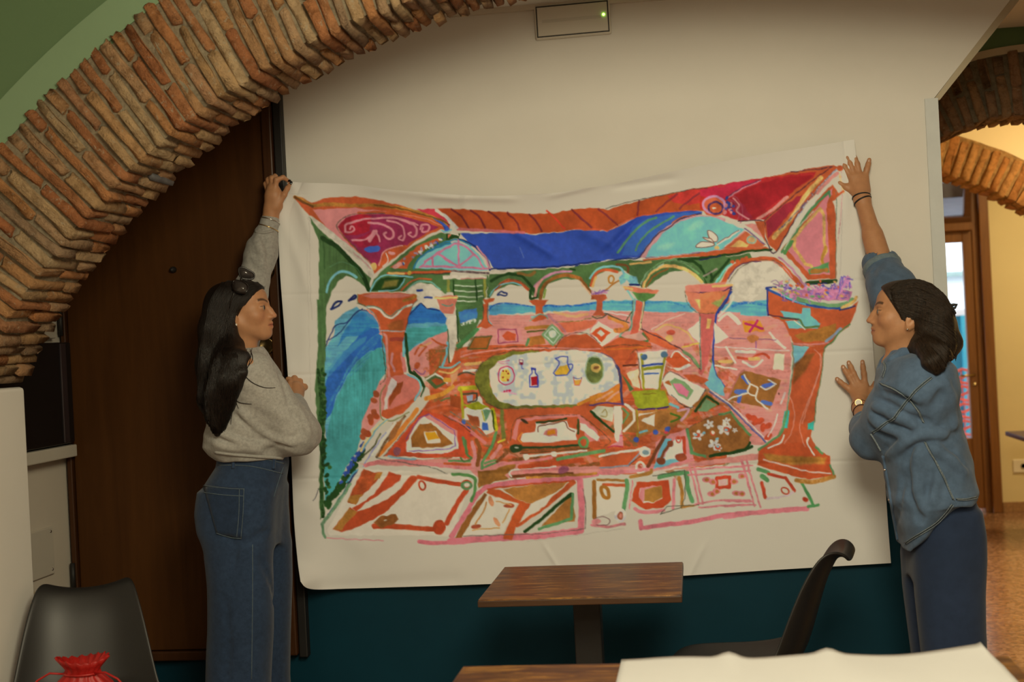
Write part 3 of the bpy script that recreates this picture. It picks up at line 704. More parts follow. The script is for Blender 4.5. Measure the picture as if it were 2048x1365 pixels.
def win(P, pad):
    x0, y0 = P.min(0) - pad; x1, y1 = P.max(0) + pad
    i0 = max(0, int((x0 - PX0) / PS)); i1 = min(PW, int((x1 - PX0) / PS) + 2); j0 = max(0, int((y0 - PY0) / PS)); j1 = min(PH, int((y1 - PY0) / PS) + 2)
    return (slice(j0, j1), slice(i0, i1))
def segdist(X, Y, P, closed):
    d = np.full(X.shape, 1e9, np.float32); m = len(P)
    for i in range(m if closed else m - 1):
        a = P[i]; b = P[(i + 1) % m]; v = b - a; L = float(v @ v) + 1e-9
        t = np.clip(((X - a[0]) * v[0] + (Y - a[1]) * v[1]) / L, 0, 1)
        d = np.minimum(d, (X - a[0] - t * v[0]) ** 2 + (Y - a[1] - t * v[1]) ** 2)
    return np.sqrt(d)
def lay(w, cov, col, var, streak):
    n = (n_big[w] * 1.3 + n_mid[w] * 1.0 + n_fin[w] * 0.6 + n_dia[w] * 0.9) * var
    if streak == 'h': n = n + n_str[w] * var * 1.3
    if streak == 'v': n = n + n_stv[w] * var * 1.3
    c = np.array(col, np.float32)[None, None, :] * (1 + n[..., None])
    IMG[w] = IMG[w] * (1 - cov[..., None]) + c * cov[..., None]
def poly(col, pts, var=0.16, soft=1.0, alpha=1.0, smooth=False, streak=None, wob=1.0):
    P = spl(pts, 5, True) if smooth else np.array(pts, float)
    w = win(P, 4); X = GX[w] + WOBX[w] * wob; Y = GY[w] + WOBY[w] * wob
    if X.size == 0: return
    ins = np.zeros(X.shape, bool); m = len(P)
    for i in range(m):
        a = P[i]; b = P[(i + 1) % m]
        if a[1] == b[1]: continue
        c = ((a[1] > Y) != (b[1] > Y)) & (X < (b[0] - a[0]) * (Y - a[1]) / (b[1] - a[1]) + a[0]); ins ^= c
    d = segdist(X, Y, P, True); sd = np.where(ins, -d, d)
    lay(w, np.clip(0.5 - sd / (1.5 * soft), 0, 1) * alpha, col, var, streak)
def stroke(col, pts, width=4, var=0.14, alpha=1.0, smooth=True, dry=0.0, wob=0.7, soft=1.0, closed=False):
    P = spl(pts, 5, closed) if (smooth and len(pts) > 2) else np.array(pts, float)
    w = win(P, width + 4); X = GX[w] + WOBX[w] * wob; Y = GY[w] + WOBY[w] * wob
    if X.size == 0: return
    d = segdist(X, Y, P, closed); cov = np.clip(0.5 - (d - width / 2) / (1.4 * soft), 0, 1) * alpha
    if dry: cov = cov * np.clip(1.0 - dry * (0.5 + 2.2 * n_fin[w] + n_mid[w]), 0, 1)
    lay(w, cov, col, var, None)
def ell(col, c, rx, ry, rot=0.0, **kw):
    a = np.linspace(0, 2 * np.pi, 22, endpoint=False); cr, sr = math.cos(rot), math.sin(rot)
    poly(col, [(c[0] + rx * math.cos(t) * cr - ry * math.sin(t) * sr, c[1] + rx * math.cos(t) * sr + ry * math.sin(t) * cr) for t in a], **kw)
def ring(col, c, rx, ry, width, rot=0.0, **kw):
    a = np.linspace(0, 2 * np.pi, 16, endpoint=False); cr, sr = math.cos(rot), math.sin(rot)
    stroke(col, [(c[0] + rx * math.cos(t) * cr - ry * math.sin(t) * sr, c[1] + rx * math.cos(t) * sr + ry * math.sin(t) * cr) for t in a], width, closed=True, **kw)
def Z(x0, y0, f):
    def g(*p): return [(x0 + a / f, y0 + b / f) for a, b in zip(p[::2], p[1::2])]
    return g
zA = Z(550, 340, 4.549); zB = Z(850, 340, 4.549); zC = Z(1150, 300, 4.55); zD = Z(1400, 270, 3.792); zE = Z(620, 580, 4.55); zG = Z(900, 600, 4.55)
zH = Z(1180, 580, 4.55); zI = Z(1420, 560, 3.792); zJ = Z(590, 820, 4.549); zK = Z(900, 820, 4.549); zL = Z(1200, 820, 5.057); zM = Z(1450, 800, 3.9)
OR = (184, 84, 46); RU = (150, 70, 34); PK = (206, 132, 120); DPK = (190, 100, 100); GD = (168, 112, 48); LGD = (214, 166, 96); BR = (136, 84, 38); GR = (74, 104, 58)
DG = (30, 60, 24); LGR = (104, 146, 92); BL = (44, 68, 146); NV = (24, 38, 92); SK = (118, 178, 186); CY = (104, 184, 200); TS = (70, 150, 146); MB = (44, 104, 170)
CR = (158, 28, 38); MG = (142, 42, 74); WH = (208, 202, 192); GY_ = (110, 100, 92); LIL = (176, 120, 140); BK = (40, 36, 40); PAPER = (199, 187, 164); OC = (190, 150, 60)

# ---- sky / sea / terrace ground
poly((92, 156, 176), zE(320, 200, 430, 150, 640, 330, 720, 330, 900, 170, 1000, 140, 1200, 190, 1260, 360, 1100, 420, 900, 560, 640, 760, 560, 900, 440, 1365, 150, 1365, 130, 1180, 130, 700, 130, 540, 220, 420, 230, 280), 0.14, streak='h')
poly(TS, zE(640, 520, 700, 600, 690, 760, 640, 830, 560, 1000, 440, 1365, 150, 1365, 200, 1100, 260, 950, 380, 720, 480, 600), 0.12, streak='v')
poly(TS, [(646, 880), (722, 875), (712, 905), (690, 940), (668, 985), (650, 1010)], 0.10)
poly((44, 96, 168), zE(630, 350, 660, 520, 540, 560, 420, 660, 330, 800, 240, 960, 200, 1120, 140, 1190, 130, 900, 180, 740, 300, 570, 430, 440, 520, 340), 0.16, smooth=False)
poly((40, 110, 176), zE(470, 190, 560, 200, 640, 340, 560, 340, 470, 420, 330, 430, 250, 520, 300, 400, 390, 250), 0.16, alpha=0.75, streak='h')
poly((70, 140, 180), zE(260, 590, 420, 470, 520, 420, 500, 470, 380, 570, 260, 700, 170, 800, 140, 760), 0.12, alpha=0.6)
poly((44, 106, 176), zE(880, 220, 1010, 130, 1190, 190, 1250, 260, 1240, 300, 1000, 300, 880, 320), 0.14, streak='h')
poly(TS, zE(880, 350, 1080, 340, 1250, 320, 1250, 390, 1100, 430, 960, 500, 900, 560, 870, 460), 0.12, streak='h')
for k in range(12): stroke((60, 130, 180) if k % 2 else (90, 165, 185), zE(660 - 14 * k, 380 + 26 * k, 520 - 26 * k, 480 + 40 * k, 330 - 16 * k, 740 + 34 * k), 2.2, alpha=0.5, dry=0.8)
stroke(NV, zE(130, 540, 230, 330, 330, 300, 440, 190, 520, 190, 560, 210), 2.0); stroke(NV, zE(150, 470, 260, 400, 350, 290, 400, 230, 480, 170), 1.6); stroke(NV, zE(900, 230, 960, 170, 1010, 125, 1060, 165, 1180, 190), 2.4)
# sea strip right of the centre, horizon
poly((80, 150, 184), zB(580, 1240, 740, 1215, 980, 1240, 1100, 1230, 1250, 1240, 1592, 1205, 1592, 1280, 1100, 1290, 580, 1325), 0.12, streak='h')
poly((90, 160, 184), zH(0, 115, 120, 100, 400, 95, 900, 110, 1000, 170, 920, 200, 700, 205, 500, 195, 130, 190, 0, 185), 0.12, streak='h')
poly((90, 160, 190), zI(60, 230, 160, 160, 260, 180, 430, 150, 430, 280, 300, 280, 160, 250), 0.12, streak='h')
stroke((40, 96, 170), zB(580, 1280, 640, 1225, 770, 1215, 980, 1245), 3.0, dry=0.4); stroke((40, 96, 170), zB(1080, 1235, 1300, 1240, 1560, 1210), 4.0, dry=0.4); stroke((60, 130, 190), zH(120, 110, 500, 120, 700, 110, 860, 150), 4.0, dry=0.5); stroke((50, 110, 180), zI(170, 200, 280, 170, 430, 190), 5.0, dry=0.5)
# terrace floor base colours
poly(PK, zG(350, 140, 720, 140, 1365, 95, 1365, 210, 900, 440, 400, 470, 200, 470, 230, 320, 290, 260), 0.10, streak='h')
poly(PK, zH(140, 200, 500, 200, 1000, 205, 1365, 200, 1365, 1365, 900, 1300, 0, 1365, 0, 180), 0.10, streak='h')
poly(PK, zI(0, 260, 430, 280, 560, 300, 620, 470, 600, 900, 540, 1150, 400, 1250, 200, 1260, 0, 1000), 0.09, streak='h')
poly(PK, zE(900, 560, 1100, 430, 1250, 370, 1250, 600, 1180, 700, 1040, 800, 900, 740), 0.08)
poly(PK, zE(640, 830, 700, 800, 700, 1000, 640, 1180, 460, 1365, 470, 1200, 540, 1040), 0.10)
poly(OR, [(858, 700), (1000, 690), (1200, 690), (1260, 700), (1420, 790), (1470, 830), (1450, 930), (1250, 950), (1060, 945), (960, 920), (900, 905), (780, 915), (800, 880), (860, 800)], 0.14, streak='h')
# broken brushwork of the terrace: browns, ochres and pinks over the orange ground
rb = random.Random(31)
for k in range(420):
    x = 850 + 600 * rb.random(); y = 690 + 245 * rb.random()
    if 960 < x < 1245 and 690 < y < 815: continue
    a = rb.choice([-0.15, 0.1, 0.6, -0.7]) + 0.3 * (rb.random() - .5); L_ = 8 + 26 * rb.random()
    stroke(rb.choice([(150, 92, 46), (140, 84, 40), (170, 112, 56), (196, 110, 84), (200, 122, 104), (166, 74, 40), (186, 96, 56), (120, 104, 60), (206, 138, 112)]), [(x, y), (x + L_ * math.cos(a), y + L_ * math.sin(a)), (x + 1.7 * L_ * math.cos(a + .1), y + 1.7 * L_ * math.sin(a + .1))], 4 + 7 * rb.random(), alpha=0.75, dry=0.45)
for k in range(160):
    x = 1250 + 330 * rb.random(); y = 640 + 200 * rb.random(); a = -0.1 + 0.5 * (rb.random() - .5); L_ = 8 + 18 * rb.random()
    stroke(rb.choice([(212, 150, 124), (196, 112, 100), (206, 140, 134), (190, 104, 84), (210, 160, 120)]), [(x, y), (x + L_ * math.cos(a), y + L_ * math.sin(a))], 3 + 4 * rb.random(), alpha=0.55, dry=0.6)
for a in ((500, 370, 700, 365, 1000, 345, 1260, 335), (540, 470, 640, 450, 800, 440), (60, 480, 200, 500, 260, 520), (1180, 520, 1400, 480, 1592, 450), (280, 480, 380, 330, 440, 240)): stroke((120, 74, 36), zK(*a), 7, dry=0.3)
poly(PK, [(770, 920), (960, 918), (1100, 935), (1290, 930), (1390, 925), (1530, 905), (1530, 918), (1300, 945), (1060, 955), (960, 960), (935, 935), (720, 930)], 0.10)

# ---- the roof band and blue awning
poly((172, 74, 36), zB(110, 350, 400, 360, 700, 385, 950, 400, 1080, 400, 1180, 395, 1350, 355, 1592, 350, 1592, 550, 1400, 540, 1100, 575, 950, 580, 700, 555, 300, 535, 240, 480), 0.10)
poly((172, 74, 36), zC(0, 540, 180, 530, 300, 545, 400, 510, 560, 470, 720, 430, 900, 390, 1100, 350, 1365, 315, 1365, 560, 1000, 550, 700, 590, 520, 620, 400, 680, 300, 735, 0, 730), 0.10)
poly((186, 44, 50), zC(840, 420, 1000, 370, 1365, 315, 1365, 450, 1200, 470, 1040, 500, 900, 480), 0.16, alpha=0.7)
for a in ((240, 360, 330, 420, 400, 530), (410, 368, 490, 430, 550, 530), (575, 378, 670, 450, 715, 535), (750, 390, 830, 470, 858, 548), (950, 405, 1020, 480, 1062, 560), (1335, 360, 1420, 440, 1515, 520)): stroke((112, 40, 40), zB(*a), 3.6)
stroke((206, 60, 40), zB(1110, 375, 1190, 450, 1270, 530), 3.2)
for a in ((0, 570, 60, 620, 150, 705), (215, 540, 290, 600, 385, 685), (585, 465, 575, 530, 570, 595), (930, 400, 840, 470, 740, 560), (1200, 350, 1080, 430, 950, 535)): stroke((120, 44, 50), zC(*a), 3.6, alpha=0.85)
stroke(DPK, zB(300, 540, 500, 548, 700, 562, 900, 575), 6.0); stroke((200, 80, 50), zC(0, 722, 200, 722, 310, 735, 400, 690, 540, 620, 760, 580, 1100, 545), 2.2)
poly((48, 74, 158), zB(320, 580, 500, 578, 800, 578, 1000, 590, 1150, 575, 1350, 550, 1592, 552, 1592, 840, 1300, 872, 1000, 890, 620, 900, 590, 830, 480, 720, 400, 650), 0.08)
poly((48, 74, 158), zC(0, 735, 290, 742, 420, 690, 560, 615, 800, 575, 1050, 550, 1160, 560, 1150, 580, 900, 660, 740, 780, 600, 975, 300, 1000, 0, 1055), 0.08)
poly((60, 112, 178), zC(520, 700, 700, 615, 1000, 570, 1150, 560, 900, 655, 740, 780, 650, 890, 560, 960, 420, 960), 0.10, alpha=0.55)
stroke((84, 136, 98), zC(390, 935, 450, 850, 540, 740, 640, 660, 740, 615), 4.2); stroke((84, 136, 98), zC(550, 915, 600, 820, 720, 710, 900, 605), 4.0)
stroke(NV, zB(310, 630, 400, 660, 500, 740, 570, 830, 590, 915), 3.6); stroke(NV, zB(600, 905, 900, 893, 1200, 880, 1592, 830), 3.2); stroke(NV, zC(0, 1060, 200, 1040, 420, 990, 590, 975, 740, 780), 2.6)
stroke((120, 140, 180), zB(860, 705, 880, 750, 895, 800), 1.4, alpha=0.6)
poly(PAPER, zB(600, 912, 820, 905, 700, 930, 590, 940))

# ---- left ceiling triangle
poly(OR, zA(165, 240, 250, 255, 330, 295, 500, 250, 700, 243, 900, 262, 1100, 315, 1300, 375, 1450, 430, 1592, 500, 1592, 540, 1500, 545, 1300, 640, 1150, 760, 1000, 870, 900, 950, 740, 760, 600, 650, 450, 530, 300, 400), 0.10)
poly((196, 60, 70), zA(1290, 360, 1450, 350, 1592, 470, 1592, 520, 1450, 430), 0.12); stroke(WH, zA(1480, 365, 1560, 440, 1592, 480), 4.5); stroke(WH, zB(105, 370, 200, 430, 290, 530), 5.0)
poly((206, 128, 122), zA(340, 360, 700, 345, 1000, 372, 1100, 400, 800, 420, 620, 470, 570, 520, 640, 640, 900, 880, 880, 900, 720, 740, 560, 610, 420, 470), 0.06)
poly(MG, zA(570, 520, 640, 440, 800, 395, 1000, 400, 1250, 430, 1490, 520, 1300, 620, 1200, 690, 960, 800, 930, 900, 800, 780, 660, 640), 0.16, smooth=False)
poly((168, 30, 40), zA(575, 520, 640, 445, 800, 400, 880, 420, 860, 560, 740, 600, 640, 590), 0.20, alpha=0.75); poly((160, 26, 40), zA(700, 650, 880, 560, 960, 620, 900, 720, 760, 700), 0.2, alpha=0.5)
stroke(OR, zA(760, 395, 950, 385, 1200, 420, 1420, 480, 1540, 530), 5.5); stroke((212, 130, 108), zA(1100, 392, 1350, 440, 1540, 520), 1.4)
for a in ((640, 560, 650, 500, 800, 450, 950, 440, 1100, 440, 1300, 500), (850, 480, 960, 490, 1060, 540, 1075, 600, 1040, 630, 990, 590, 1010, 570), (1020, 460, 1150, 500, 1180, 590, 1160, 640, 1125, 620, 1150, 600), (1130, 450, 1260, 500, 1290, 570, 1260, 610, 1215, 590, 1240, 570), (700, 640, 800, 640, 870, 600, 900, 550, 940, 600, 950, 650), (640, 560, 690, 570, 725, 540, 700, 510, 680, 540), (1320, 540, 1340, 500, 1400, 510, 1390, 560, 1340, 560, 1345, 525)): stroke((206, 130, 134), zA(*a), 4.6 if len(a) > 12 else 4.0)
stroke((206, 130, 134), zA(860, 640, 900, 580, 920, 560), 8); ell((66, 100, 190), zA(885, 722)[0], 16, 6, -0.12)
stroke(GD, zA(180, 245, 260, 280, 340, 325, 500, 312, 700, 325, 900, 322, 1100, 345, 1300, 385, 1450, 440, 1560, 490), 7.0, var=0.25); stroke((90, 54, 26), zA(180, 245, 270, 300, 340, 335), 5.0, alpha=0.8); stroke((80, 50, 30), zA(900, 320, 1100, 345, 1300, 395, 1500, 455, 1592, 500), 2.0, alpha=0.8)
stroke((92, 80, 66), zA(1000, 395, 800, 395, 640, 430, 560, 510, 620, 600, 740, 720, 900, 880), 1.6, dry=0.5)
poly(OR, zA(940, 880, 970, 770, 1040, 720, 1180, 680, 1220, 700, 1120, 780, 1000, 860)); stroke((210, 140, 130), zA(950, 870, 980, 760, 1060, 710, 1160, 690), 2.6); stroke((210, 190, 180), zA(980, 880, 1030, 830, 1010, 760), 2.0); ell((206, 140, 134), zA(1060, 760)[0], 7, 4, 0.3)
ell(LGD, zA(900, 880)[0], 7, 8); stroke(PAPER, zA(320, 440, 440, 530, 600, 660, 760, 790, 860, 900, 875, 960), 11); stroke((190, 150, 140), zA(720, 760, 800, 830, 870, 900), 3.0)
poly(BL, zA(1430, 440, 1530, 480, 1580, 520, 1592, 550, 1540, 545, 1520, 500)); poly((60, 90, 180), zB(70, 440, 180, 490, 235, 550, 160, 570, 190, 520)); stroke(SK, zB(150, 555, 200, 560, 240, 545), 3)
# ---- green corner post and arches on the left
poly(GR, zA(310, 432, 400, 540, 520, 640, 760, 880, 875, 985, 850, 1110, 790, 1045, 740, 1000, 650, 965, 580, 1010, 510, 1120, 470, 1230, 460, 1365, 385, 1365, 400, 1100, 402, 800, 395, 640, 355, 540), 0.12, streak='v')
poly(GR, [(634, 600), (651, 600), (652, 650), (650, 740), (652, 800), (650, 880), (646, 960), (650, 1030), (640, 1040), (638, 960), (640, 900), (634, 840), (630, 780), (636, 700)], 0.14, streak='v')
stroke(DG, zA(430, 620, 560, 700, 700, 840, 800, 960, 850, 1090), 9, var=0.2); stroke(DG, zA(440, 640, 450, 900), 1.6, alpha=0.6)
stroke(SK, zA(470, 1110, 500, 1010, 580, 930, 660, 930, 740, 980), 5.0); stroke((100, 150, 110), zA(500, 880, 620, 840, 740, 900, 800, 980), 1.6, alpha=0.6)
stroke(DG, [(636, 740), (642, 800), (640, 860), (646, 920), (642, 980), (646, 1034)], 7, var=0.3, dry=0.3)
r_ = random.Random(5)
for k in range(70):
    y = 740 + 270 * r_.random(); x = 644 + 6 * r_.random() + (10 * r_.random() if y > 930 else 0); ell(DG if r_.random() < .7 else (50, 90, 40), (x, y), 3 + 3 * r_.random(), 2 + 2 * r_.random(), r_.random() * 3)
for k in range(80):
    t_ = r_.random(); x = 650 + 74 * t_ + 7 * r_.random(); y = 1010 - 112 * t_ + 10 * r_.random(); ell((32, 66, 26), (x, y), 4 + 3 * r_.random(), 3 + 2 * r_.random(), -0.9)
for k in range(40):
    t_ = r_.random(); x = 680 + 46 * t_ + 5 * r_.random(); y = 960 - 78 * t_ + 12 * r_.random(); ell((50, 76, 150), (x, y), 3 + 2 * r_.random(), 2.2, -0.9)
stroke((80, 150, 170), zJ(470, 660, 540, 570, 590, 545), 3.4); stroke(NV, zJ(300, 950, 370, 860, 450, 740, 520, 620, 590, 545), 3.0); stroke((104, 140, 100), zJ(250, 1040, 330, 930, 420, 800, 500, 680), 7.0, dry=0.2); stroke((104, 140, 100), zJ(250, 1060, 255, 1120, 280, 1165), 5.0)
stroke(DG, zE(30, 1270, 60, 1320, 90, 1365), 2); stroke((50, 50, 60), zJ(215, 720, 190, 790, 165, 830), 1.0)
# ---- the second, small arch with teal hoop, blue table-of-sky tympanum left
poly(GR, zA(860, 1110, 900, 1000, 960, 930, 1250, 700, 1480, 580, 1592, 570, 1592, 700, 1480, 690, 1330, 790, 1260, 900, 1592, 900, 1592, 1060, 1560, 1130, 1500, 1100, 1440, 1050, 1330, 1030, 1250, 1060, 1180, 1110), 0.14)
poly(OR, zA(1040, 890, 1180, 790, 1300, 690, 1480, 620, 1510, 640, 1370, 720, 1250, 800, 1200, 900), 0.12)
poly(SK, zA(1270, 900, 1330, 800, 1470, 710, 1592, 670, 1592, 900), 0.06); poly(SK, zB(0, 800, 140, 690, 300, 650, 420, 700, 500, 780, 570, 890, 570, 920, 0, 900), 0.06)
stroke((40, 110, 140), zA(1260, 900, 1310, 810, 1420, 730, 1592, 665), 4.0); stroke((40, 110, 140), zB(0, 760, 130, 680, 300, 635, 420, 690), 3.0)
for a in ((0, 840, 150, 740, 300, 670, 440, 760, 540, 900), (0, 880, 300, 885, 570, 900), (305, 640, 308, 880), (305, 880, 120, 760), (305, 880, 440, 770), (70, 800, 75, 880)): stroke((186, 110, 132), zB(*a), 3.8)
for a in ((1330, 880, 1592, 880), (1320, 890, 1470, 760, 1592, 700), (1430, 800, 1440, 880), (1480, 760, 1592, 840)): stroke((186, 110, 132), zA(*a), 3.4)
stroke((196, 130, 140), zB(470, 700, 550, 800, 590, 900), 3.2); stroke((90, 70, 70), zB(0, 935, 200, 920, 400, 930, 580, 945), 4.4, dry=0.3); stroke(BK, zA(1000, 960, 1250, 950, 1592, 940), 2.0, dry=0.2); stroke(OR, zA(1030, 945, 1200, 940, 1592, 925), 5.0); ell(OC, zA(1225, 937)[0], 4, 4); stroke(LGD, zA(1040, 940, 1170, 945), 4.5)
for k in range(26):
    t_ = r_.random(); p = zA(1130 + 380 * t_, 860 - 230 * t_ + 50 * (r_.random() - .5))[0]; ell(r_.choice([BL, WH, (170, 190, 190), (150, 130, 150)]), p, 2.5 + 2.5 * r_.random(), 1.6 + r_.random(), r_.random() * 3)
ell((206, 140, 130), zA(1110, 870)[0], 11, 5, -0.5)
poly(DG, zA(870, 1100, 960, 985, 1190, 975, 1120, 1090), 0.2); poly((120, 110, 50), zA(970, 1080, 1000, 1010, 1130, 1000, 1110, 1060), 0.2, soft=3); stroke(SK, zA(865, 1105, 960, 970, 1150, 965, 1250, 975), 3.0); stroke(SK, zA(940, 1105, 1120, 1085, 1180, 990), 2.2)
stroke(OR, zA(1150, 1100, 1230, 1020, 1330, 990, 1420, 1000), 3.0); stroke((110, 160, 140), zA(1200, 1100, 1260, 1040, 1330, 1015, 1420, 1025, 1500, 1090), 3.0)
poly(PAPER, zA(1190, 1110, 1250, 1050, 1330, 1025, 1420, 1040, 1490, 1090, 1520, 1140, 1500, 1250, 1380, 1260, 1330, 1210, 1290, 1200))
poly(DG, zB(190, 575, 320, 580, 310, 620, 190, 640)); poly((200, 110, 80), zB(205, 585, 245, 580, 205, 620)); poly(PAPER, zB(200, 570, 300, 580, 310, 600, 200, 575))
# clouds
for a in (zE(200, 170, 230, 120, 290, 105, 260, 145, 200, 175), zE(360, 90, 400, 55, 415, 70, 360, 95)): stroke(NV, a, 4.0, closed=True)
stroke((40, 60, 130), zE(980, 5, 1020, 5), 4); stroke((40, 60, 130), zE(1045, 70, 1110, 72), 4); stroke(NV, zB(660, 1140, 690, 1110, 715, 1120, 745, 1125, 740, 1145, 690, 1140), 2.6, closed=True)
# ---- middle: shutters, green arcade
poly(GR, zB(150, 990, 580, 960, 590, 1000, 530, 1200, 540, 1365, 290, 1365, 280, 1250, 270, 1120, 180, 1110), 0.16, streak='h'); poly(PAPER, zB(160, 960, 570, 965, 560, 990, 165, 995)); stroke(DPK, zB(330, 990, 560, 988), 1.6)
for y in (1050, 1100, 1150, 1190): stroke((200, 205, 180), zB(275, y, 400, y + 8, 520, y + 4), 2.6, dry=0.2, smooth=True)
stroke(DG, zB(260, 1010, 265, 1140), 3); stroke(DG, zB(460, 1000, 470, 1200), 3); stroke((130, 130, 60), zB(210, 1010, 215, 1100), 6); stroke((140, 140, 60), zB(545, 1000, 545, 1150), 5)
poly((50, 100, 170), zB(310, 1300, 360, 1270, 480, 1260, 480, 1365, 310, 1365), 0.2); poly(GR, zG(60, 200, 90, 380, 60, 460, 110, 440, 240, 260, 270, 170, 300, 0, 250, 0, 100, 130, 70, 130), 0.16); poly((60, 110, 170), zG(80, 150, 120, 90, 250, 80, 240, 170, 90, 210), 0.2); stroke(DG, zG(60, 100, 75, 380), 3); stroke((200, 205, 190), zG(110, 220, 220, 190), 7, dry=0.8); stroke((70, 120, 70), zG(70, 420, 160, 350, 250, 270), 8)
poly(GR, zB(590, 955, 900, 915, 1300, 890, 1592, 850, 1592, 930, 1500, 1000, 1500, 1100, 1420, 1000, 1250, 990, 1120, 1040, 1060, 1160, 1010, 1180, 960, 1120, 900, 1060, 780, 1040, 650, 1090, 590, 1170, 560, 1160), 0.16)
stroke(DG, zB(600, 1010, 720, 955, 860, 960, 960, 1050, 1010, 1150, 960, 1170, 970, 1080), 5.5); stroke(OR, zB(640, 1090, 740, 1010, 860, 1020, 940, 1090), 6.0); stroke(SK, zB(590, 1150, 660, 1060, 780, 1025, 880, 1050), 2.4); stroke((150, 90, 40), zB(850, 940, 950, 960, 1000, 930), 6, alpha=0.7)
stroke(BR, zB(1050, 1170, 1080, 1060, 1180, 980, 1300, 960, 1420, 1000, 1500, 1110), 7.0, var=0.3); stroke(LIL, zB(1000, 1060, 1060, 1000, 1180, 935, 1330, 925), 5.0); stroke(DG, zB(1320, 900, 1440, 940, 1500, 1050), 4.0); stroke((216, 170, 130), zB(1420, 1030, 1500, 1130), 3); stroke((130, 150, 70), zB(1080, 1160, 1100, 1090), 4); stroke((205, 140, 130), zB(1000, 1150, 1020, 1060, 1060, 1000), 5)
# ---- right half arcade
poly(GR, zC(0, 1060, 400, 1000, 600, 1010, 900, 990, 1365, 950, 1365, 1080, 1270, 1200, 1200, 1240, 1100, 1130, 1000, 1100, 860, 1110, 740, 1180, 670, 1250, 600, 1250, 540, 1150, 440, 1100, 380, 1110, 280, 1100, 170, 1160, 130, 1250, 0, 1100), 0.16)
stroke(SK, zC(140, 1170, 200, 1090, 300, 1060, 400, 1070, 450, 1130), 4.0); stroke(OR, zC(150, 1230, 190, 1130, 280, 1090, 380, 1110), 6.0); stroke(LGD, zC(160, 1240, 190, 1160), 4); stroke((112, 70, 36), zC(380, 1040, 470, 1060, 480, 1110), 5); stroke(LGD, zC(500, 1040, 690, 1020), 4)
stroke(LGD, zC(620, 1240, 680, 1130, 800, 1060, 950, 1070, 1080, 1130, 1150, 1200), 6.5, var=0.25); stroke((150, 170, 150), zC(600, 1220, 660, 1120, 800, 1040), 3); stroke(DG, zC(950, 1000, 1080, 1020, 1160, 1090, 1200, 1210), 6); stroke(LGR, zC(620, 1190, 700, 1090, 840, 1010, 1000, 1030, 1120, 1120), 5); stroke(BR, zC(650, 1250, 720, 1150, 850, 1080), 3)
stroke((160, 100, 40), zC(270, 1285, 340, 1230, 400, 1190), 3.0); ring((170, 110, 40), zC(330, 1180)[0], 5, 8, 3); poly(SK, zC(400, 1170, 440, 1120, 560, 1150, 580, 1230, 520, 1240, 470, 1180, 420, 1230), 0.3); stroke(NV, zC(500, 1230, 580, 1230), 4); stroke(DG, zC(1200, 1130, 1240, 1130, 1240, 1190), 5); stroke(LGR, zC(1190, 1230, 1280, 1220, 1365, 1100), 4)
poly(OR, zC(610, 1000, 900, 965, 1240, 930, 1365, 915, 1365, 950, 900, 985, 620, 1012), 0.1); stroke(NV, zC(640, 985, 900, 955, 1230, 930), 1.8, dry=0.2); stroke(DG, zC(940, 1000, 1200, 985, 1365, 955), 4.5)
# pink half-moon frame + turquoise tympanum
poly((196, 140, 140), zC(590, 975, 640, 890, 760, 750, 900, 650, 1080, 595, 1200, 600, 1365, 620, 1365, 900, 1300, 920, 640, 985), 0.08)
poly((112, 180, 184), zC(640, 980, 700, 880, 820, 740, 960, 650, 1100, 610, 1240, 610, 1365, 650, 1365, 905, 1000, 945), 0.07)
poly((112, 180, 184), zD(0, 625, 130, 640, 250, 680, 340, 720, 260, 790, 160, 860, 60, 885, 0, 890), 0.07); ell((160, 200, 200), zC(830, 880)[0], 18, 6, -0.3, alpha=0.4, soft=4); ell((150, 196, 196), zC(1100, 690)[0], 18, 7, -0.5, alpha=0.4, soft=4)
stroke((60, 40, 60), zC(590, 970, 740, 780, 850, 710, 960, 630, 1080, 590, 1150, 585), 2.2); stroke(OR, zC(880, 665, 980, 610, 1100, 590), 2.0)
for a in ((1210, 735, 1290, 780, 1290, 830, 1230, 820), (1160, 800, 1230, 810, 1260, 850), (1100, 890, 1150, 840, 1260, 850, 1240, 880)): poly((210, 200, 184), zC(*a), 0.04, smooth=True); stroke((110, 60, 40), zC(*a), 1.4, closed=True)
stroke((206, 196, 180), zD(130, 830, 300, 730), 4.0); stroke((120, 70, 50), zD(130, 822, 295, 724), 1.2); ell(LGD, zC(1290, 890)[0], 6, 4)
# right tympanum surrounds
poly(PK, zD(190, 850, 340, 730, 430, 800, 490, 830, 400, 850, 190, 872), 0.1); poly(OR, zD(170, 865, 350, 735, 500, 835, 480, 850, 300, 870), 0.1, alpha=0.85); poly(LGD, zD(230, 850, 300, 800, 370, 830, 350, 850), 0.2); ell((190, 150, 100), zD(392, 797)[0], 10, 9); ring((120, 160, 150), zD(392, 797)[0], 8, 7, 2); stroke((120, 90, 120), zD(340, 710, 430, 780, 490, 830), 2.5)
poly(OR, zD(0, 895, 200, 870, 500, 850, 540, 865, 300, 895, 0, 930), 0.1); stroke(DG, zD(0, 935, 250, 905, 400, 880, 540, 870), 4.5); stroke((30, 30, 80), zD(0, 948, 160, 920), 2)
poly(GR, zD(0, 955, 200, 925, 380, 900, 400, 940, 270, 960, 200, 1010, 120, 1100, 60, 1140, 0, 1000), 0.14); stroke(DG, zD(80, 1110, 180, 1000, 220, 945), 5); stroke(DG, zD(50, 1060, 80, 1045, 95, 1100), 5); stroke(DG, zD(0, 990, 50, 1080), 5); stroke((190, 150, 150), zD(30, 1070, 130, 1020), 4, alpha=0.6)
for x in (245, 282, 322, 350): ell(OR, zD(x, 965 - (x - 245) * 0.25)[0], 4.5, 4)
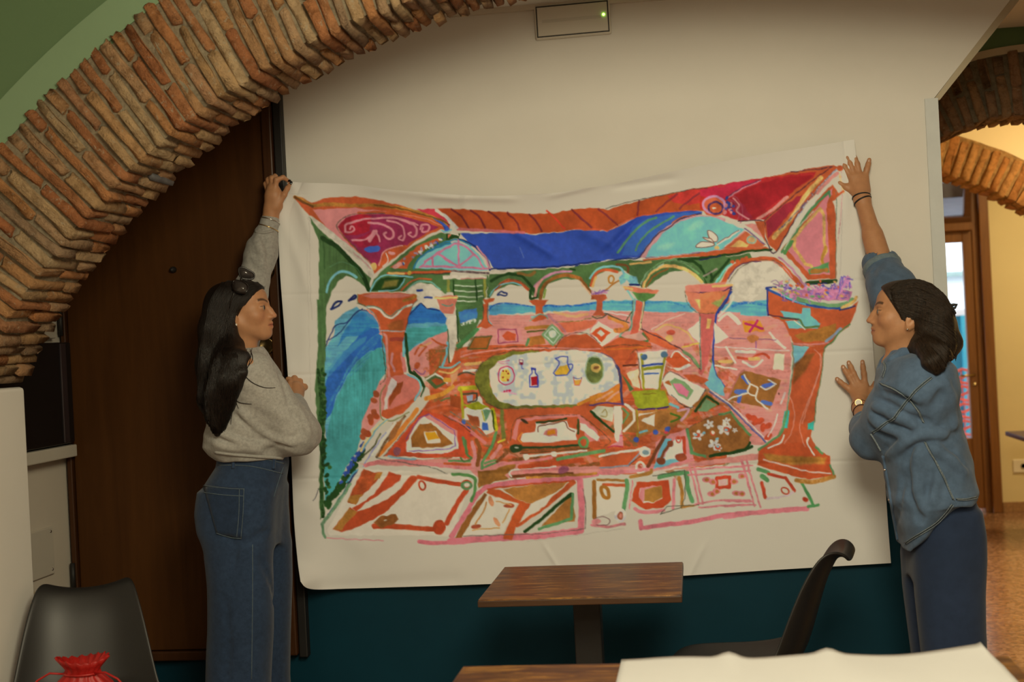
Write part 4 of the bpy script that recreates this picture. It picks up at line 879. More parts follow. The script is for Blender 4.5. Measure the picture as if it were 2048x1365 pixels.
stroke(OR, zD(170, 1130, 220, 1040, 300, 975, 400, 950, 540, 940, 620, 990, 700, 1070, 780, 1150), 8.5); stroke(CY, zD(120, 1120, 200, 1010, 240, 980), 3.4); stroke((70, 40, 80), zD(210, 1090, 270, 1010, 360, 968, 460, 963), 1.6); stroke(LIL, zD(600, 930, 700, 1020, 800, 1150), 4.0); stroke(PK, zD(560, 960, 640, 1010, 700, 1080), 2.6)
poly(PAPER, zD(240, 1110, 300, 1020, 400, 970, 540, 960, 620, 1010, 680, 1090, 600, 1110, 520, 1150, 380, 1260, 250, 1220))
# ---- right ceiling fan shape
poly((172, 40, 42), zD(0, 415, 200, 370, 480, 325, 700, 280, 1000, 232, 960, 265, 860, 330, 660, 470, 500, 640, 300, 655, 180, 610, 0, 560), 0.14)
poly((186, 40, 70), zD(0, 415, 300, 355, 460, 340, 220, 460, 180, 490, 0, 470), 0.1, alpha=0.8); poly((176, 44, 34), zD(0, 470, 120, 470, 60, 560, 0, 560), 0.12)
poly((150, 26, 36), zD(230, 480, 420, 380, 640, 320, 860, 305, 700, 430, 500, 560, 420, 640, 300, 640), 0.12, alpha=0.8); poly((150, 36, 66), zD(230, 490, 330, 520, 400, 640, 300, 640, 240, 560), 0.14, alpha=0.6)
for rr in (28, 20): stroke((170, 80, 100), [(1400 + 220 / 3.79 + rr * math.cos(a), 270 + 590 / 3.79 + rr * 1.25 * math.sin(a)) for a in np.linspace(-1.4, 0.6, 8)], 2.4, alpha=0.6)
stroke((206, 130, 130), zD(250, 480, 300, 530, 280, 580, 370, 640), 3.6); stroke((200, 120, 130), zD(200, 485, 300, 420, 460, 345), 3.2); stroke((60, 40, 70), zD(190, 490, 300, 410, 460, 340), 1.4, dry=0.4)
poly(OR, zD(480, 325, 700, 282, 1010, 228, 1040, 240, 720, 640, 580, 890, 520, 830, 480, 660, 500, 640, 690, 440, 860, 320, 880, 280, 700, 300), 0.1)
poly((150, 36, 52), zD(500, 660, 640, 530, 780, 450, 740, 520, 600, 690, 520, 790), 0.12); stroke(LGD, zD(560, 780, 700, 620, 800, 460, 920, 325), 8.5, var=0.3); stroke((228, 190, 130), zD(640, 700, 740, 560, 830, 440), 3, alpha=0.8); stroke(PK, zD(440, 640, 560, 560, 660, 470), 6)
stroke((74, 36, 50), zD(490, 650, 700, 470, 860, 340, 1000, 240), 2.0, dry=0.3); stroke((50, 26, 44), zD(290, 655, 480, 655, 485, 740, 520, 840, 575, 890, 720, 640, 860, 450, 1030, 260), 1.8, dry=0.15); stroke((80, 50, 60), zD(690, 280, 860, 265, 1000, 240), 2.0, dry=0.4)
stroke((170, 170, 180), zD(720, 650, 860, 450, 1030, 265), 3.6, dry=0.7); stroke((80, 80, 130), zD(600, 720, 760, 560, 850, 440), 2.4, dry=0.6)
poly(PK, zD(340, 680, 460, 670, 480, 780, 420, 740), 0.08); poly(OR, zD(420, 655, 490, 655, 500, 820, 460, 740)); stroke((180, 60, 50), zC(1365, 330, 1300, 340), 2)
# the round boss
ell((196, 90, 60), zD(110, 545)[0], 24, 20); ring((190, 130, 160), zD(105, 530)[0], 21, 17, 5); ell(OR, zD(115, 550)[0], 15, 12); ring((60, 40, 90), zD(118, 555)[0], 14, 12, 4, dry=0.3); ell((230, 215, 190), zD(108, 556)[0], 4.5, 2.2)
for k in range(16): ell(r_.choice([(50, 60, 130), (60, 70, 150), (200, 120, 120)]), zD(190 + 70 * r_.random(), 480 + 140 * r_.random())[0], 3 + 2 * r_.random(), 3, r_.random() * 3)
# ---- right pendant panel (pink with gold zigzag)
poly(OR, zD(610, 880, 720, 740, 900, 480, 1000, 380, 1040, 420, 1060, 460, 1010, 510, 1030, 600, 1035, 1090, 820, 1100, 700, 960), 0.1)
poly((204, 120, 124), zD(650, 860, 760, 720, 920, 510, 1000, 400, 1000, 470, 960, 560, 1000, 800, 1000, 1060, 840, 1060, 720, 940), 0.07); stroke(PK, zD(890, 440, 950, 370, 1040, 290), 7)
stroke((78, 130, 80), zD(620, 890, 700, 780, 830, 580, 980, 430), 5.0); stroke(PAPER, zD(640, 870, 720, 730, 860, 580), 2.6, dry=0.3); stroke((80, 130, 90), zD(980, 430, 985, 500), 4); stroke(OR, zD(1040, 450, 980, 520, 990, 800, 1000, 1080), 8)
stroke(LGD, zD(700, 800, 800, 680, 910, 560, 940, 610, 940, 800, 955, 880, 920, 960, 950, 1010, 860, 1020, 840, 990, 800, 980, 710, 850, 720, 800), 6.0, smooth=False, var=0.25); stroke((180, 130, 50), zD(955, 850, 925, 950, 940, 1010, 870, 1030), 6, smooth=False); stroke((80, 130, 70), zD(640, 900, 700, 810), 6); poly((86, 140, 84), zD(820, 1020, 980, 970, 980, 1040, 830, 1055)); stroke(GD, zD(850, 1035, 960, 1025), 8)
stroke(DG, zD(815, 1125, 1030, 1110), 8, var=0.3); stroke(NV, zD(830, 1135, 960, 1125), 2.5, dry=0.4); stroke((90, 110, 90), zD(1035, 430, 1030, 1100), 1.4, dry=0.3); stroke((190, 130, 130), zD(1075, 270, 1075, 540, 1045, 830), 1.6, dry=0.6); stroke(LGD, zD(1060, 300, 1090, 440), 4, dry=0.4); stroke((150, 140, 130), zD(1080, 570, 1065, 1060), 0.9, alpha=0.6); ell(OR, zD(1060, 250)[0], 7, 6)
stroke(OR, zD(1000, 490, 1060, 450, 1090, 430), 4)
# ---- left big goblet column
poly(OR, zE(430, 40, 560, 25, 800, 25, 960, 45, 975, 90, 930, 150, 900, 240, 870, 370, 640, 370, 610, 250, 520, 150, 440, 120), 0.12)
poly((190, 110, 96), zE(470, 50, 560, 35, 800, 32, 930, 48, 850, 70, 700, 75, 560, 80), 0.08); stroke(GD, zE(850, 100, 930, 75, 960, 60), 6, var=0.3); stroke((110, 110, 60), zE(430, 45, 440, 115, 500, 140), 1.6)
stroke((200, 205, 196), zE(510, 155, 620, 175, 680, 235, 740, 255, 790, 225, 840, 170, 930, 135), 4.0); stroke((90, 130, 110), zE(520, 150, 620, 160, 690, 220, 740, 235, 800, 190, 880, 150), 1.8); poly(BR, zE(700, 320, 760, 290, 850, 270, 850, 360, 720, 370), 0.2, alpha=0.6, soft=3); stroke((200, 130, 110), zE(520, 180, 610, 270, 640, 370), 3)
poly(OR, zE(640, 380, 870, 375, 840, 480, 850, 780, 700, 800, 690, 560, 660, 440), 0.12); stroke((204, 130, 116), zE(640, 400, 690, 430, 700, 600, 720, 790), 5); stroke((204, 120, 110), zE(840, 580, 860, 740), 7); stroke((190, 140, 150), zE(750, 580, 740, 660, 770, 740), 5, alpha=0.7); stroke((130, 50, 50), zE(740, 450, 840, 450), 7, alpha=0.6); stroke((200, 160, 150), zE(645, 375, 760, 380, 870, 372), 1.6); stroke((86, 86, 60), zE(655, 440, 670, 600, 690, 740), 1.4, dry=0.4)
stroke(DG, zE(870, 400, 880, 520, 890, 640, 910, 740, 980, 790, 1040, 880), 5.0); stroke(SK, zE(850, 480, 855, 600), 5)
poly((200, 112, 96), zE(700, 800, 850, 770, 960, 800, 1020, 880, 1000, 960, 900, 1060, 700, 1110, 660, 1040, 660, 940), 0.1); poly(OR, zE(660, 1100, 760, 1080, 900, 1020, 950, 970, 960, 1000, 850, 1120, 700, 1180, 650, 1150), 0.1); poly((206, 190, 180), zE(740, 800, 790, 830, 780, 900, 720, 960, 700, 1090, 670, 1080, 690, 950), 0.1); poly(RU, zE(790, 850, 850, 830, 830, 930, 760, 1000, 720, 1070, 720, 980), 0.2)
stroke(SK, zE(890, 770, 980, 820, 1010, 890, 950, 1000), 4); stroke(DG, zE(940, 740, 1010, 810, 1040, 880, 1010, 970), 3); stroke((120, 120, 70), zE(690, 870, 640, 960, 640, 1100, 660, 1180, 760, 1190, 900, 1110), 2.0)
# second (small) goblet
poly((190, 110, 90), zE(1140, 60, 1340, 50, 1340, 90, 1300, 220, 1200, 210), 0.12); stroke(LGD, zE(1140, 75, 1250, 75, 1340, 70), 4, var=0.3); stroke((90, 130, 110), zE(1200, 130, 1250, 150, 1300, 130), 2.4); poly(PAPER, zE(1255, 240, 1325, 235, 1325, 560, 1290, 660, 1260, 650)); stroke(DG, zE(1255, 360, 1265, 660), 2); stroke(SK, zE(1250, 480, 1235, 620, 1200, 700), 5); poly(OR, zE(1320, 560, 1365, 560, 1365, 640, 1280, 720, 1200, 740, 1280, 670)); stroke((120, 100, 50), zE(1190, 600, 1180, 690, 1130, 760, 1050, 800), 3); stroke(SK, zE(1180, 700, 1280, 710, 1365, 660), 3.4); stroke(LGD, zE(1180, 745, 1280, 755, 1365, 700), 4)
stroke(OR, zE(950, 590, 1010, 500, 1060, 520, 990, 600), 3.6, smooth=False); stroke(OR, zE(1110, 445, 1180, 490, 1240, 510), 3.4); ell(OR, zE(975, 690)[0], 6, 7, 0.6); stroke((150, 90, 120), zE(950, 720, 1020, 770, 1050, 740), 3); stroke(LGD, zE(1000, 520, 1100, 480), 4, alpha=0.6)
poly((74, 90, 50), zE(1050, 810, 1150, 760, 1250, 840, 1140, 910)); poly(RU, zE(1100, 820, 1150, 800, 1220, 840, 1150, 875)); stroke(WH, zE(1060, 810, 1140, 765, 1190, 790, 1250, 845), 3.2, smooth=False)
stroke((206, 130, 50), zE(1060, 990, 1200, 950, 1300, 880), 9, var=0.3); stroke((206, 130, 50), zE(1230, 820, 1320, 820), 8, var=0.3); stroke((90, 110, 60), zE(1190, 1010, 1330, 960), 3)
# mid small columns
poly(OR, zB(530, 1175, 635, 1170, 620, 1200, 575, 1215, 565, 1365, 530, 1365, 545, 1220), 0.1); poly(OR, zG(300, 40, 350, 40, 345, 170, 385, 240, 330, 260, 250, 250, 300, 170), 0.1); stroke(SK, zG(345, 60, 345, 170, 380, 220), 2)
poly(OR, zB(945, 1190, 1120, 1180, 1070, 1240, 1075, 1310, 1010, 1310, 1010, 1240, 980, 1225), 0.1); stroke(SK, zB(970, 1340, 1040, 1325, 1110, 1330), 3); poly(OR, zG(730, 180, 790, 140, 850, 140, 890, 170, 840, 190, 760, 195), 0.1); stroke((110, 150, 130), zG(730, 190, 800, 140, 860, 140, 890, 175), 2)
poly(RU, zB(1510, 1150, 1592, 1145, 1592, 1180, 1510, 1180)); poly((170, 80, 50), zH(0, 50, 150, 45, 160, 70, 115, 110, 110, 200, 140, 235, 20, 240, 60, 190, 60, 100), 0.12); stroke((60, 70, 50), zH(20, 245, 70, 265, 145, 230), 2)
for k in range(14): stroke(r_.choice([(170, 110, 150), (120, 80, 150), (200, 130, 150)]), zH(*(60 + 100 * (r_.random() - .5), 40, 90 + 160 * (r_.random() - .5), 0 + 30 * r_.random())), 1.6)
# goblet 3 (green) and goblet 4 (pink) on the right half
poly((80, 120, 60), zH(380, 20, 610, 10, 580, 60, 500, 110, 440, 100), 0.2); poly((200, 110, 80), zC(450, 1240, 600, 1260, 760, 1280, 740, 1310, 560, 1300, 460, 1270)); stroke(LGD, zC(450, 1250, 520, 1270), 4); stroke(SK, zC(480, 1280, 530, 1360), 3)
poly((196, 90, 66), zH(425, 100, 480, 110, 450, 330, 440, 400, 360, 400, 390, 300), 0.12); stroke((200, 180, 130), zH(490, 110, 470, 280, 450, 370), 3.4); stroke((120, 160, 140), zH(410, 90, 380, 250, 370, 350, 290, 390, 270, 440), 4); stroke(DG, zH(330, 280, 380, 200), 1.6); poly((200, 150, 130), zH(300, 420, 380, 400, 450, 390, 520, 450, 400, 460), 0.1); stroke((66, 110, 60), zH(280, 430, 380, 470, 480, 475, 530, 455, 480, 400), 4.0)
poly((196, 110, 84), zH(865, 10, 1290, 5, 1260, 120, 1150, 210, 1000, 210, 920, 150), 0.14); poly(LGD, zH(950, 90, 1080, 90, 1100, 180, 1000, 180), 0.25, soft=2); poly((130, 150, 80), zH(1100, 130, 1220, 60, 1200, 160, 1120, 180), 0.25, soft=3); stroke((70, 30, 60), zH(880, 5, 1060, 35, 1200, 20, 1290, 0), 2.4); poly((206, 120, 100), zC(1005, 1240, 1200, 1215, 1365, 1200, 1365, 1270, 1200, 1310, 1010, 1290), 0.1); stroke(LGD, zC(1220, 1285, 1365, 1255), 5)
poly((200, 104, 96), zD(0, 1140, 240, 1140, 230, 1190, 100, 1200, 0, 1190), 0.1); stroke(LGD, zD(100, 1150, 240, 1140), 5); stroke((50, 36, 70), zD(0, 1195, 140, 1195, 240, 1155), 2); poly((196, 110, 70), zD(0, 1200, 230, 1180, 150, 1330, 110, 1365, 0, 1365), 0.16); poly((140, 150, 80), zD(90, 1280, 190, 1220, 150, 1310), 0.2, soft=3); stroke((40, 50, 110), zD(235, 1160, 200, 1270, 140, 1350), 2.6)
poly((190, 92, 84), zH(1000, 215, 1140, 220, 1130, 400, 1060, 700, 1020, 780, 990, 760, 1010, 500), 0.12); poly(LGD, zH(1070, 260, 1110, 260, 1090, 350, 1050, 350), 0.2); stroke((30, 60, 140), zH(1290, 20, 1220, 120, 1150, 230, 1135, 400, 1120, 620, 1140, 760, 1220, 880), 3.6); poly((112, 170, 190), zH(1110, 650, 1140, 760, 1220, 880, 1220, 970, 1090, 910, 1040, 850, 1080, 800), 0.1); stroke((110, 160, 130), zH(1000, 250, 1000, 500, 1015, 720), 2.4); stroke(WH, zH(1310, 60, 1260, 150, 1170, 240), 4, alpha=0.8); poly(OR, zH(850, 770, 960, 770, 1080, 820, 1020, 850, 900, 830), 0.12)
# ---- floor tiles of the terrace, far part
for a in ((170, 450, 220, 340, 380, 335, 340, 440),): poly((150, 84, 36), zG(*a), 0.2); stroke((80, 80, 36), zG(*a), 2.6, closed=True, smooth=False)
poly((206, 130, 124), zG(415, 400, 430, 260, 640, 262, 660, 380)); poly((190, 80, 46), zG(470, 330, 520, 290, 600, 310, 590, 370, 500, 370), 0.1); stroke((150, 60, 90), zG(440, 270, 600, 270, 620, 380, 440, 395), 2.0, closed=True, smooth=False)
stroke(GD, zG(690, 260, 800, 250, 900, 245), 7); stroke((80, 80, 30), zG(700, 295, 860, 280), 3.4); poly((160, 100, 44), zG(720, 340, 850, 320, 870, 400, 720, 420), 0.2)
poly((120, 150, 104), zG(830, 320, 930, 215, 1040, 320, 940, 430), 0.1); stroke((190, 200, 180), zG(860, 320, 930, 245, 1005, 320, 940, 400), 1.8, closed=True, smooth=False); ell((196, 200, 186), zG(935, 315)[0], 8, 8); stroke((80, 120, 70), zG(700, 410, 715, 360), 5)
poly(OR, zG(940, 440, 1050, 330, 1240, 310, 1365, 400, 1365, 445, 1100, 450), 0.1); poly((196, 100, 70), zG(1020, 290, 960, 220, 1200, 190, 1340, 190, 1300, 250, 1100, 300), 0.12); stroke(LGD, zG(950, 110, 1100, 150, 1250, 130), 6, alpha=0.6); stroke((110, 110, 50), zG(960, 205, 1150, 195, 1365, 150), 1.8, dry=0.4); stroke((170, 110, 130), zG(890, 140, 960, 200, 1050, 290), 5, alpha=0.6)
stroke((206, 130, 116), zG(100, 520, 250, 480, 500, 450, 900, 440, 1365, 450), 3.2); stroke(LGD, zG(140, 590, 280, 575), 6); stroke(WH, zG(130, 650, 240, 640), 5); stroke(OR, zG(110, 560, 300, 540), 6)
poly((216, 206, 190), zH(0, 380, 80, 290, 270, 400, 110, 520), 0.05); poly((200, 80, 40), zH(10, 395, 90, 335, 185, 395, 110, 475), 0.08); poly((190, 190, 180), zH(60, 400, 95, 365, 135, 400, 100, 425)); stroke((190, 110, 40), zH(180, 250, 300, 300, 330, 360, 230, 370), 9, var=0.4, alpha=0.8); poly(OR, zH(0, 480, 110, 520, 270, 430, 550, 480, 560, 540, 400, 560, 420, 700, 250, 700, 180, 590), 0.12); stroke((70, 70, 60), zH(130, 215, 350, 300), 2.2); poly((206, 84, 40), zH(460, 360, 640, 400, 830, 540, 700, 540, 540, 470), 0.2, alpha=0.8); stroke((70, 50, 60), zH(460, 355, 660, 450, 850, 560, 1000, 720), 2.2, dry=0.2); stroke((200, 110, 40), zH(160, 545, 400, 530, 540, 510), 3, dry=0.4)
poly((206, 140, 120), zH(560, 370, 680, 310, 880, 370, 960, 470, 760, 500), 0.1); stroke(LGD, zH(600, 370, 700, 320, 870, 380, 940, 470), 3); ell(LGD, zH(720, 440)[0], 8, 7); ell((190, 80, 60), zH(740, 390)[0], 9, 5); poly((216, 208, 194), zH(890, 370, 1000, 280, 1000, 500), 0.04); poly((216, 208, 194), zH(1130, 300, 1260, 430, 1140, 500), 0.04); stroke((220, 200, 190), zH(1170, 280, 1250, 220, 1350, 310), 5); stroke(WH, zH(130, 205, 350, 235), 3, alpha=0.7); stroke((216, 180, 160), zH(560, 360, 720, 270, 860, 220), 2); stroke((206, 170, 70), zH(840, 520, 990, 490), 3)
# ---- chair with green seat, small mats around (right centre)
poly((206, 198, 186), zH(430, 570, 700, 550, 700, 640, 640, 900, 470, 900), 0.06); stroke((150, 140, 40), zH(470, 590, 480, 760, 490, 900), 5); stroke((150, 140, 40), zH(690, 600, 650, 760, 630, 900), 5); stroke(BL, zH(480, 690, 660, 675), 4); stroke((140, 140, 30), zH(500, 720, 650, 705), 6); stroke((60, 90, 150), zH(500, 765, 620, 760), 3); ell((70, 100, 130), zH(490, 610)[0], 6, 6); ell((80, 110, 130), zH(680, 590)[0], 7, 6); poly((206, 200, 190), zH(500, 780, 620, 770, 620, 890, 500, 890), 0.05)
poly((140, 142, 36), zH(370, 930, 640, 900, 690, 910, 720, 1060, 440, 1090, 400, 1010), 0.2); stroke((60, 40, 90), zH(430, 1095, 600, 1080, 710, 1065), 3.4); stroke((110, 90, 30), zH(480, 950, 600, 945), 1.6); stroke((190, 120, 40), zH(640, 910, 690, 930, 730, 1080), 2)
for a in ((425, 1100, 430, 1365), (600, 1090, 600, 1270), (715, 1080, 700, 1230)): stroke((150, 130, 40), zH(*a), 4.2)
poly((150, 96, 44), zH(300, 1100, 420, 1110, 430, 1300, 300, 1300), 0.2); poly((160, 104, 50), zH(440, 1100, 960, 1080, 900, 1160, 720, 1260, 440, 1330), 0.22); poly((206, 198, 188), zH(460, 1190, 590, 1130, 580, 1240), 0.05); poly((200, 196, 186), zH(440, 1130, 600, 1110, 440, 1150)); stroke((66, 100, 30), zH(740, 1130, 820, 1165, 740, 1205), 4); stroke((190, 140, 150), zH(800, 1100, 900, 1090, 830, 1190), 5); stroke((110, 170, 190), zH(730, 1040, 800, 1070), 6); stroke((110, 170, 180), zH(450, 1300, 520, 1280), 4)
for c in ((595, 1300), (705, 1270), (420, 1365)): ell((60, 84, 160), zH(*c)[0], 6, 5.5)
ell((190, 60, 70), zH(690, 1295)[0], 4, 3)
poly((210, 202, 188), zH(650, 820, 720, 740, 1050, 910, 930, 1090, 720, 960), 0.04); poly((120, 150, 100), zH(720, 830, 770, 800, 860, 840, 940, 920, 890, 1000, 800, 960), 0.1); poly((200, 110, 130), zH(750, 850, 830, 860, 900, 920, 880, 980, 800, 940), 0.1); stroke((110, 90, 80), zH(660, 820, 730, 745, 860, 810), 1.6); stroke((60, 60, 50), zH(740, 960, 920, 1080, 1050, 910), 1.8, dry=0.4); poly((170, 90, 40), zH(680, 850, 720, 820, 740, 880), 0.1)
poly((196, 84, 44), zH(690, 640, 790, 560, 920, 670, 800, 740), 0.1); poly((216, 208, 194), zH(690, 690, 740, 720, 830, 700, 900, 670, 930, 690, 800, 740)); stroke((216, 210, 196), zH(740, 610, 790, 560, 900, 650), 3); stroke((110, 140, 90), zH(850, 560, 930, 620, 990, 700), 6, dry=0.2); poly((216, 190, 150), zH(330, 760, 440, 720, 450, 900, 390, 880), 0.2); poly(GR, zH(280, 760, 400, 910, 360, 920), 0.1); stroke((80, 40, 30), zH(300, 690, 430, 685), 3); stroke((150, 60, 40), zH(340, 660, 400, 590), 8, alpha=0.5)
poly((150, 94, 40), zH(930, 1060, 1060, 930, 1190, 1040, 1060, 1110), 0.15); stroke(DG, zH(960, 1110, 1060, 965, 1170, 1040), 5, smooth=False); poly((110, 140, 96), zH(980, 1110, 1060, 990, 1150, 1050, 1060, 1110), 0.1)
# ---- big marble table
poly((104, 104, 40), zG(230, 660, 280, 590, 380, 520, 560, 470, 800, 460, 820, 480, 560, 520, 430, 570, 360, 640, 360, 780, 420, 900, 560, 960, 1120, 960, 1120, 985, 620, 985, 440, 990, 330, 930, 260, 830, 225, 740), 0.3)
poly((212, 206, 196), zG(360, 640, 440, 560, 600, 500, 800, 475, 1100, 455, 1250, 460, 1365, 510, 1365, 860, 1160, 950, 900, 960, 600, 965, 450, 930, 390, 850, 360, 760), 0.03)
poly((212, 206, 196), zH(0, 560, 100, 580, 200, 620, 250, 720, 270, 850, 150, 920, 0, 970), 0.03)
mw = win(np.array(zG(360, 470, 1365, 950) + zH(250, 900)), 2); mm = np.clip((vnoise(15, 15, 21)[mw] * 0.6 + vnoise(6, 6, 22)[mw] * 0.4 - 0.50) * 4.0, 0, 0.60)
white = np.clip((IMG[mw].min(-1) - 175) / 12, 0, 1); cv = (mm * white)[..., None]; IMG[mw] = IMG[mw] * (1 - cv) + np.array((150, 160, 188), np.float32) * cv
stroke((110, 110, 46), zG(600, 975, 900, 970, 1150, 955), 3.4); stroke((60, 56, 90), zH(240, 690, 270, 760, 290, 1000, 300, 1040), 5); stroke((100, 90, 120), zH(100, 575, 200, 620, 245, 700), 1.6)
poly((206, 120, 44), zH(0, 970, 150, 920, 270, 850, 280, 1010, 150, 1030, 0, 1050), 0.2); stroke((220, 150, 110), zH(60, 1000, 200, 930), 5); stroke((220, 150, 120), zH(150, 1010, 260, 930), 4); stroke((90, 60, 110), zH(0, 1055, 150, 1030, 300, 1040), 3.0); stroke((206, 130, 44), zG(1170, 950, 1365, 870), 7)
ring((170, 40, 66), zG(512, 690)[0], 16.5, 18.5, 2.2); ell((206, 166, 70), zG(505, 690)[0], 11, 13, 0.3, var=0.3)
for c in ((480, 652), (513, 655), (535, 675), (485, 710), (532, 730)): ell((130, 30, 24), zG(*c)[0], 2, 2)
stroke((110, 60, 90), zG(632, 548, 665, 548, 660, 590, 635, 590, 632, 548), 1.3, smooth=False); poly((120, 24, 40), zG(636, 568, 662, 568, 656, 592, 642, 592)); stroke((60, 70, 130), zG(650, 595, 654, 628, 668, 630), 1.4, smooth=False)
poly((150, 24, 34), zG(742, 700, 795, 690, 800, 780, 745, 785), 0.12); stroke((50, 56, 140), zG(742, 625, 775, 625, 778, 665, 800, 690, 800, 795, 728, 795, 728, 690, 745, 665), 2.4, closed=True, smooth=False); stroke((50, 56, 140), zG(742, 632, 775, 632), 3)
poly((206, 160, 50), zG(950, 670, 1000, 600, 1070, 590, 1090, 640, 1060, 680, 960, 690), 0.2); stroke((60, 70, 150), zG(960, 535, 1000, 520, 1070, 516, 1068, 575, 1095, 640, 1060, 685, 960, 690, 940, 670, 990, 590, 990, 560, 960, 535), 2.2, smooth=False); stroke((60, 70, 150), zG(1075, 590, 1115, 590, 1110, 630, 1080, 665), 2.2)
poly((216, 150, 60), zG(1130, 730, 1190, 730, 1180, 772, 1135, 772)); stroke((200, 90, 70), zG(1125, 705, 1135, 772, 1180, 775, 1198, 705), 1.6, smooth=False); stroke((80, 80, 120), zG(1125, 712, 1160, 720, 1198, 708), 1.5)
ell((110, 120, 60), zG(1315, 640)[0], 17.5, 26, 0.0, var=0.25); ell((80, 100, 54), zG(1305, 560)[0], 12, 8, 0.3); ell((206, 170, 90), zG(1325, 620)[0], 10, 10); ell((140, 90, 50), zG(1330, 622)[0], 5, 3, -0.5); ring((150, 170, 130), zG(1315, 640)[0], 18.5, 27.5, 2)
for x in (495, 520, 545): ell((170, 36, 66), zG(x, 833)[0], 2.4, 2.4)
stroke((206, 130, 140), zG(470, 840, 540, 845, 605, 855), 2.5, alpha=0.6); stroke((190, 80, 100), zG(430, 570, 480, 562, 540, 555), 1.8, dry=0.3); stroke((190, 80, 100), zG(440, 580, 530, 580), 1.4, dry=0.4)
# left small chair and floor bits
poly((206, 200, 188), zG(270, 870, 300, 940, 380, 1000, 400, 1200, 330, 1230, 200, 1100, 110, 1090, 130, 1000), 0.06); stroke((170, 160, 40), zG(90, 810, 230, 800), 9, var=0.3); poly((150, 150, 30), zG(110, 960, 260, 930, 370, 980, 230, 1005), 0.2); stroke((60, 70, 50), zG(110, 860, 240, 850), 3); poly((150, 160, 190), zG(150, 870, 205, 865, 205, 915, 155, 925)); stroke((160, 150, 40), zG(100, 820, 110, 930, 120, 1070), 5); stroke((60, 60, 50), zG(160, 930, 240, 920, 240, 860), 3); stroke((180, 170, 30), zG(390, 1000, 420, 1180), 8, var=0.3); stroke((30, 56, 24), zG(385, 1010, 405, 1180), 2.5)
stroke((110, 110, 50), zG(470, 1010, 480, 1150, 490, 1260), 8, var=0.2); stroke((200, 180, 60), zG(440, 1300, 500, 1270), 4); poly((160, 80, 44), zG(150, 1040, 260, 1070, 270, 1160, 180, 1110), 0.15); poly((100, 140, 100), zG(300, 1000, 380, 1000, 320, 1110)); stroke((170, 160, 30), zG(290, 1010, 310, 1100), 2.4); ell((60, 90, 160), zG(125, 1110)[0], 4.5, 5.5); poly((60, 96, 170), zG(290, 1120, 340, 1120, 350, 1190, 290, 1190)); ell((60, 70, 120), zG(150, 1170)[0], 8, 5); stroke((170, 60, 60), zG(80, 1220, 200, 1230), 6)
stroke((206, 120, 116), zG(0, 1070, 120, 1150, 320, 1300), 7, dry=0.2); stroke((120, 110, 90), zG(0, 1020, 150, 1110, 330, 1240, 400, 1200), 2.6, dry=0.5); stroke((70, 70, 50), zG(60, 690, 140, 660, 220, 680), 3); poly((206, 140, 100), zG(10, 680, 80, 640, 60, 720, 10, 790), 0.2); poly(RU, zG(0, 860, 90, 880, 100, 1000, 0, 960), 0.15)
# centre front rug
poly(OR, zG(500, 1010, 900, 985, 1300, 970, 1365, 1010, 1365, 1340, 540, 1340, 520, 1180), 0.1); poly((206, 120, 110), zG(560, 1260, 610, 1090, 900, 1040, 1180, 1040, 1340, 1200, 1365, 1290, 1250, 1290, 1160, 1060, 800, 1090, 640, 1110, 600, 1280), 0.08)
poly((206, 200, 190), zG(640, 1270, 660, 1220, 770, 1200, 780, 1120, 830, 1130, 1060, 1100, 1080, 1160, 1150, 1180, 1150, 1270, 900, 1300, 660, 1300), 0.04); poly((206, 200, 190), zG(1180, 1120, 1230, 1130, 1365, 1250, 1340, 1290, 1180, 1180), 0.04); stroke((110, 60, 36), zG(800, 1200, 810, 1150, 930, 1130, 1040, 1110, 1070, 1170, 1130, 1200), 2.0); stroke(DG, zG(790, 1120, 920, 1105, 1060, 1080), 3.6); stroke((50, 70, 30), zG(1165, 1090, 1165, 1220), 4); poly((206, 120, 110), zG(850, 1230, 890, 1175, 970, 1170, 980, 1245)); poly((214, 130, 30), zG(885, 1190, 955, 1185, 960, 1225, 885, 1225)); stroke((206, 120, 50), zG(660, 1210, 620, 1260, 650, 1300), 3)
stroke((36, 60, 30), zG(560, 1340, 800, 1345, 1180, 1325), 4.2); ring((90, 140, 80), zG(1215, 1300)[0], 9, 10, 5); ell((40, 60, 30), zK(600, 350)[0], 13, 9); ell((180, 180, 160), zK(605, 345)[0], 5, 2); ell((60, 50, 30), zG(680, 1105)[0], 9, 3, 0.5)
poly((196, 190, 160), zH(0, 1110, 60, 1060, 220, 1070, 210, 1200, 100, 1170), 0.1); stroke(DG, zH(10, 1110, 120, 1210, 215, 1290), 5); stroke((150, 130, 70), zH(110, 1120, 140, 1090, 150, 1150, 100, 1150), 1.8); poly((210, 204, 194), zH(220, 1060, 290, 1055, 290, 1365, 225, 1365), 0.05); stroke((90, 130, 80), zH(300, 1080, 350, 1130, 300, 1210), 4, smooth=False); stroke((214, 206, 192), zH(320, 1040, 400, 1100, 400, 1190, 310, 1290), 5, smooth=False)
poly((206, 130, 130), zL(185, 215, 225, 215, 235, 370, 90, 385, 180, 320)); stroke((180, 50, 70), zL(80, 388, 150, 370, 230, 380), 2.4); stroke((180, 60, 80), zL(185, 268, 225, 265), 2); poly((214, 208, 196), zL(140, 0, 225, 0, 225, 200, 180, 330, 150, 310), 0.05)
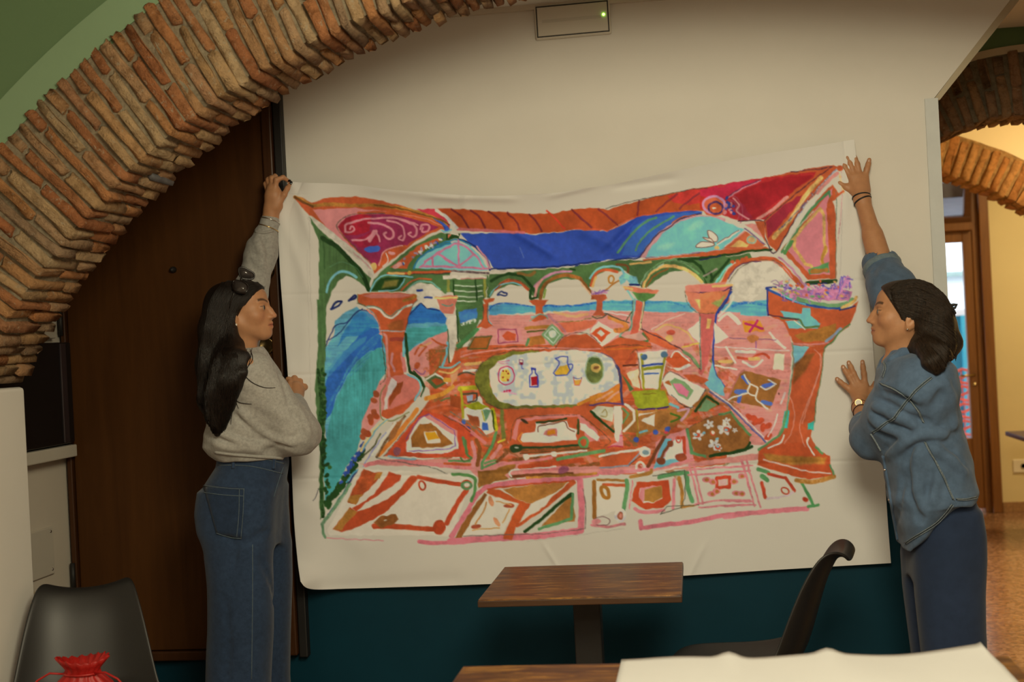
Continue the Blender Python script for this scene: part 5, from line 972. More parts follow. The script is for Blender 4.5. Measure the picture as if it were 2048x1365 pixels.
# lower left rug with orange tile
poly((196, 76, 44), zJ(810, 420, 1000, 200, 1170, 10, 1350, 50, 1592, 180, 1592, 440, 1100, 410), 0.12); poly((206, 130, 120), zJ(1040, 280, 1130, 90, 1230, 40, 1480, 190, 1480, 350, 1040, 390), 0.08); poly((206, 200, 196), zJ(1010, 300, 1120, 110, 1180, 60, 1240, 100, 1470, 250, 1490, 350, 1380, 400, 1020, 390), 0.05); stroke((120, 70, 140), zJ(1010, 270, 1130, 80, 1220, 40, 1450, 190, 1460, 330, 1380, 360, 1040, 380), 1.6, smooth=False, dry=0.2); poly((150, 94, 40), zJ(1050, 260, 1140, 130, 1240, 120, 1440, 310, 1340, 345, 1060, 345), 0.2)
poly((216, 210, 200), zJ(1170, 200, 1280, 195, 1320, 280, 1320, 300, 1200, 310), 0.04); poly((218, 140, 30), zJ(1180, 205, 1270, 200, 1315, 265, 1210, 275), 0.12); stroke((190, 76, 44), zJ(960, 400, 1200, 420, 1480, 410), 8); ell((140, 80, 90), zJ(925, 380)[0], 8, 8); stroke((130, 170, 180), zJ(850, 420, 950, 440, 1100, 455), 4, dry=0.2); stroke((206, 84, 44), zJ(870, 460, 1000, 480, 1110, 465), 4)
stroke((212, 120, 50), zJ(760, 410, 900, 260, 1050, 80, 1110, 0), 9, var=0.2); stroke((110, 80, 50), zJ(740, 430, 880, 200, 1000, 60), 5, dry=0.2); poly((150, 94, 50), zJ(890, 120, 980, 90, 920, 240, 840, 300), 0.2); stroke((216, 190, 130), zJ(600, 370, 720, 190, 830, 100), 6); stroke((110, 160, 170), zJ(620, 360, 740, 180, 840, 90), 2.6); stroke((210, 204, 190), zJ(700, 420, 800, 280, 910, 120), 5); stroke((130, 130, 180), zJ(620, 520, 720, 350, 830, 210), 2.4, dry=0.3); stroke((70, 70, 40), zJ(590, 440, 700, 350, 780, 220), 3, dry=0.2)
for c in ((690, 80), (720, 30), (660, 220), (690, 110), (740, 60)): ell((160, 70, 36), zJ(*c)[0], 7, 6, 0.8)
for c in ((600, 950), (580, 1010), (580, 1110), (550, 1160), (490, 1290), (480, 1340)): ell((156, 76, 44), zE(*c)[0], 7, 6, 0.8)
stroke((210, 120, 116), zJ(640, 510, 800, 470, 1100, 480, 1350, 510, 1592, 530), 8, dry=0.1); stroke((90, 90, 80), zJ(740, 440, 900, 470, 1100, 500, 1250, 530, 1430, 600), 1.6, dry=0.4); stroke(OR, zJ(1360, 490, 1592, 500), 5)
for a in ((1530, 260, 1560, 380),): stroke((90, 130, 80), zJ(*a), 6)
stroke((96, 140, 84), zJ(1400, 465, 1592, 470), 4)
# ---- front row of big tiles, left
poly((210, 196, 172), [(718, 938), (938, 950), (940, 965), (905, 1072), (660, 1072), (655, 1062)], 0.03)
poly((168, 76, 40), zJ(620, 540, 720, 575, 790, 565, 750, 640, 600, 800, 550, 870, 480, 840, 540, 700), 0.2); poly(GD, zJ(710, 640, 740, 580, 795, 565, 770, 630), 0.2); poly(GD, zJ(480, 830, 510, 780, 620, 770, 550, 870), 0.2); poly((150, 70, 34), zJ(600, 640, 640, 600, 680, 700, 560, 760), 0.2, alpha=0.6)
poly((182, 72, 40), zJ(520, 900, 640, 830, 760, 720, 860, 560, 970, 600, 960, 640, 820, 740, 640, 850, 560, 930), 0.1); poly((178, 72, 38), zJ(340, 1095, 500, 890, 560, 930, 700, 880, 860, 800, 960, 720, 1050, 600, 1130, 610, 1080, 680, 960, 800, 860, 910, 700, 1010, 520, 1090, 420, 1112), 0.1); poly(GD, zJ(345, 1095, 490, 900, 570, 930, 480, 1020, 420, 1100), 0.2)
stroke((182, 72, 40), zJ(1120, 610, 1300, 650, 1500, 680), 8.5, smooth=False); stroke((182, 72, 40), zJ(1560, 730, 1480, 850, 1380, 1030), 10); stroke((178, 72, 38), zJ(720, 1060, 950, 1065, 1200, 1085, 1320, 1080), 10); ring((178, 66, 38), zJ(1155, 690)[0], 6, 9, 3.4, rot=-0.3); ring((180, 70, 40), zJ(1560, 680)[0], 9, 8, 4); ell((178, 70, 38), zJ(1310, 1070)[0], 13, 14); poly((140, 84, 40), zJ(710, 1030, 780, 970, 920, 950, 945, 1000, 900, 1040, 780, 1080), 0.2); ell((210, 190, 160), zJ(820, 1005)[0], 4, 1.4, -0.3); ring((106, 146, 100), zJ(1560, 690)[0], 8, 7, 4)
stroke((206, 120, 124), zJ(290, 1165, 500, 1180, 800, 1190), 2.0, alpha=0.8); stroke((206, 110, 116), zJ(1130, 1200, 1300, 1215, 1592, 1190), 8); stroke((206, 110, 116), zJ(1420, 1150, 1592, 900), 8); stroke((110, 106, 100), zJ(1410, 1150, 1500, 1000, 1592, 870), 1.6, dry=0.4)
# ---- front row, second tile
stroke((206, 112, 118), zK(20, 1150, 120, 980, 250, 770, 330, 700, 700, 660, 1140, 620), 9, smooth=False); stroke((206, 112, 118), zK(0, 1200, 400, 1170, 800, 1150, 1190, 1100, 1200, 900, 1180, 640), 13, smooth=False); poly(BR, zK(40, 1175, 110, 1040, 250, 840, 310, 760, 340, 780, 220, 960, 100, 1170), 0.15); poly((208, 196, 172), zK(110, 1150, 340, 775, 620, 850, 480, 1120), 0.03)
poly((184, 82, 40), zK(330, 760, 350, 710, 480, 740, 640, 830, 730, 850, 700, 920, 600, 1060, 560, 1190, 480, 1170, 540, 1020, 630, 860), 0.1); stroke((184, 82, 42), zK(610, 1050, 800, 920, 960, 800, 1120, 660), 10.0); poly((170, 112, 52), zK(480, 720, 800, 680, 1080, 655, 940, 770, 740, 850, 620, 820), 0.16); stroke((180, 74, 40), zK(340, 720, 700, 680, 1100, 650), 3.4); poly((208, 196, 172), zK(740, 850, 960, 760, 860, 880, 630, 1030), 0.03)
poly((160, 104, 48), zK(830, 1060, 1110, 760, 1140, 1010), 0.14); stroke((36, 62, 26), zK(680, 1110, 850, 980, 960, 880, 1100, 770), 6.5); stroke((90, 134, 84), zK(1115, 770, 1105, 990, 960, 1040, 810, 1085), 6.0, smooth=False); stroke((110, 90, 80), zK(120, 1150, 500, 1140, 860, 1130, 1230, 1085, 1240, 900, 1210, 720), 1.8, smooth=False, dry=0.3)
for c, rt in (((240, 1065), -0.2), ((425, 1020), 1.0), ((540, 875), 0.0), ((375, 830), 1.3)): ell((150, 70, 44) if rt < 0.5 else (196, 130, 90), zK(*c)[0], 11, 4.6, rt)
stroke((180, 120, 60), zK(230, 1040, 300, 930, 335, 840), 2.6); stroke((190, 140, 80), zK(420, 835, 500, 850, 560, 870), 2.4); stroke((190, 140, 80), zK(480, 1030, 540, 910), 2.6); stroke((180, 130, 70), zK(200, 1100, 300, 1085, 450, 1075), 2.2)
# gold bar + bones between
poly((150, 98, 42), zK(250, 560, 420, 540, 600, 480, 600, 520, 500, 600, 540, 630, 400, 660, 260, 710), 0.25); stroke((206, 112, 118), zK(340, 700, 600, 650, 1000, 630, 1340, 590), 7); stroke((112, 62, 30), zK(560, 610, 800, 590, 1000, 590, 1110, 580), 6); stroke(GD, zK(700, 620, 1000, 600, 1330, 580), 5, var=0.3); stroke((206, 120, 116), zK(680, 570, 850, 550, 1000, 530), 7); stroke(WH, zK(560, 610, 540, 570, 620, 540, 960, 520), 3.2); ell((150, 80, 100), zK(1030, 550)[0], 11, 7, -0.3)
stroke((180, 74, 38), zK(640, 520, 860, 500, 1200, 460), 9); stroke((206, 120, 120), zK(430, 500, 700, 470, 920, 440), 6, alpha=0.9); stroke((96, 140, 84), zK(980, 450, 1200, 410, 1400, 375), 7); stroke((206, 200, 190), zK(690, 425, 940, 400, 1240, 370), 4); ell((210, 206, 196), zK(690, 430)[0], 6, 6.5); ell((210, 206, 196), zK(945, 405)[0], 6.5, 6.5); stroke((110, 70, 36), zK(640, 400, 900, 380, 1260, 350), 3)
stroke((90, 136, 80), zK(420, 210, 370, 350, 300, 470, 290, 530), 6); stroke((96, 140, 84), zK(290, 530, 420, 480, 410, 460, 320, 490), 4); stroke((80, 110, 60), zK(140, 280, 150, 400, 200, 440, 130, 470, 100, 440), 4); stroke((130, 76, 36), zK(240, 280, 270, 360, 250, 500), 8); stroke((206, 130, 126), zK(200, 300, 230, 420, 210, 520), 7); stroke((206, 130, 120), zK(460, 330, 380, 440), 7); stroke((110, 70, 36), zK(520, 390, 430, 470), 6, dry=0.2)
stroke((84, 130, 70), zK(20, 590, 120, 590, 220, 620, 225, 740, 195, 830), 6); ring((90, 130, 80), zK(150, 690)[0], 10, 7, 4)
# ---- front row, right tiles
poly(OR, zL(0, 510, 150, 450, 400, 430, 300, 570, 0, 570), 0.1); stroke(WH, zL(0, 470, 200, 430, 420, 400), 4.5); stroke((130, 140, 150), zL(0, 585, 280, 570, 400, 440), 3, smooth=False); stroke(BK, zL(290, 560, 410, 470), 1.2, dry=0.2)
ell((206, 200, 190), zL(455, 425)[0], 11, 11); ell((120, 140, 140), zL(462, 433)[0], 6, 5); ring((206, 200, 190), zL(410, 585)[0], 9, 11, 4.5); ell((160, 80, 60), zL(408, 580)[0], 3, 6, -0.7); stroke((210, 120, 120), zL(0, 640, 200, 640, 520, 590, 940, 510), 6); stroke((206, 200, 180), zL(500, 640, 900, 560), 4, alpha=0.7)
poly((206, 130, 126), zL(560, 330, 640, 280, 870, 190, 920, 200, 940, 490, 560, 600), 0.08); poly((110, 172, 190), zL(540, 600, 640, 300, 720, 290, 640, 480, 820, 520, 680, 560), 0.1); poly((208, 204, 200), zL(640, 510, 720, 330, 830, 270, 850, 500), 0.05); stroke((112, 60, 34), zL(490, 570, 580, 400, 650, 280), 7); stroke((130, 70, 40), zL(610, 520, 650, 420, 710, 340), 6); ell((136, 70, 40), zL(710, 345)[0], 6.5, 7); ell((130, 66, 38), zL(615, 520)[0], 9.5, 7.5); stroke((178, 66, 40), zL(790, 290, 850, 280, 860, 440), 6, smooth=False); ell((140, 66, 40), zL(818, 482)[0], 12.5, 9); ring((196, 90, 70), zL(795, 300)[0], 5, 6, 3)
poly((146, 92, 44), zL(870, 200, 1080, 90, 1320, 30, 1517, 250, 1517, 330, 1450, 420, 1120, 460, 960, 440), 0.18); stroke((90, 134, 84), zL(880, 200, 930, 440, 1060, 470), 6, smooth=False); stroke((90, 130, 80), zL(1210, 50, 1320, 20, 1400, 130, 1517, 260), 5, smooth=False); stroke(DG, zL(1120, 465, 1300, 440, 1470, 405, 1517, 340), 6, smooth=False); stroke(DG, [(1504, 894), (1480, 903), (1420, 913)], 5)
for c, s_ in (((990, 260), 12), ((1100, 150), 10), ((1260, 190), 15), ((1160, 350), 13), ((1280, 120), 9), ((1200, 390), 7), ((1360, 210), 6)):
    q_ = zL(*c)[0]
    for k in range(5): ell((206, 198, 190), (q_[0] + s_ * 0.55 * math.cos(k * 1.3 + c[0]), q_[1] + s_ * 0.55 * math.sin(k * 1.3 + c[0])), s_ * 0.45, s_ * 0.28, k * 1.3 + c[0])
for c in ((985, 255), (1285, 200), (1140, 240), (1190, 380)): ell((190, 74, 44), zL(*c)[0], 6, 4.6)
for c in ((965, 250), (1050, 235), (1280, 205), (1185, 290), (1190, 370)): ell((130, 176, 190), zL(*c)[0], 3.4, 2.4)
ell((216, 206, 186), zL(1140, 232)[0], 4, 3.4)
poly((210, 198, 174), zK(1290, 640, 1592, 680, 1560, 900, 1340, 980), 0.02); stroke((150, 96, 40), zK(1310, 660, 1315, 980), 8); stroke(OR, zK(1400, 680, 1592, 690), 6); stroke((160, 110, 50), zK(1340, 640, 1500, 640, 1592, 650), 5); ring((160, 104, 40), zK(1410, 750)[0], 7, 12, 7, rot=-0.5); stroke((90, 136, 84), zL(270, 720, 270, 850, 235, 1010), 8); stroke((200, 120, 120), zK(1290, 1050, 1440, 1065, 1592, 1040), 5); ring((110, 70, 70), zK(1380, 1015)[0], 16, 9, 1.4); ell((206, 130, 126), zK(1330, 1020)[0], 9, 6); ell((210, 200, 196), zL(205, 1070)[0], 12, 15); ell((160, 90, 60), zL(205, 1075)[0], 6, 9); ell((206, 130, 110), zL(208, 1072)[0], 3, 5)
stroke((206, 116, 118), zL(0, 610, 250, 620, 330, 600), 3); stroke((160, 110, 50), zL(310, 680, 500, 640, 520, 610), 7); stroke((206, 116, 118), zL(330, 720, 300, 1000), 3, dry=0.4)
poly((182, 70, 36), zL(370, 735, 560, 720, 690, 715, 720, 920, 640, 990, 460, 1010, 320, 920), 0.08); poly((210, 190, 176), zL(400, 800, 470, 780, 620, 765, 630, 900, 540, 940, 440, 940, 400, 880)); poly((206, 124, 122), zL(410, 790, 600, 765, 600, 790, 460, 800, 440, 930, 400, 890)); poly((162, 112, 50), zL(455, 805, 620, 765, 630, 890, 540, 935, 445, 920), 0.14)
stroke((88, 138, 86), zL(600, 680, 740, 650, 880, 635), 9, smooth=False); stroke((88, 138, 86), zL(870, 650, 890, 800, 930, 920), 9, smooth=False); stroke((166, 112, 48), zL(800, 690, 830, 820, 830, 980), 7, smooth=False); stroke((166, 112, 48), zL(820, 990, 990, 960), 4); stroke((206, 120, 122), zL(750, 710, 740, 1000), 6); stroke((206, 120, 122), zL(350, 1000, 450, 1040, 640, 1020), 7); stroke((70, 70, 56), zL(530, 670, 700, 640, 860, 610, 860, 900, 820, 990, 610, 1060, 680, 980, 1000, 965), 1.4, smooth=False, dry=0.15)
for a in ((900, 560, 960, 760, 1000, 950), (950, 560, 1000, 780, 1040, 950), (880, 610, 1150, 590, 1517, 565), (890, 660, 1200, 645, 1470, 620), (960, 960, 1200, 920, 1517, 920), (1000, 990, 1250, 970, 1517, 960), (1440, 510, 1490, 700, 1517, 800), (1480, 510, 1517, 640)): stroke((206, 120, 122), zL(*a), 3.6, dry=0.1)
for a in ((130, 480, 170, 620, 230, 830), (165, 480, 210, 620, 275, 840), (0, 530, 110, 520, 215, 515), (0, 565, 110, 558, 200, 552), (0, 790, 100, 795, 210, 795), (0, 830, 120, 825, 240, 820)): stroke((206, 120, 122), zM(*a), 3.4, dry=0.1)
stroke((180, 64, 40), zL(1180, 690, 1310, 680, 1310, 780, 1180, 790), 7, smooth=False, closed=True); poly((210, 150, 140), zL(1210, 710, 1280, 710, 1280, 760, 1210, 760))
for c in ((1080, 710), (1140, 730), (1130, 850), (1180, 825), (1380, 845), (1430, 850), (1355, 730), (1430, 670)):
    ell((206, 120, 118), zL(*c)[0], 8, 6); ell((170, 104, 50), zL(c[0] + 4, c[1] + 2)[0], 4, 3.6)
stroke((206, 112, 118), zL(410, 1130, 415, 1200, 600, 1170, 900, 1140, 1300, 1060, 1517, 1050), 9, smooth=False); stroke((206, 116, 120), zM(0, 915, 250, 880, 640, 850), 9.5)
stroke((88, 138, 86), zM(260, 545, 340, 570), 8); stroke((178, 64, 40), zM(340, 580, 470, 610, 540, 710), 6, smooth=False); stroke((178, 64, 40), zM(285, 650, 315, 765), 7); stroke((84, 134, 80), zM(290, 600, 330, 630), 9); stroke((200, 176, 170), zM(330, 775, 470, 750, 530, 720), 4.5); ring((178, 64, 40), zM(470, 710)[0], 8, 5, 2.6, rot=0.5); ell((178, 60, 36), zM(627, 778)[0], 6.5, 4.5, 0.4); stroke((76, 132, 76), zM(600, 650, 650, 740, 690, 830), 6, smooth=False); stroke((76, 132, 76), zM(650, 835, 725, 825), 6)
# ---- pink right-hand terrace mats
stroke((216, 206, 190), zI(80, 290, 150, 255, 230, 330), 5); poly((214, 130, 40), zI(250, 310, 380, 310, 420, 390, 260, 395), 0.15); stroke((170, 40, 90), zI(270, 330, 330, 350, 400, 370), 5); stroke((170, 40, 90), zI(300, 390, 340, 340, 360, 310), 5); stroke((216, 206, 190), zI(450, 400, 500, 460, 570, 520), 5, dry=0.2); stroke((140, 90, 110), zI(150, 440, 280, 450, 500, 455), 2); ell((180, 110, 60), zI(325, 445)[0], 12, 8); stroke((150, 90, 130), zI(350, 470, 350, 530), 2.4)
stroke((214, 190, 176), zI(40, 510, 250, 520, 600, 540), 2.6, dry=0.2); stroke((216, 206, 190), zI(120, 510, 190, 630), 4); stroke((216, 206, 190), zI(40, 650, 200, 680), 3.4); poly((214, 206, 170), zI(490, 560, 570, 560, 555, 690, 480, 680), 0.06); stroke((206, 200, 190), zI(200, 545, 340, 550), 6); stroke((190, 76, 50), zI(210, 590, 300, 600, 400, 560, 450, 590), 5); stroke(LGD, zI(300, 600, 370, 600), 7); stroke((206, 200, 190), zI(250, 620, 330, 660, 400, 610), 4); stroke(LGD, zI(70, 620, 160, 620), 6); poly((190, 84, 60), zI(60, 690, 150, 700, 140, 770, 70, 750), 0.2, alpha=0.7)
poly((146, 94, 44), zI(220, 720, 260, 690, 540, 760, 460, 980, 140, 910), 0.14); stroke((170, 100, 90), zI(140, 900, 220, 720, 260, 685), 3)
for a in ((250, 740, 290, 780), (400, 810, 480, 790), (200, 850, 270, 850), (220, 920, 230, 860), (400, 930, 460, 940)): stroke((76, 100, 190), zI(*a), 8)
for a in ((260, 720, 300, 790, 360, 820, 350, 900, 410, 960, 440, 980), (290, 860, 180, 890, 140, 910), (380, 810, 430, 830, 490, 800), (300, 800, 290, 860, 350, 880), (440, 760, 500, 790)): stroke((208, 200, 190), zI(*a), 3.2)
stroke((80, 90, 140), zI(0, 850, 140, 950, 280, 1090, 420, 1230), 3.4, dry=0.2); stroke((210, 200, 196), zI(0, 835, 140, 935, 290, 1075, 430, 1220), 2.2)
for c in ((300, 1040), (350, 1080), (400, 1120), (440, 1190), (330, 1050), (440, 1110), (380, 1070)): ell((186, 72, 44), zI(*c)[0], 9, 5.4, 0.6 + (c[0] % 3))
stroke((214, 196, 186), zI(440, 1190, 490, 1100, 510, 1020), 3, dry=0.3); stroke((206, 190, 180), zI(540, 940, 570, 860), 4, dry=0.4); ell((90, 50, 40), zI(520, 862)[0], 1.6, 2.4)
# ---- right big goblet with flowers
poly(OR, zI(430, 60, 520, 110, 700, 190, 900, 230, 1060, 215, 1120, 160, 1105, 250, 1050, 360, 980, 400, 920, 490, 860, 515, 640, 480, 600, 420, 560, 320, 440, 270), 0.1)
poly(OR, zI(620, 480, 740, 500, 870, 510, 860, 640, 820, 860, 790, 1060, 760, 1190, 820, 1300, 900, 1340, 900, 1365, 360, 1365, 370, 1280, 480, 1220, 560, 1100, 610, 860, 630, 640), 0.1)
poly((182, 78, 40), zM(250, 510, 270, 380, 400, 340, 640, 330, 720, 400, 820, 440, 830, 560, 840, 600, 640, 620, 440, 570), 0.1); poly(GD, zM(300, 420, 500, 440, 790, 450, 780, 500, 520, 510, 320, 470), 0.22, soft=3); stroke((214, 190, 176), zM(300, 470, 500, 520, 650, 560, 820, 575), 3, dry=0.2); stroke(GD, zM(560, 630, 700, 640, 850, 600), 9, dry=0.15, var=0.2); stroke((90, 130, 80), zM(820, 510, 845, 580), 4)
poly((110, 176, 186), zI(530, 235, 690, 260, 700, 210, 760, 215, 760, 270, 840, 330, 820, 370, 700, 370, 660, 300, 560, 280), 0.08); poly((110, 176, 190), zI(570, 310, 660, 310, 720, 370, 600, 370), 0.08); stroke((84, 110, 60), zI(540, 290, 670, 300, 720, 360, 830, 350), 4); stroke(WH, zI(640, 310, 720, 375), 2)
poly((160, 104, 44), zI(640, 420, 760, 390, 960, 330, 960, 400, 880, 470, 700, 470), 0.22); stroke((130, 150, 170), zI(990, 370, 930, 430, 880, 470), 6, dry=0.15); stroke((84, 120, 70), zI(1060, 340, 990, 390, 930, 470, 870, 515), 3); stroke((200, 120, 110), zI(620, 480, 760, 490, 900, 480), 3)
poly((120, 176, 200), zI(630, 490, 750, 510, 690, 620, 640, 670), 0.1); poly((136, 80, 36), zI(640, 640, 740, 560, 790, 560, 720, 700, 630, 790), 0.22, soft=3); stroke((110, 140, 110), zI(625, 480, 630, 650, 600, 860, 570, 1050, 520, 1180), 2.6, dry=0.2); stroke((96, 120, 80), zI(865, 520, 850, 700, 810, 900, 790, 1080), 2, dry=0.3)
for a in ((790, 530, 850, 600, 800, 780, 730, 960, 680, 1120, 720, 1270), (840, 560, 830, 700, 760, 900, 700, 1090), (600, 880, 640, 1000, 620, 1150, 560, 1240)): stroke((206, 140, 120), zI(*a), 2.0, alpha=0.75)
poly((60, 160, 146), zI(560, 1000, 600, 990, 590, 1130, 550, 1130)); poly((60, 170, 150), zI(740, 1090, 785, 1070, 780, 1140, 740, 1140)); stroke((90, 134, 84), zI(370, 1290, 450, 1230, 540, 1160, 580, 1000), 4.6); stroke(WH, zI(440, 1280, 540, 1230, 560, 1180), 3.0); stroke(WH, zI(745, 1200, 740, 1250, 790, 1330), 3); stroke((90, 134, 80), zI(800, 1270, 850, 1320), 4)
stroke((110, 150, 100), zI(540, 90, 680, 150, 840, 190, 1000, 190, 1080, 150), 8.5); stroke((40, 76, 140), zI(430, 70, 560, 130, 700, 180, 880, 215, 1000, 215), 4.4); stroke((36, 50, 120), zI(440, 60, 435, 160, 440, 270), 3.6); stroke((60, 30, 60), zI(440, 265, 560, 285, 670, 300), 2); stroke(LGD, zI(1000, 215, 1080, 170, 1110, 130), 6, var=0.3); stroke((30, 40, 90), zI(980, 230, 1100, 200), 2.6); stroke(CY, zI(540, 110, 640, 160, 720, 185), 2.4); stroke((36, 50, 110), zI(430, 60, 500, 55), 3.6); stroke(LGD, zI(480, 65, 540, 80), 5)
poly((180, 110, 140), zI(600, 110, 640, 70, 760, 80, 940, 60, 1080, 90, 1060, 150, 900, 160, 720, 140), 0.2)
for k in range(120):
    p = zI(520 + 520 * r_.random(), 20 + 130 * r_.random())[0]
    if 735 < (p[0] - 1420) * 3.79 < 960 and (p[1] - 560) * 3.79 < 40: continue
    stroke(r_.choice([(200, 130, 160), (170, 100, 150), (110, 80, 150), (196, 120, 150), (150, 110, 170)]), [p, (p[0] + 14 * (r_.random() - .5), p[1] + 12 * (r_.random() - .5)), (p[0] + 20 * (r_.random() - .5), p[1] + 16 * (r_.random() - .5))], 1.3 + r_.random())
for k in range(36): ell(r_.choice([(90, 90, 160), (110, 150, 100), (206, 100, 60), (200, 150, 90), (206, 130, 160)]), zI(540 + 500 * r_.random(), 10 + 120 * r_.random())[0], 2.6 + 1.6 * r_.random(), 2.4, r_.random())
for k in range(14): stroke(r_.choice([(200, 130, 170), (110, 90, 170)]), zI(*(980, 110, 990 + 60 * r_.random(), 30 - 60 * r_.random(), 1000 + 90 * r_.random(), 20 - 90 * r_.random() + 60)), 2.2)
stroke((110, 80, 120), zI(460, 20, 500, 5, 530, 40, 480, 30), 1.2)
# dark contour lines drawn over the finished paint
for f_, a in ((zE, (430, 120, 520, 160, 610, 260, 640, 370)), (zE, (975, 90, 930, 160, 895, 260, 870, 370)), (zE, (660, 380, 665, 560, 690, 790, 640, 860)), (zG, (225, 660, 300, 570, 420, 500, 600, 462, 860, 455)), (zG, (240, 760, 300, 900, 440, 985, 620, 985)), (zH, (390, 100, 370, 330, 280, 400)), (zH, (500, 110, 470, 340, 540, 450)), (zH, (1000, 215, 1000, 480, 1010, 740)), (zH, (865, 20, 900, 140, 1000, 212, 1150, 210)),
              (zG, (345, 40, 340, 170, 390, 240)), (zG, (300, 40, 300, 170, 240, 250)), (zH, (370, 590, 430, 560, 460, 900)), (zG, (160, 450, 220, 335, 380, 332)), (zG, (400, 440, 700, 425, 900, 440)), (zK, (550, 280, 610, 80, 900, 50, 1150, 45)), (zK, (1190, 50, 1450, 270, 1400, 330)), (zL, (870, 200, 1080, 90, 1320, 25)), (zJ, (810, 420, 1000, 190, 1160, 10)), (zJ, (1350, 50, 1500, 130, 1592, 200)),
              (zH, (130, 530, 300, 500, 560, 520)), (zG, (960, 440, 1050, 325, 1240, 305, 1365, 395)), (zB, (640, 1090, 740, 1005, 870, 1015, 950, 1100)), (zC, (600, 1250, 680, 1110, 830, 1020, 1000, 1030, 1140, 1120)), (zD, (220, 1110, 290, 1020, 400, 962, 540, 952, 640, 1010))): stroke((66, 58, 44), f_(*a), 1.5, dry=0.45, alpha=0.8)
# pencil lines and thin greyish strokes on the bare border
stroke((150, 140, 122), [(752, 372), (700, 366), (640, 366)], 0.8, alpha=0.3)
stroke((150, 140, 124), [(619, 440), (620, 560), (624, 640)], 0.9, alpha=0.5); stroke((150, 140, 124), [(614, 500), (619, 700), (622, 800)], 0.8, alpha=0.35)
stroke((60, 56, 50), zC(280, 535, 500, 470, 720, 430, 1000, 370, 1200, 345), 1.2, dry=0.3); stroke((150, 140, 126), zK(700, 1200, 1100, 1150, 1592, 1080), 0.8, alpha=0.5)

# ---- the sheet itself: outline as it hangs, sagging between the two upper corners
TOP = spl([(583, 364), (620, 366), (668, 367), (720, 371), (760, 377), (810, 382), (862, 386), (920, 390), (985, 392), (1060, 389), (1120, 385), (1160, 378), (1220, 370), (1290, 355), (1370, 338), (1450, 322), (1540, 306), (1620, 294), (1708, 279)], 8)
BOT = spl([(601, 1164), (622, 1179), (700, 1178), (800, 1175), (900, 1172), (1000, 1168), (1150, 1162), (1300, 1156), (1420, 1149), (1560, 1140), (1680, 1133), (1782, 1127)], 8)
LEF = spl([(583, 364), (572, 388), (560, 418), (556, 445), (558, 500), (561, 560), (568, 650), (575, 740), (580, 850), (584, 950), (588, 1040), (595, 1120), (601, 1164)], 8)
RIG = spl([(1708, 279), (1714, 330), (1720, 400), (1727, 470), (1735, 560), (1742, 640), (1748, 720), (1756, 800), (1764, 880), (1770, 960), (1776, 1050), (1782, 1127)], 8)
def resample(P, n):
    d = np.concatenate([[0], np.cumsum(np.hypot(*np.diff(P, axis=0).T))]); d /= d[-1]; t = np.linspace(0, 1, n)
    return np.c_[np.interp(t, d, P[:, 0]), np.interp(t, d, P[:, 1])]
NU, NV_ = 830, 570
T_, B_, L_, R_ = resample(TOP, NU), resample(BOT, NU), resample(LEF, NV_), resample(RIG, NV_)
u = np.linspace(0, 1, NU)[None, :, None]; v = np.linspace(0, 1, NV_)[:, None, None]
S = (1 - v) * T_[None] + v * B_[None] + (1 - u) * L_[:, None] + u * R_[:, None] - ((1 - u) * (1 - v) * T_[0] + u * (1 - v) * T_[-1] + (1 - u) * v * B_[0] + u * v * B_[-1])
fx = np.clip((S[..., 0] - PX0) / PS, 0, PW - 1.01); fy = np.clip((S[..., 1] - PY0) / PS, 0, PH - 1.01); ix = fx.astype(int); iy = fy.astype(int); ax = (fx - ix)[..., None]; ay = (fy - iy)[..., None]
SRGB = (IMG[iy, ix] * (1 - ax) + IMG[iy, ix + 1] * ax) * (1 - ay) + (IMG[iy + 1, ix] * (1 - ax) + IMG[iy + 1, ix + 1] * ax) * ay
c = np.clip(SRGB, 0, 255) / 255.0; lin = np.where(c <= 0.04045, c / 12.92, ((c + 0.055) / 1.055) ** 2.4)
lin = np.clip(lin / np.array(_REF) * 0.80, 0, 0.93).astype(np.float32)
# folds: gentle buckling under the sagging top edge, creases where it had been folded
px, py = S[..., 0], S[..., 1]; U = np.broadcast_to(u[..., 0], px.shape); V = np.broadcast_to(v[..., 0], px.shape)
def crease(x0, y0, x1, y1, w, a):
    dx, dy = x1 - x0, y1 - y0; L = math.hypot(dx, dy); t = ((px - x0) * dx + (py - y0) * dy) / L / L; d = ((px - x0) * dy - (py - y0) * dx) / L
    fall = np.exp(-np.clip(np.abs(t - 0.5) - 0.5, 0, None) ** 2 * (L / 25.0) ** 2)
    return a * np.exp(-(d / w) ** 2) * fall
dep = 0.010 * np.sin(U * 9.0 + 0.5 + V * 2.2) * np.exp(-V * 5.0) * (1 - np.exp(-U * 14)) * (1 - np.exp(-(1 - U) * 16))
dep += 0.062 * np.exp(-V * 11.0) * np.sin(np.pi * np.clip(U * 1.04 - 0.02, 0, 1)) ** 0.6
dep += 0.0035 * np.sin(U * 5.0 + V * 6.0 + 1.0) + 0.0025 * np.sin(U * 17 - V * 9)
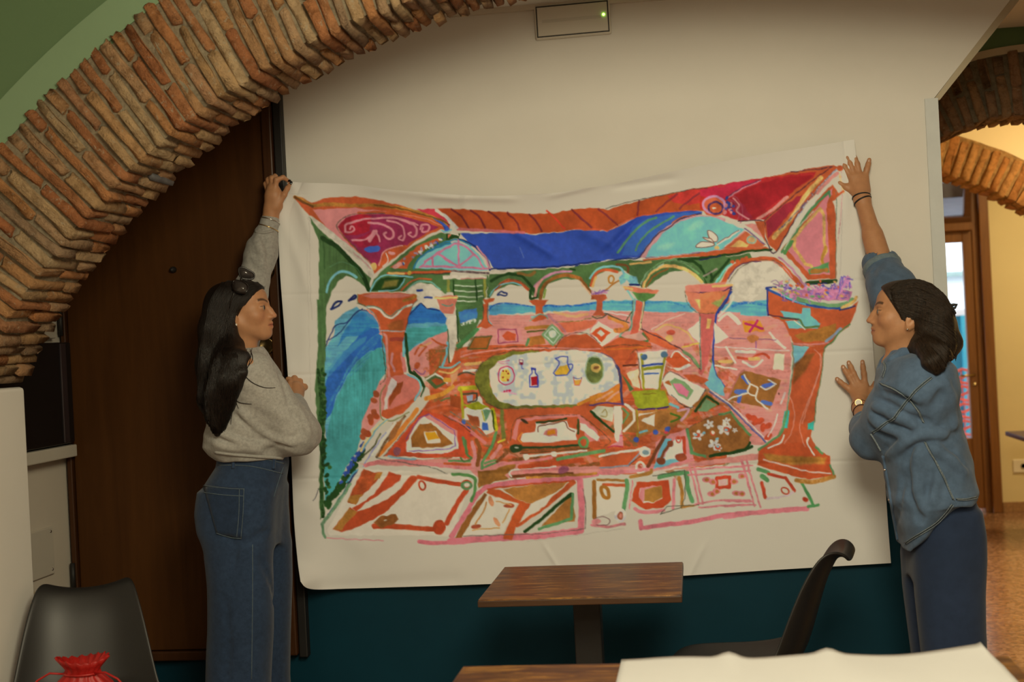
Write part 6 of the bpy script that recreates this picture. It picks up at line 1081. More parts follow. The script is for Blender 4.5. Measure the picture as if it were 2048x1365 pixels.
for a in ((1040, 470, 1090, 500, 9, 0.012), (1225, 492, 1262, 452, 8, -0.012), (1225, 492, 1180, 470, 12, 0.010), (1225, 495, 1200, 540, 14, 0.006), (880, 395, 1010, 398, 7, 0.006), (930, 398, 925, 440, 9, 0.006), (1120, 388, 1170, 376, 6, 0.006), (1250, 372, 1330, 360, 8, -0.006), (1400, 500, 1640, 440, 40, 0.006), (760, 380, 900, 395, 9, 0.006),
          (560, 752, 1760, 700, 3.5, -0.0022), (560, 960, 1775, 920, 3.5, -0.0022), (560, 590, 1740, 560, 3.5, -0.0015), (560, 425, 625, 600, 12, 0.005), (583, 365, 620, 470, 10, 0.006), (1708, 280, 1690, 420, 12, 0.004), (1100, 1110, 1125, 1150, 5, 0.004), (1380, 1150, 1400, 1110, 6, 0.004), (600, 1000, 720, 1090, 20, 0.004), (640, 1175, 900, 1160, 14, -0.004), (960, 705, 1240, 690, 4, 0.0018)): dep += crease(*a)
curl = np.exp(-((px - 600) ** 2 + (py - 1170) ** 2) / (2 * 22.0 ** 2)) * 0.05
YSHEET = 4.722
yy_ = YSHEET - 0.004 - np.clip(dep + 0.008, 0, None) - curl - 0.012 * np.exp(-((U - 0.0) / 0.02) ** 2) * (V > 0.03)
yy_ = np.minimum(yy_, YW - 0.012)
# the left strip hangs over the door's frame
yy_ = yy_ - 0.055 * np.exp(-(np.clip(px - 600, 0, None) / 60.0) ** 2)
uu = (px - 1024) / F_PX; vv = (682.5 - py) / F_PX
D = np.stack([_right[k] * uu + _up[k] * vv + _fw[k] for k in range(3)], -1); tpar = yy_ / D[..., 1]
co = (D * tpar[..., None] + np.array([0, 0, CAM_H])).astype(np.float32).reshape(-1, 3)
idx = np.arange(NU * NV_).reshape(NV_, NU); q = np.stack([idx[:-1, :-1], idx[1:, :-1], idx[1:, 1:], idx[:-1, 1:]], -1).reshape(-1, 4)
def fast_mesh(name, co, quads):
    me = bpy.data.meshes.new(name); me.vertices.add(len(co)); me.vertices.foreach_set('co', np.ascontiguousarray(co, np.float32).ravel())
    nq = len(quads); me.loops.add(nq * 4); me.loops.foreach_set('vertex_index', np.ascontiguousarray(quads, np.int32).ravel())
    me.polygons.add(nq); me.polygons.foreach_set('loop_start', np.arange(0, nq * 4, 4, dtype=np.int32))
    try: me.polygons.foreach_set('loop_total', np.full(nq, 4, np.int32))
    except Exception: pass
    me.polygons.foreach_set('use_smooth', np.ones(nq, bool)); me.update(calc_edges=True); return me
def set_col(me, lin, name='paint'):
    at = me.color_attributes.new(name, 'FLOAT_COLOR', 'POINT'); rgba = np.ones((len(me.vertices), 4), np.float32); rgba[:, :3] = lin.reshape(-1, 3); at.data.foreach_set('color', rgba.ravel())
me = fast_mesh('painted_sheet', co, q); set_col(me, lin)
m, nt, b = new_mat('painted_canvas')
ca = N(nt, 'ShaderNodeVertexColor', layer_name='paint')
nt.links.new(ca.outputs['Color'], b.inputs['Base Color']); b.inputs['Roughness'].default_value = 0.62; b.inputs['Specular IOR Level'].default_value = 0.15
bump(nt, b, noise(nt, 420, 3, 0.6), 0.10, 0.0015)
psh = link('painted_sheet', me, m)
tag(psh, 'large white canvas sheet painted with a terrace, arches, columns and the sea', 'painting')

# ================================================================ PEOPLE
def axis(*segs):
    out = []
    for lo, hi, st in segs:
        n = max(1, int(round((hi - lo) / st))); out.extend(list(np.linspace(lo, hi, n, endpoint=False)))
    out.append(segs[-1][1]); return np.array(out, np.float32)
class Field:
    """distance field on a rectilinear grid, meshed with surface nets"""
    def __init__(s, xs, ys, zs):
        s.ax = (xs, ys, zs); s.v = np.full((len(xs), len(ys), len(zs)), 0.5, np.float32)
    def block(s, lo, hi):
        sl = []
        for a, l, h in zip(s.ax, lo, hi):
            i0 = int(np.searchsorted(a, l)) - 1; i1 = int(np.searchsorted(a, h)) + 1; sl.append(slice(max(i0, 0), max(min(i1, len(a)), max(i0, 0))))
        sl = tuple(sl); X = s.ax[0][sl[0]][:, None, None]; Y = s.ax[1][sl[1]][None, :, None]; Z_ = s.ax[2][sl[2]][None, None, :]
        return sl, X, Y, Z_
    def put(s, sl, d, k, mode):
        a = s.v[sl]
        if a.size == 0: return
        if mode == 'add':
            h = np.clip(0.5 + 0.5 * (d - a) / k, 0, 1); s.v[sl] = d * (1 - h) + a * h - k * h * (1 - h)
        elif mode == 'sub':
            d = -d; h = np.clip(0.5 - 0.5 * (d - a) / k, 0, 1); s.v[sl] = d * (1 - h) + a * h + k * h * (1 - h)
    def cap(s, a, b, r1, r2=None, k=0.01, mode='add'):
        a = np.array(a, float); b = np.array(b, float); r2 = r1 if r2 is None else r2; R = max(r1, r2) + k + 0.02
        sl, X, Y, Z_ = s.block(np.minimum(a, b) - R, np.maximum(a, b) + R); v = b - a; L = float(v @ v) + 1e-9
        t = np.clip(((X - a[0]) * v[0] + (Y - a[1]) * v[1] + (Z_ - a[2]) * v[2]) / L, 0, 1)
        d = np.sqrt((X - a[0] - t * v[0]) ** 2 + (Y - a[1] - t * v[1]) ** 2 + (Z_ - a[2] - t * v[2]) ** 2) - (r1 + (r2 - r1) * t)
        s.put(sl, d, k, mode)
    def chain(s, pts, rads, k=0.008, mode='add'):
        for i in range(len(pts) - 1): s.cap(pts[i], pts[i + 1], rads[i], rads[i + 1], k, mode)
    def ell(s, c, r, M=None, k=0.01, mode='add'):
        c = np.array(c, float); r = np.array(r, float); R = max(r) + k + 0.02
        sl, X, Y, Z_ = s.block(c - R, c + R); dx, dy, dz = X - c[0], Y - c[1], Z_ - c[2]
        if M is None: q = (dx, dy, dz)
        else: q = tuple(dx * M[0, i] + dy * M[1, i] + dz * M[2, i] for i in range(3))      # M columns: local axes
        k0 = np.sqrt((q[0] / r[0]) ** 2 + (q[1] / r[1]) ** 2 + (q[2] / r[2]) ** 2); k1 = np.sqrt((q[0] / r[0] ** 2) ** 2 + (q[1] / r[1] ** 2) ** 2 + (q[2] / r[2] ** 2) ** 2) + 1e-6
        s.put(sl, k0 * (k0 - 1) / k1, k, mode)
    def stack(s, rows, k=0.02, mode='add', p=2.2, twist=None):
        """rows of (z, cx, cy, half_x, half_y), z falling; an upright body of elliptic sections"""
        R = np.array(sorted(rows)); lo = (np.min(R[:, 1] - R[:, 3]) - k - .02, np.min(R[:, 2] - R[:, 4]) - k - .02, R[0, 0] - k - .02); hi = (np.max(R[:, 1] + R[:, 3]) + k + .02, np.max(R[:, 2] + R[:, 4]) + k + .02, R[-1, 0] + k + .02)
        sl, X, Y, Z_ = s.block(lo, hi); z = np.clip(Z_, R[0, 0], R[-1, 0]); I = [np.interp(z, R[:, 0], R[:, j]).astype(np.float32) for j in range(1, 5)]
        q = (np.abs((X - I[0]) / I[2]) ** p + np.abs((Y - I[1]) / I[3]) ** p) ** (1 / p); d = (q - 1) * np.minimum(I[2], I[3])
        d = np.maximum(d, np.abs(Z_ - z) + d * 0) if False else np.where(np.abs(Z_ - z) > 0, np.sqrt(np.maximum(d, 0) ** 2 + (Z_ - z) ** 2), np.maximum(d, np.maximum(Z_ - R[-1, 0], R[0, 0] - Z_)))
        s.put(sl, d, k, mode)
    def ripple(s, fn, lo, hi):
        sl, X, Y, Z_ = s.block(lo, hi); s.v[sl] = s.v[sl] + fn(X, Y, Z_)
    def mesh(s, name, smooth=1):
        v = s.v; neg = v < 0; nx_, ny_, nz_ = v.shape; cnt = np.zeros((nx_ - 1, ny_ - 1, nz_ - 1), np.int8)
        for a in (0, 1):
            for b in (0, 1):
                for c in (0, 1): cnt += neg[a:nx_ - 1 + a, b:ny_ - 1 + b, c:nz_ - 1 + c]
        act = np.argwhere((cnt > 0) & (cnt < 8)); ci = act.T; n = len(act)
        idx = np.full(cnt.shape, -1, np.int32); idx[ci[0], ci[1], ci[2]] = np.arange(n)
        acc = np.zeros((n, 3), np.float32); w = np.zeros(n, np.float32); xs, ys, zs = s.ax
        for d in range(3):
            for p in (0, 1):
                for q in (0, 1):
                    o = [0, 0, 0]; oth = [e for e in range(3) if e != d]; o[oth[0]] = p; o[oth[1]] = q; e = list(o); e[d] = 1
                    A = v[ci[0] + o[0], ci[1] + o[1], ci[2] + o[2]]; B = v[ci[0] + e[0], ci[1] + e[1], ci[2] + e[2]]
                    m_ = (A < 0) != (B < 0); t = np.where(m_, A / np.where(m_, A - B, 1), 0)
                    pt = np.stack([xs[ci[0] + o[0]], ys[ci[1] + o[1]], zs[ci[2] + o[2]]], -1); pe = np.stack([xs[ci[0] + e[0]], ys[ci[1] + e[1]], zs[ci[2] + e[2]]], -1)
                    acc += np.where(m_[:, None], pt + (pe - pt) * t[:, None], 0); w += m_
        co = acc / w[:, None]; quads = []
        for d in range(3):
            A = neg[tuple(slice(0, -1) if e == d else slice(None) for e in range(3))]; B = neg[tuple(slice(1, None) if e == d else slice(None) for e in range(3))]
            ed = np.argwhere(A != B); a1, a2 = [(1, 2), (2, 0), (0, 1)][d]
            ok = (ed[:, a1] > 0) & (ed[:, a2] > 0) & (ed[:, a1] < v.shape[a1] - 1) & (ed[:, a2] < v.shape[a2] - 1); ed = ed[ok]
            def at(o1, o2):
                c = ed.copy(); c[:, a1] -= o1; c[:, a2] -= o2; return idx[c[:, 0], c[:, 1], c[:, 2]]
            Q = np.stack([at(1, 1), at(0, 1), at(0, 0), at(1, 0)], -1); fl = A[ed[:, 0], ed[:, 1], ed[:, 2]]; Q = np.where(fl[:, None], Q, Q[:, ::-1]); quads.append(Q)
        Q = np.concatenate(quads)
        for _ in range(smooth):
            sm_ = np.zeros_like(co); c_ = np.zeros(len(co), np.float32)
            for i in range(4):
                a = Q[:, i]; b = Q[:, (i + 1) % 4]
                np.add.at(sm_, a, co[b]); np.add.at(c_, a, 1); np.add.at(sm_, b, co[a]); np.add.at(c_, b, 1)
            co = co * 0.4 + 0.6 * sm_ / np.maximum(c_, 1)[:, None]
        return fast_mesh(name, co, Q), co
from mathutils.bvhtree import BVHTree
def bvh_of(me):
    n = len(me.vertices); co = np.empty(n * 3, np.float32); me.vertices.foreach_get('co', co); l = np.empty(len(me.loops), np.int32); me.loops.foreach_get('vertex_index', l)
    return BVHTree.FromPolygons(co.reshape(-1, 3).tolist(), l.reshape(-1, 4).tolist())
def on_surface(bvh, px, py, off=0.002):
    d = ray(px, py).normalized(); h = bvh.ray_cast(CAMP, d)
    if h[0] is None: return None
    return h[0] + (h[1] * off if h[1].dot(d) < 0 else -h[1] * off)
def drape(name, bvh, pts, rad, mat, parent, off=0.0015, seg=5, n=6):
    Q = [on_surface(bvh, p[0], p[1], off) for p in spl(pts, n)]; Q = [q_ for q_ in Q if q_ is not None]
    Q = [Q[0]] + [b for a, b in zip(Q, Q[1:]) if (a - b).length < 0.06 and (a - b).length > 1e-5] if Q else []
    if len(Q) < 3: return None
    return tube(name, Q, rad, mat, parent, seg)
def patch(name, bvh, corners, mat, parent, off=0.003, n=10):
    """a cloth panel (four photo corners) lying on a surface"""
    bm = bmesh.new(); g = []
    c = np.array(corners, float)
    for j in range(n + 1):
        row = []
        for i in range(n + 1):
            u, v_ = i / n, j / n; p = (1 - v_) * ((1 - u) * c[0] + u * c[1]) + v_ * ((1 - u) * c[3] + u * c[2]); q_ = on_surface(bvh, p[0], p[1], off)
            row.append(bm.verts.new(q_) if q_ is not None else None)
        g.append(row)
    for j in range(n):
        for i in range(n):
            f = [g[j][i], g[j][i + 1], g[j + 1][i + 1], g[j + 1][i]]
            if all(f): bm.faces.new(f)
    bmesh.ops.recalc_face_normals(bm, faces=bm.faces)
    o = bm_to(name, bm, mat, parent, smooth=True); s_ = o.modifiers.new('thick', 'SOLIDIFY'); s_.thickness = 0.003; s_.offset = 0; return o

# --- materials of people
def skin_mat():
    m, nt, b = new_mat('skin'); ca = N(nt, 'ShaderNodeVertexColor', layer_name='tone')
    c = mix(nt, 1.0, ca.outputs['Color'], ramp(nt, noise(nt, 60, 4), [(0.3, (0.93, 0.90, 0.88)), (0.7, (1.05, 1.03, 1.0))]), 'MULTIPLY')
    nt.links.new(c, b.inputs['Base Color']); b.inputs['Roughness'].default_value = 0.48; b.inputs['Specular IOR Level'].default_value = 0.4
    b.inputs['Subsurface Weight'].default_value = 0.10; b.inputs['Subsurface Radius'].default_value = (0.012, 0.005, 0.003); b.inputs['Subsurface Scale'].default_value = 0.6
    bump(nt, b, noise(nt, 350, 3), 0.06, 0.001); return m
M_SKIN = skin_mat()
def fabric(name, col, var=0.2, sc=40, bs=0.3, bsc=400, fold=0.0, rough=0.9):
    m, nt, b = new_mat(name); f = noise(nt, sc, 6, 0.7); f0 = noise(nt, 4, 4, 0.6)
    c = ramp(nt, f, [(0.3, tuple(v * (1 - var) for v in col)), (0.7, tuple(min(1, v * (1 + var)) for v in col))])
    c = mix(nt, 1.0, c, ramp(nt, f0, [(0.3, (0.86, 0.86, 0.86)), (0.7, (1.1, 1.1, 1.1))]), 'MULTIPLY')
    nt.links.new(c, b.inputs['Base Color']); b.inputs['Roughness'].default_value = rough; b.inputs['Specular IOR Level'].default_value = 0.15; b.inputs['Sheen Weight'].default_value = 0.15
    h = noise(nt, bsc, 3, 0.6); bump(nt, b, h, bs, 0.002)
    return m
M_SWEAT = fabric('grey_marl_jersey', (0.395, 0.388, 0.370), 0.22, 110, 0.25, 500)
M_RIB = fabric('grey_rib_knit', (0.385, 0.378, 0.360), 0.14, 200, 0.5, 300)
M_JEANS = fabric('dark_blue_denim', (0.027, 0.049, 0.100), 0.22, 60, 0.3, 700)
M_JEANSD = fabric('darker_blue_denim', (0.020, 0.037, 0.077), 0.22, 60, 0.3, 700)
M_STITCH = fabric('faded_seam', (0.085, 0.125, 0.165), 0.3, 160, 0.3, 600)
M_SHIRT = fabric('washed_blue_denim', (0.096, 0.154, 0.255), 0.20, 30, 0.3, 700)
M_SHIRTL = fabric('pale_inside_denim', (0.165, 0.225, 0.275), 0.15, 60, 0.3, 700)
M_SEAM = fabric('pale_worn_seam', (0.24, 0.29, 0.33), 0.5, 260, 0.5, 700)
M_SEAMD = fabric('dark_seam', (0.040, 0.062, 0.085), 0.3, 200, 0.4, 700)
M_TROU = fabric('navy_trousers', (0.025, 0.042, 0.092), 0.10, 30, 0.1, 500)
def hair_mat(name, c0, c1):
    m, nt, b = new_mat(name); f = noise(nt, 26, 4, 0.6, stretch=(8, 8, 0.7))
    nt.links.new(ramp(nt, f, [(0.3, c0), (0.75, c1)]), b.inputs['Base Color']); b.inputs['Roughness'].default_value = 0.42; b.inputs['Specular IOR Level'].default_value = 0.35; b.inputs['Anisotropic'].default_value = 0.5
    bump(nt, b, noise(nt, 60, 4, 0.6, stretch=(8, 8, 0.5)), 0.5, 0.004); return m
M_HAIR1 = hair_mat('black_brown_hair', (0.004, 0.0028, 0.0024), (0.016, 0.010, 0.008)); M_HAIR2 = hair_mat('dark_brown_hair', (0.009, 0.0058, 0.0040), (0.040, 0.024, 0.014))
M_SHOE = surf('white_leather_shoe', (0.55, 0.54, 0.50), 0.5, 0.08, 10)
M_SHOEB = surf('black_leather_shoe', (0.02, 0.018, 0.018), 0.4, 0.1, 10)
SKIN = np.array((0.50, 0.255, 0.135))

def head_frame(O, facing, yaw, pitch, roll=0.0, sc=0.94):
    f = Vector((facing * math.cos(yaw), math.sin(yaw), 0)); s = Vector((0, 0, 1)).cross(f).normalized(); u = Vector((0, 0, 1))
    R = Matrix.Rotation(-pitch, 3, s); f = R @ f; u = R @ u; R = Matrix.Rotation(roll, 3, f); s = R @ s; u = R @ u
    return dict(O=np.array(O), M=np.array([[f.x, s.x, u.x], [f.y, s.y, u.y], [f.z, s.z, u.z]]), sc=sc, v=np.array((sc, sc, sc * 0.885)))
def HL(H, x, y, z): return H['O'] + H['M'] @ (np.array((x, y, z)) * H['v'])
def build_head(F, H):
    M, sc = H['M'], H['sc']; L = lambda *p: HL(H, *p); e = lambda c, r, k=0.012, mode='add', MM=None: F.ell(L(*c), np.array(r) * H['v'], M if MM is None else MM, k * sc, mode)
    cap = lambda a, b, r1, r2, k=0.01, mode='add': F.cap(L(*a), L(*b), r1 * sc, r2 * sc, k * sc, mode)
    e((-0.016, 0, 0.030), (0.098, 0.074, 0.082)); e((0.038, 0, 0.045), (0.046, 0.058, 0.046), 0.03); e((0.030, 0, -0.030), (0.056, 0.058, 0.080), 0.03)
    for s in (-1, 1):
        cap((-0.012, 0.050 * s, -0.050), (0.058, 0.012 * s, -0.100), 0.018, 0.016, 0.03); e((0.052, 0.040 * s, -0.030), (0.022, 0.020, 0.022), 0.025)
        cap((0.084, 0.010 * s, 0.018), (0.070, 0.042 * s, 0.021), 0.007, 0.006, 0.012)
    e((0.072, 0, -0.103), (0.017, 0.019, 0.015), 0.020); e((0.066, 0, -0.072), (0.026, 0.028, 0.026), 0.02)
    for s in (-1, 1): e((0.094, 0.032 * s, -0.002), (0.014, 0.016, 0.011), 0.014, 'sub')
    e((0.080, 0, -0.034), (0.019, 0.021, 0.024), 0.016)
    cap((0.083, 0, 0.014), (0.0965, 0, -0.014), 0.0072, 0.0080, 0.012); cap((0.0965, 0, -0.014), (0.1075, 0, -0.036), 0.0080, 0.0090, 0.008)
    for s in (-1, 1): e((0.097, 0.0115 * s, -0.041), (0.0095, 0.0074, 0.0070), 0.008); e((0.103, 0.006 * s, -0.0475), (0.0045, 0.0028, 0.0028), 0.003, 'sub')
    cap((0.0925, 0, -0.0645), (0.076, 0.021 * 1, -0.0695), 0.0062, 0.003, 0.006); cap((0.0925, 0, -0.0645), (0.076, -0.021, -0.0695), 0.0062, 0.003, 0.006)
    cap((0.0900, 0, -0.0775), (0.076, 0.018, -0.0725), 0.0072, 0.003, 0.006); cap((0.0900, 0, -0.0775), (0.076, -0.018, -0.0725), 0.0072, 0.003, 0.006)
    for s in (-1, 1): cap((0.100, 0, -0.0708), (0.080, 0.021 * s, -0.0710), 0.0012, 0.0012, 0.003, 'sub')
    for s in (-1, 1):      # lids round the eyeball, almond opening
        e((0.0735, 0.0315 * s, -0.001), (0.0142, 0.0150, 0.0138), 0.005); e((0.0900, 0.0325 * s, -0.0015), (0.0105, 0.0118, 0.0068), 0.002, 'sub')
    for s in (-1, 1):      # ears
        yaw = Matrix.Rotation(0.38 * s, 3, 'Z'); tl = Matrix.Rotation(-0.20, 3, 'Y'); MM = M @ np.array(yaw @ tl)
        e((-0.020, 0.072 * s, -0.024), (0.019, 0.0085, 0.033), 0.006, 'add', MM); e((-0.016, 0.081 * s, -0.020), (0.010, 0.006, 0.021), 0.005, 'sub', MM); e((-0.014, 0.0755 * s, -0.022), (0.005, 0.005, 0.012), 0.004, 'add', MM); e((-0.012, 0.071 * s, -0.052), (0.0085, 0.006, 0.0095), 0.006)
def head_local(H, co): return ((co - H['O']) @ H['M']) / H['v']
def skin_colors(co, H):
    l = head_local(H, co); c = np.tile(SKIN, (len(co), 1)); x, y, z = l.T; ay = np.abs(y); inhead = (np.abs(z) < 0.2) & (np.abs(x) < 0.2) & (ay < 0.12)
    def blend(mask, col, a): c[:] = c * (1 - (mask * a)[:, None]) + np.array(col)[None] * (mask * a)[:, None]
    g = lambda q, w: np.exp(-(q / w) ** 2)
    blend(inhead * g(ay - 0.042, 0.020) * g(z + 0.035, 0.022) * (x > 0.03), (0.52, 0.22, 0.12), 0.45); blend(inhead * g(x - 0.110, 0.02) * g(ay, 0.014) * g(z + 0.037, 0.014), (0.52, 0.215, 0.125), 0.4)
    zl = np.abs(z + 0.0712 + 0.10 * (ay - 0.0) ** 1.0 * 0.0); blend(inhead * (x > 0.074) * np.clip(1.6 - zl / 0.0072, 0, 1) * np.clip(1.8 - ay / 0.012, 0, 1), (0.40, 0.13, 0.085), 0.85)
    blend(inhead * (x > 0.07) * g(z + 0.0710, 0.0012) * (ay < 0.021), (0.14, 0.04, 0.03), 0.85)
    br = 0.0215 + 0.010 * np.sin(np.clip((ay - 0.012) / 0.040, 0, 1) * 2.3); blend(inhead * (x > 0.045) * np.clip(1.6 - np.abs(z - br) / 0.0042, 0, 1) * ((ay > 0.011) & (ay < 0.052)), (0.030, 0.016, 0.010), 0.85)
    blend(inhead * (x > 0.06) * np.clip(1.5 - np.abs(z - 0.0038) / 0.0022, 0, 1) * ((ay > 0.019) & (ay < 0.047)), (0.035, 0.018, 0.012), 0.75)
    blend(inhead * (x > 0.06) * g(z + 0.012, 0.008) * g(ay - 0.032, 0.016), (0.36, 0.17, 0.09), 0.35)
    return c
def eyeballs(H, parent):
    for s in (-1, 1):
        bm = bmesh.new(); bmesh.ops.create_uvsphere(bm, u_segments=24, v_segments=16, radius=0.0122 * H['sc']); o = bm_to('eye', bm, None, parent, smooth=True)
        R = Matrix([list(r) for r in H['M']]).to_4x4(); o.matrix_local = Matrix.Translation(HL(H, 0.0752, 0.0315 * s, -0.001)) @ R
        co = np.array([v.co for v in o.data.vertices]) / (0.0122 * H['sc']); a = np.arccos(np.clip(co[:, 0], -1, 1)); c = np.where(a[:, None] < 0.26, (0.004, 0.003, 0.003), np.where(a[:, None] < 0.66, (0.022, 0.011, 0.006), (0.34, 0.29, 0.25)))
        set_col(o.data, c.astype(np.float32), 'tone'); o.data.materials.append(M_EYE)
m, nt, b = new_mat('eye'); ca = N(nt, 'ShaderNodeVertexColor', layer_name='tone'); nt.links.new(ca.outputs['Color'], b.inputs['Base Color']); b.inputs['Roughness'].default_value = 0.12; M_EYE = m
def hair_cap(F, H, grow=0.010, hl=((0.083, 0.072), (0.018, -0.022)), k=0.006):
    """skull cap of hair cut along the hairline"""
    M, sc = H['M'], H['sc']; R = 0.16 * sc; sl, X, Y, Z_ = F.block(H['O'] - R, H['O'] + R); dx, dy, dz = X - H['O'][0], Y - H['O'][1], Z_ - H['O'][2]
    x, y, z = [(dx * M[0, i] + dy * M[1, i] + dz * M[2, i]) / H['v'][i] for i in range(3)]
    def E(c, r):
        q = ((x - c[0]) / r[0], (y - c[1]) / r[1], (z - c[2]) / r[2]); k0 = np.sqrt(q[0] ** 2 + q[1] ** 2 + q[2] ** 2); k1 = np.sqrt((q[0] / r[0]) ** 2 + (q[1] / r[1]) ** 2 + (q[2] / r[2]) ** 2) + 1e-6; return k0 * (k0 - 1) / k1
    a = E((-0.018, 0, 0.030), (0.098 + grow, 0.074 + grow, 0.082 + grow)); b_ = E((0.036, 0, 0.047), (0.047 + grow * 0.7, 0.059 + grow * 0.7, 0.047 + grow * 0.7)); h = np.clip(0.5 + 0.5 * (b_ - a) / 0.03, 0, 1); d = b_ * (1 - h) + a * h - 0.03 * h * (1 - h)
    (x1, z1), (x2, z2) = hl; tx, tz = x1 - x2, z1 - z2; L = math.hypot(tx, tz); nx_, nz_ = tz / L, -tx / L
    pl = (x - x1) * nx_ + (z - z1) * nz_ - 0.35 * np.maximum(np.abs(y) - 0.03, 0) * 0 ; cut2 = -(z + 0.075 + 0.3 * (x + 0.05)); d = np.maximum(np.maximum(d, pl), cut2); F.put(sl, d * sc, k, 'add')
def ribbons(name, paths, mat, parent, rad=0.0022, seg=4):
    """strands of one head of hair"""
    bm = bmesh.new()
    for P in paths:
        if len(P) < 3: continue
        n = len(P); tube_bm(bm, P, [rad * (0.35 + 0.65 * math.sin(math.pi * min(0.5, 0.12 + 0.88 * i / n) if i < n * 0.5 else math.pi * (0.5 + 0.45 * (i / n - 0.5) / 0.5))) for i in range(n)], seg)
    o = bm_to(name, bm, mat, parent, smooth=True); o['kind'] = 'stuff'; return o
def P3(px, py, y): return np.array(on_y(px, py, y))
def finger(F, pts, r0=0.0095, r1=0.0072, k=0.006):
    n = len(pts); F.chain(pts, [r0 + (r1 - r0) * i / (n - 1) for i in range(n)], k)
def nail(parent, p, n_, mat, size=0.005, up=(0, 0, 1)):
    bm = bmesh.new(); bmesh.ops.create_uvsphere(bm, u_segments=12, v_segments=8, radius=1.0); o = bm_to('nail', bm, mat, parent, smooth=True)
    z = Vector(n_).normalized(); x = Vector(up).cross(z).normalized(); y = z.cross(x); R = Matrix((x, y, z)).transposed().to_4x4(); o.matrix_local = Matrix.Translation(Vector(p)) @ R @ Matrix.Diagonal((size, size * 1.35, size * 0.35, 1)); return o
def bracelet(name, c, ax_, rad, tr, mat, parent, seg=28, squash=1.0):
    ax_ = Vector(ax_).normalized(); u = ax_.orthogonal().normalized(); v = ax_.cross(u)
    return tube(name, [Vector(c) + u * rad * math.cos(a) + v * rad * squash * math.sin(a) for a in np.linspace(0, 2 * math.pi, seg, endpoint=False)], tr, mat, parent, 6, True)
def pxr(px, py, y): return (on_y(px + 1, py, y) - on_y(px, py, y)).length     # metres per photo pixel there
def rows_from(tab, y):
    """table of (py, x_left, x_right, half_depth[, y_shift]) read off the photo at depth y"""
    out = []
    for r in tab:
        py, xl, xr, hd = r[:4]; c = on_y((xl + xr) / 2, py, y); out.append((c.z, c.x, y + (r[4] if len(r) > 4 else 0), (xr - xl) / 2 * pxr((xl + xr) / 2, py, y), hd))
    return out

# ---------------------------------------------------------------- the person holding the upper corner beside the door
YA = 4.36
PA = empty('person', (on_y(498, 1200, YA).x, YA, 0)); tag(PA, 'person with long black hair in grey sweatshirt and blue jeans pinching the sheet corner', 'person')
PAo = Matrix.Translation(-PA.location)
def own(o, root):
    if o is None: return None
    o.parent = root; o.matrix_parent_inverse = Matrix.Translation(-root.location); return o
HA = head_frame(P3(486, 622, YA), 1, 0.06, 0.09)
neckA = P3(476, 712, YA + 0.01)
SRa, ERa, WRa = P3(500, 738, YA - 0.15), P3(590, 866, 4.31), P3(591, 806, 4.565)
SLa, ELa, WLa = P3(470, 716, YA + 0.15), P3(500, 588, 4.575), P3(541, 437, 4.615)
FA = Field(axis((-1.95, -1.62, .008), (-1.62, -1.32, .0026), (-1.32, -1.10, .006)), axis((4.10, 4.20, .008), (4.20, 4.50, .003), (4.50, 4.70, .0035)), axis((0.02, 1.22, .012), (1.22, 1.36, .0034), (1.36, 1.44, .004), (1.44, 1.74, .0023), (1.74, 1.86, .006), (1.86, 2.12, .0027)))
build_head(FA, HA)
FA.cap(HL(HA, -0.028, 0, -0.045), neckA, 0.051, 0.055, 0.03); FA.cap(HL(HA, -0.008, 0, -0.085), neckA + np.array((0.024, 0, -0.01)), 0.033, 0.042, 0.022)
FA.stack(rows_from([(712, 440, 530, .08), (745, 425, 530, .13), (800, 420, 530, .12), (900, 450, 552, .10), (930, 445, 560, .12), (1000, 425, 548, .13), (1060, 440, 545, .13)], YA), 0.03)
FA.chain([SRa, ERa, WRa], [.043, .036, .024], 0.02); FA.chain([SLa, ELa, WLa], [.043, .036, .0245], 0.02)
for dy in (-0.075, 0.085): FA.chain([P3(492, 1040, YA + dy), P3(498, 1300, YA + dy), np.array((on_y(500, 1300, YA).x, YA + dy, 0.08))], [.052, .046, .035], 0.03)
# right fist against the sheet
fk = [P3(577, 760, 4.640), P3(589, 757, 4.648), P3(600, 763, 4.655), P3(609, 774, 4.655)]
FA.chain([WRa, P3(591, 790, 4.61)], [.024, .029], 0.02); FA.ell(P3(592, 780, 4.625), (.028, .026, .030), None, 0.015)
for i, kn in enumerate(fk):
    base = P3(589 + 2 * i, 785 + 2 * i, 4.615); FA.chain([base, kn, kn + np.array((0.004, 0.028, -0.012)), kn + np.array((-0.004, 0.022, -0.036))], [.011, .0108, .0095, .009], 0.004)
FA.chain([P3(583, 792, 4.60), P3(578, 776, 4.605), P3(580, 764, 4.625)], [.012, .0105, .009], 0.006)
# left hand pinching the corner
FA.chain([WLa, P3(544, 415, 4.612)], [.0245, .024], 0.02)
FA.chain([P3(543, 418, 4.612), P3(546, 392, 4.608), P3(546, 378, 4.606)], [.026, .0265, .022], 0.015); FA.chain([P3(555, 412, 4.606), P3(553, 388, 4.602)], [.019, .017], 0.015)
finger(FA, [P3(550, 380, 4.596), P3(553, 360, 4.592), P3(566, 355, 4.602), P3(577, 362, 4.620)], .0102, .0066)
finger(FA, [P3(545, 378, 4.606), P3(544, 357, 4.602), P3(550, 353, 4.622), P3(557, 362, 4.634)], .0105, .0078)
finger(FA, [P3(540, 380, 4.616), P3(537, 360, 4.612), P3(543, 356, 4.632), P3(550, 366, 4.642)], .0105, .0078)
finger(FA, [P3(536, 384, 4.624), P3(532, 368, 4.622), P3(537, 364, 4.640), P3(544, 373, 4.648)], .0098, .0072)
finger(FA, [P3(558, 406, 4.600), P3(568, 390, 4.598), P3(575, 377, 4.610), P3(580, 368, 4.626)], .0120, .0068, .006)
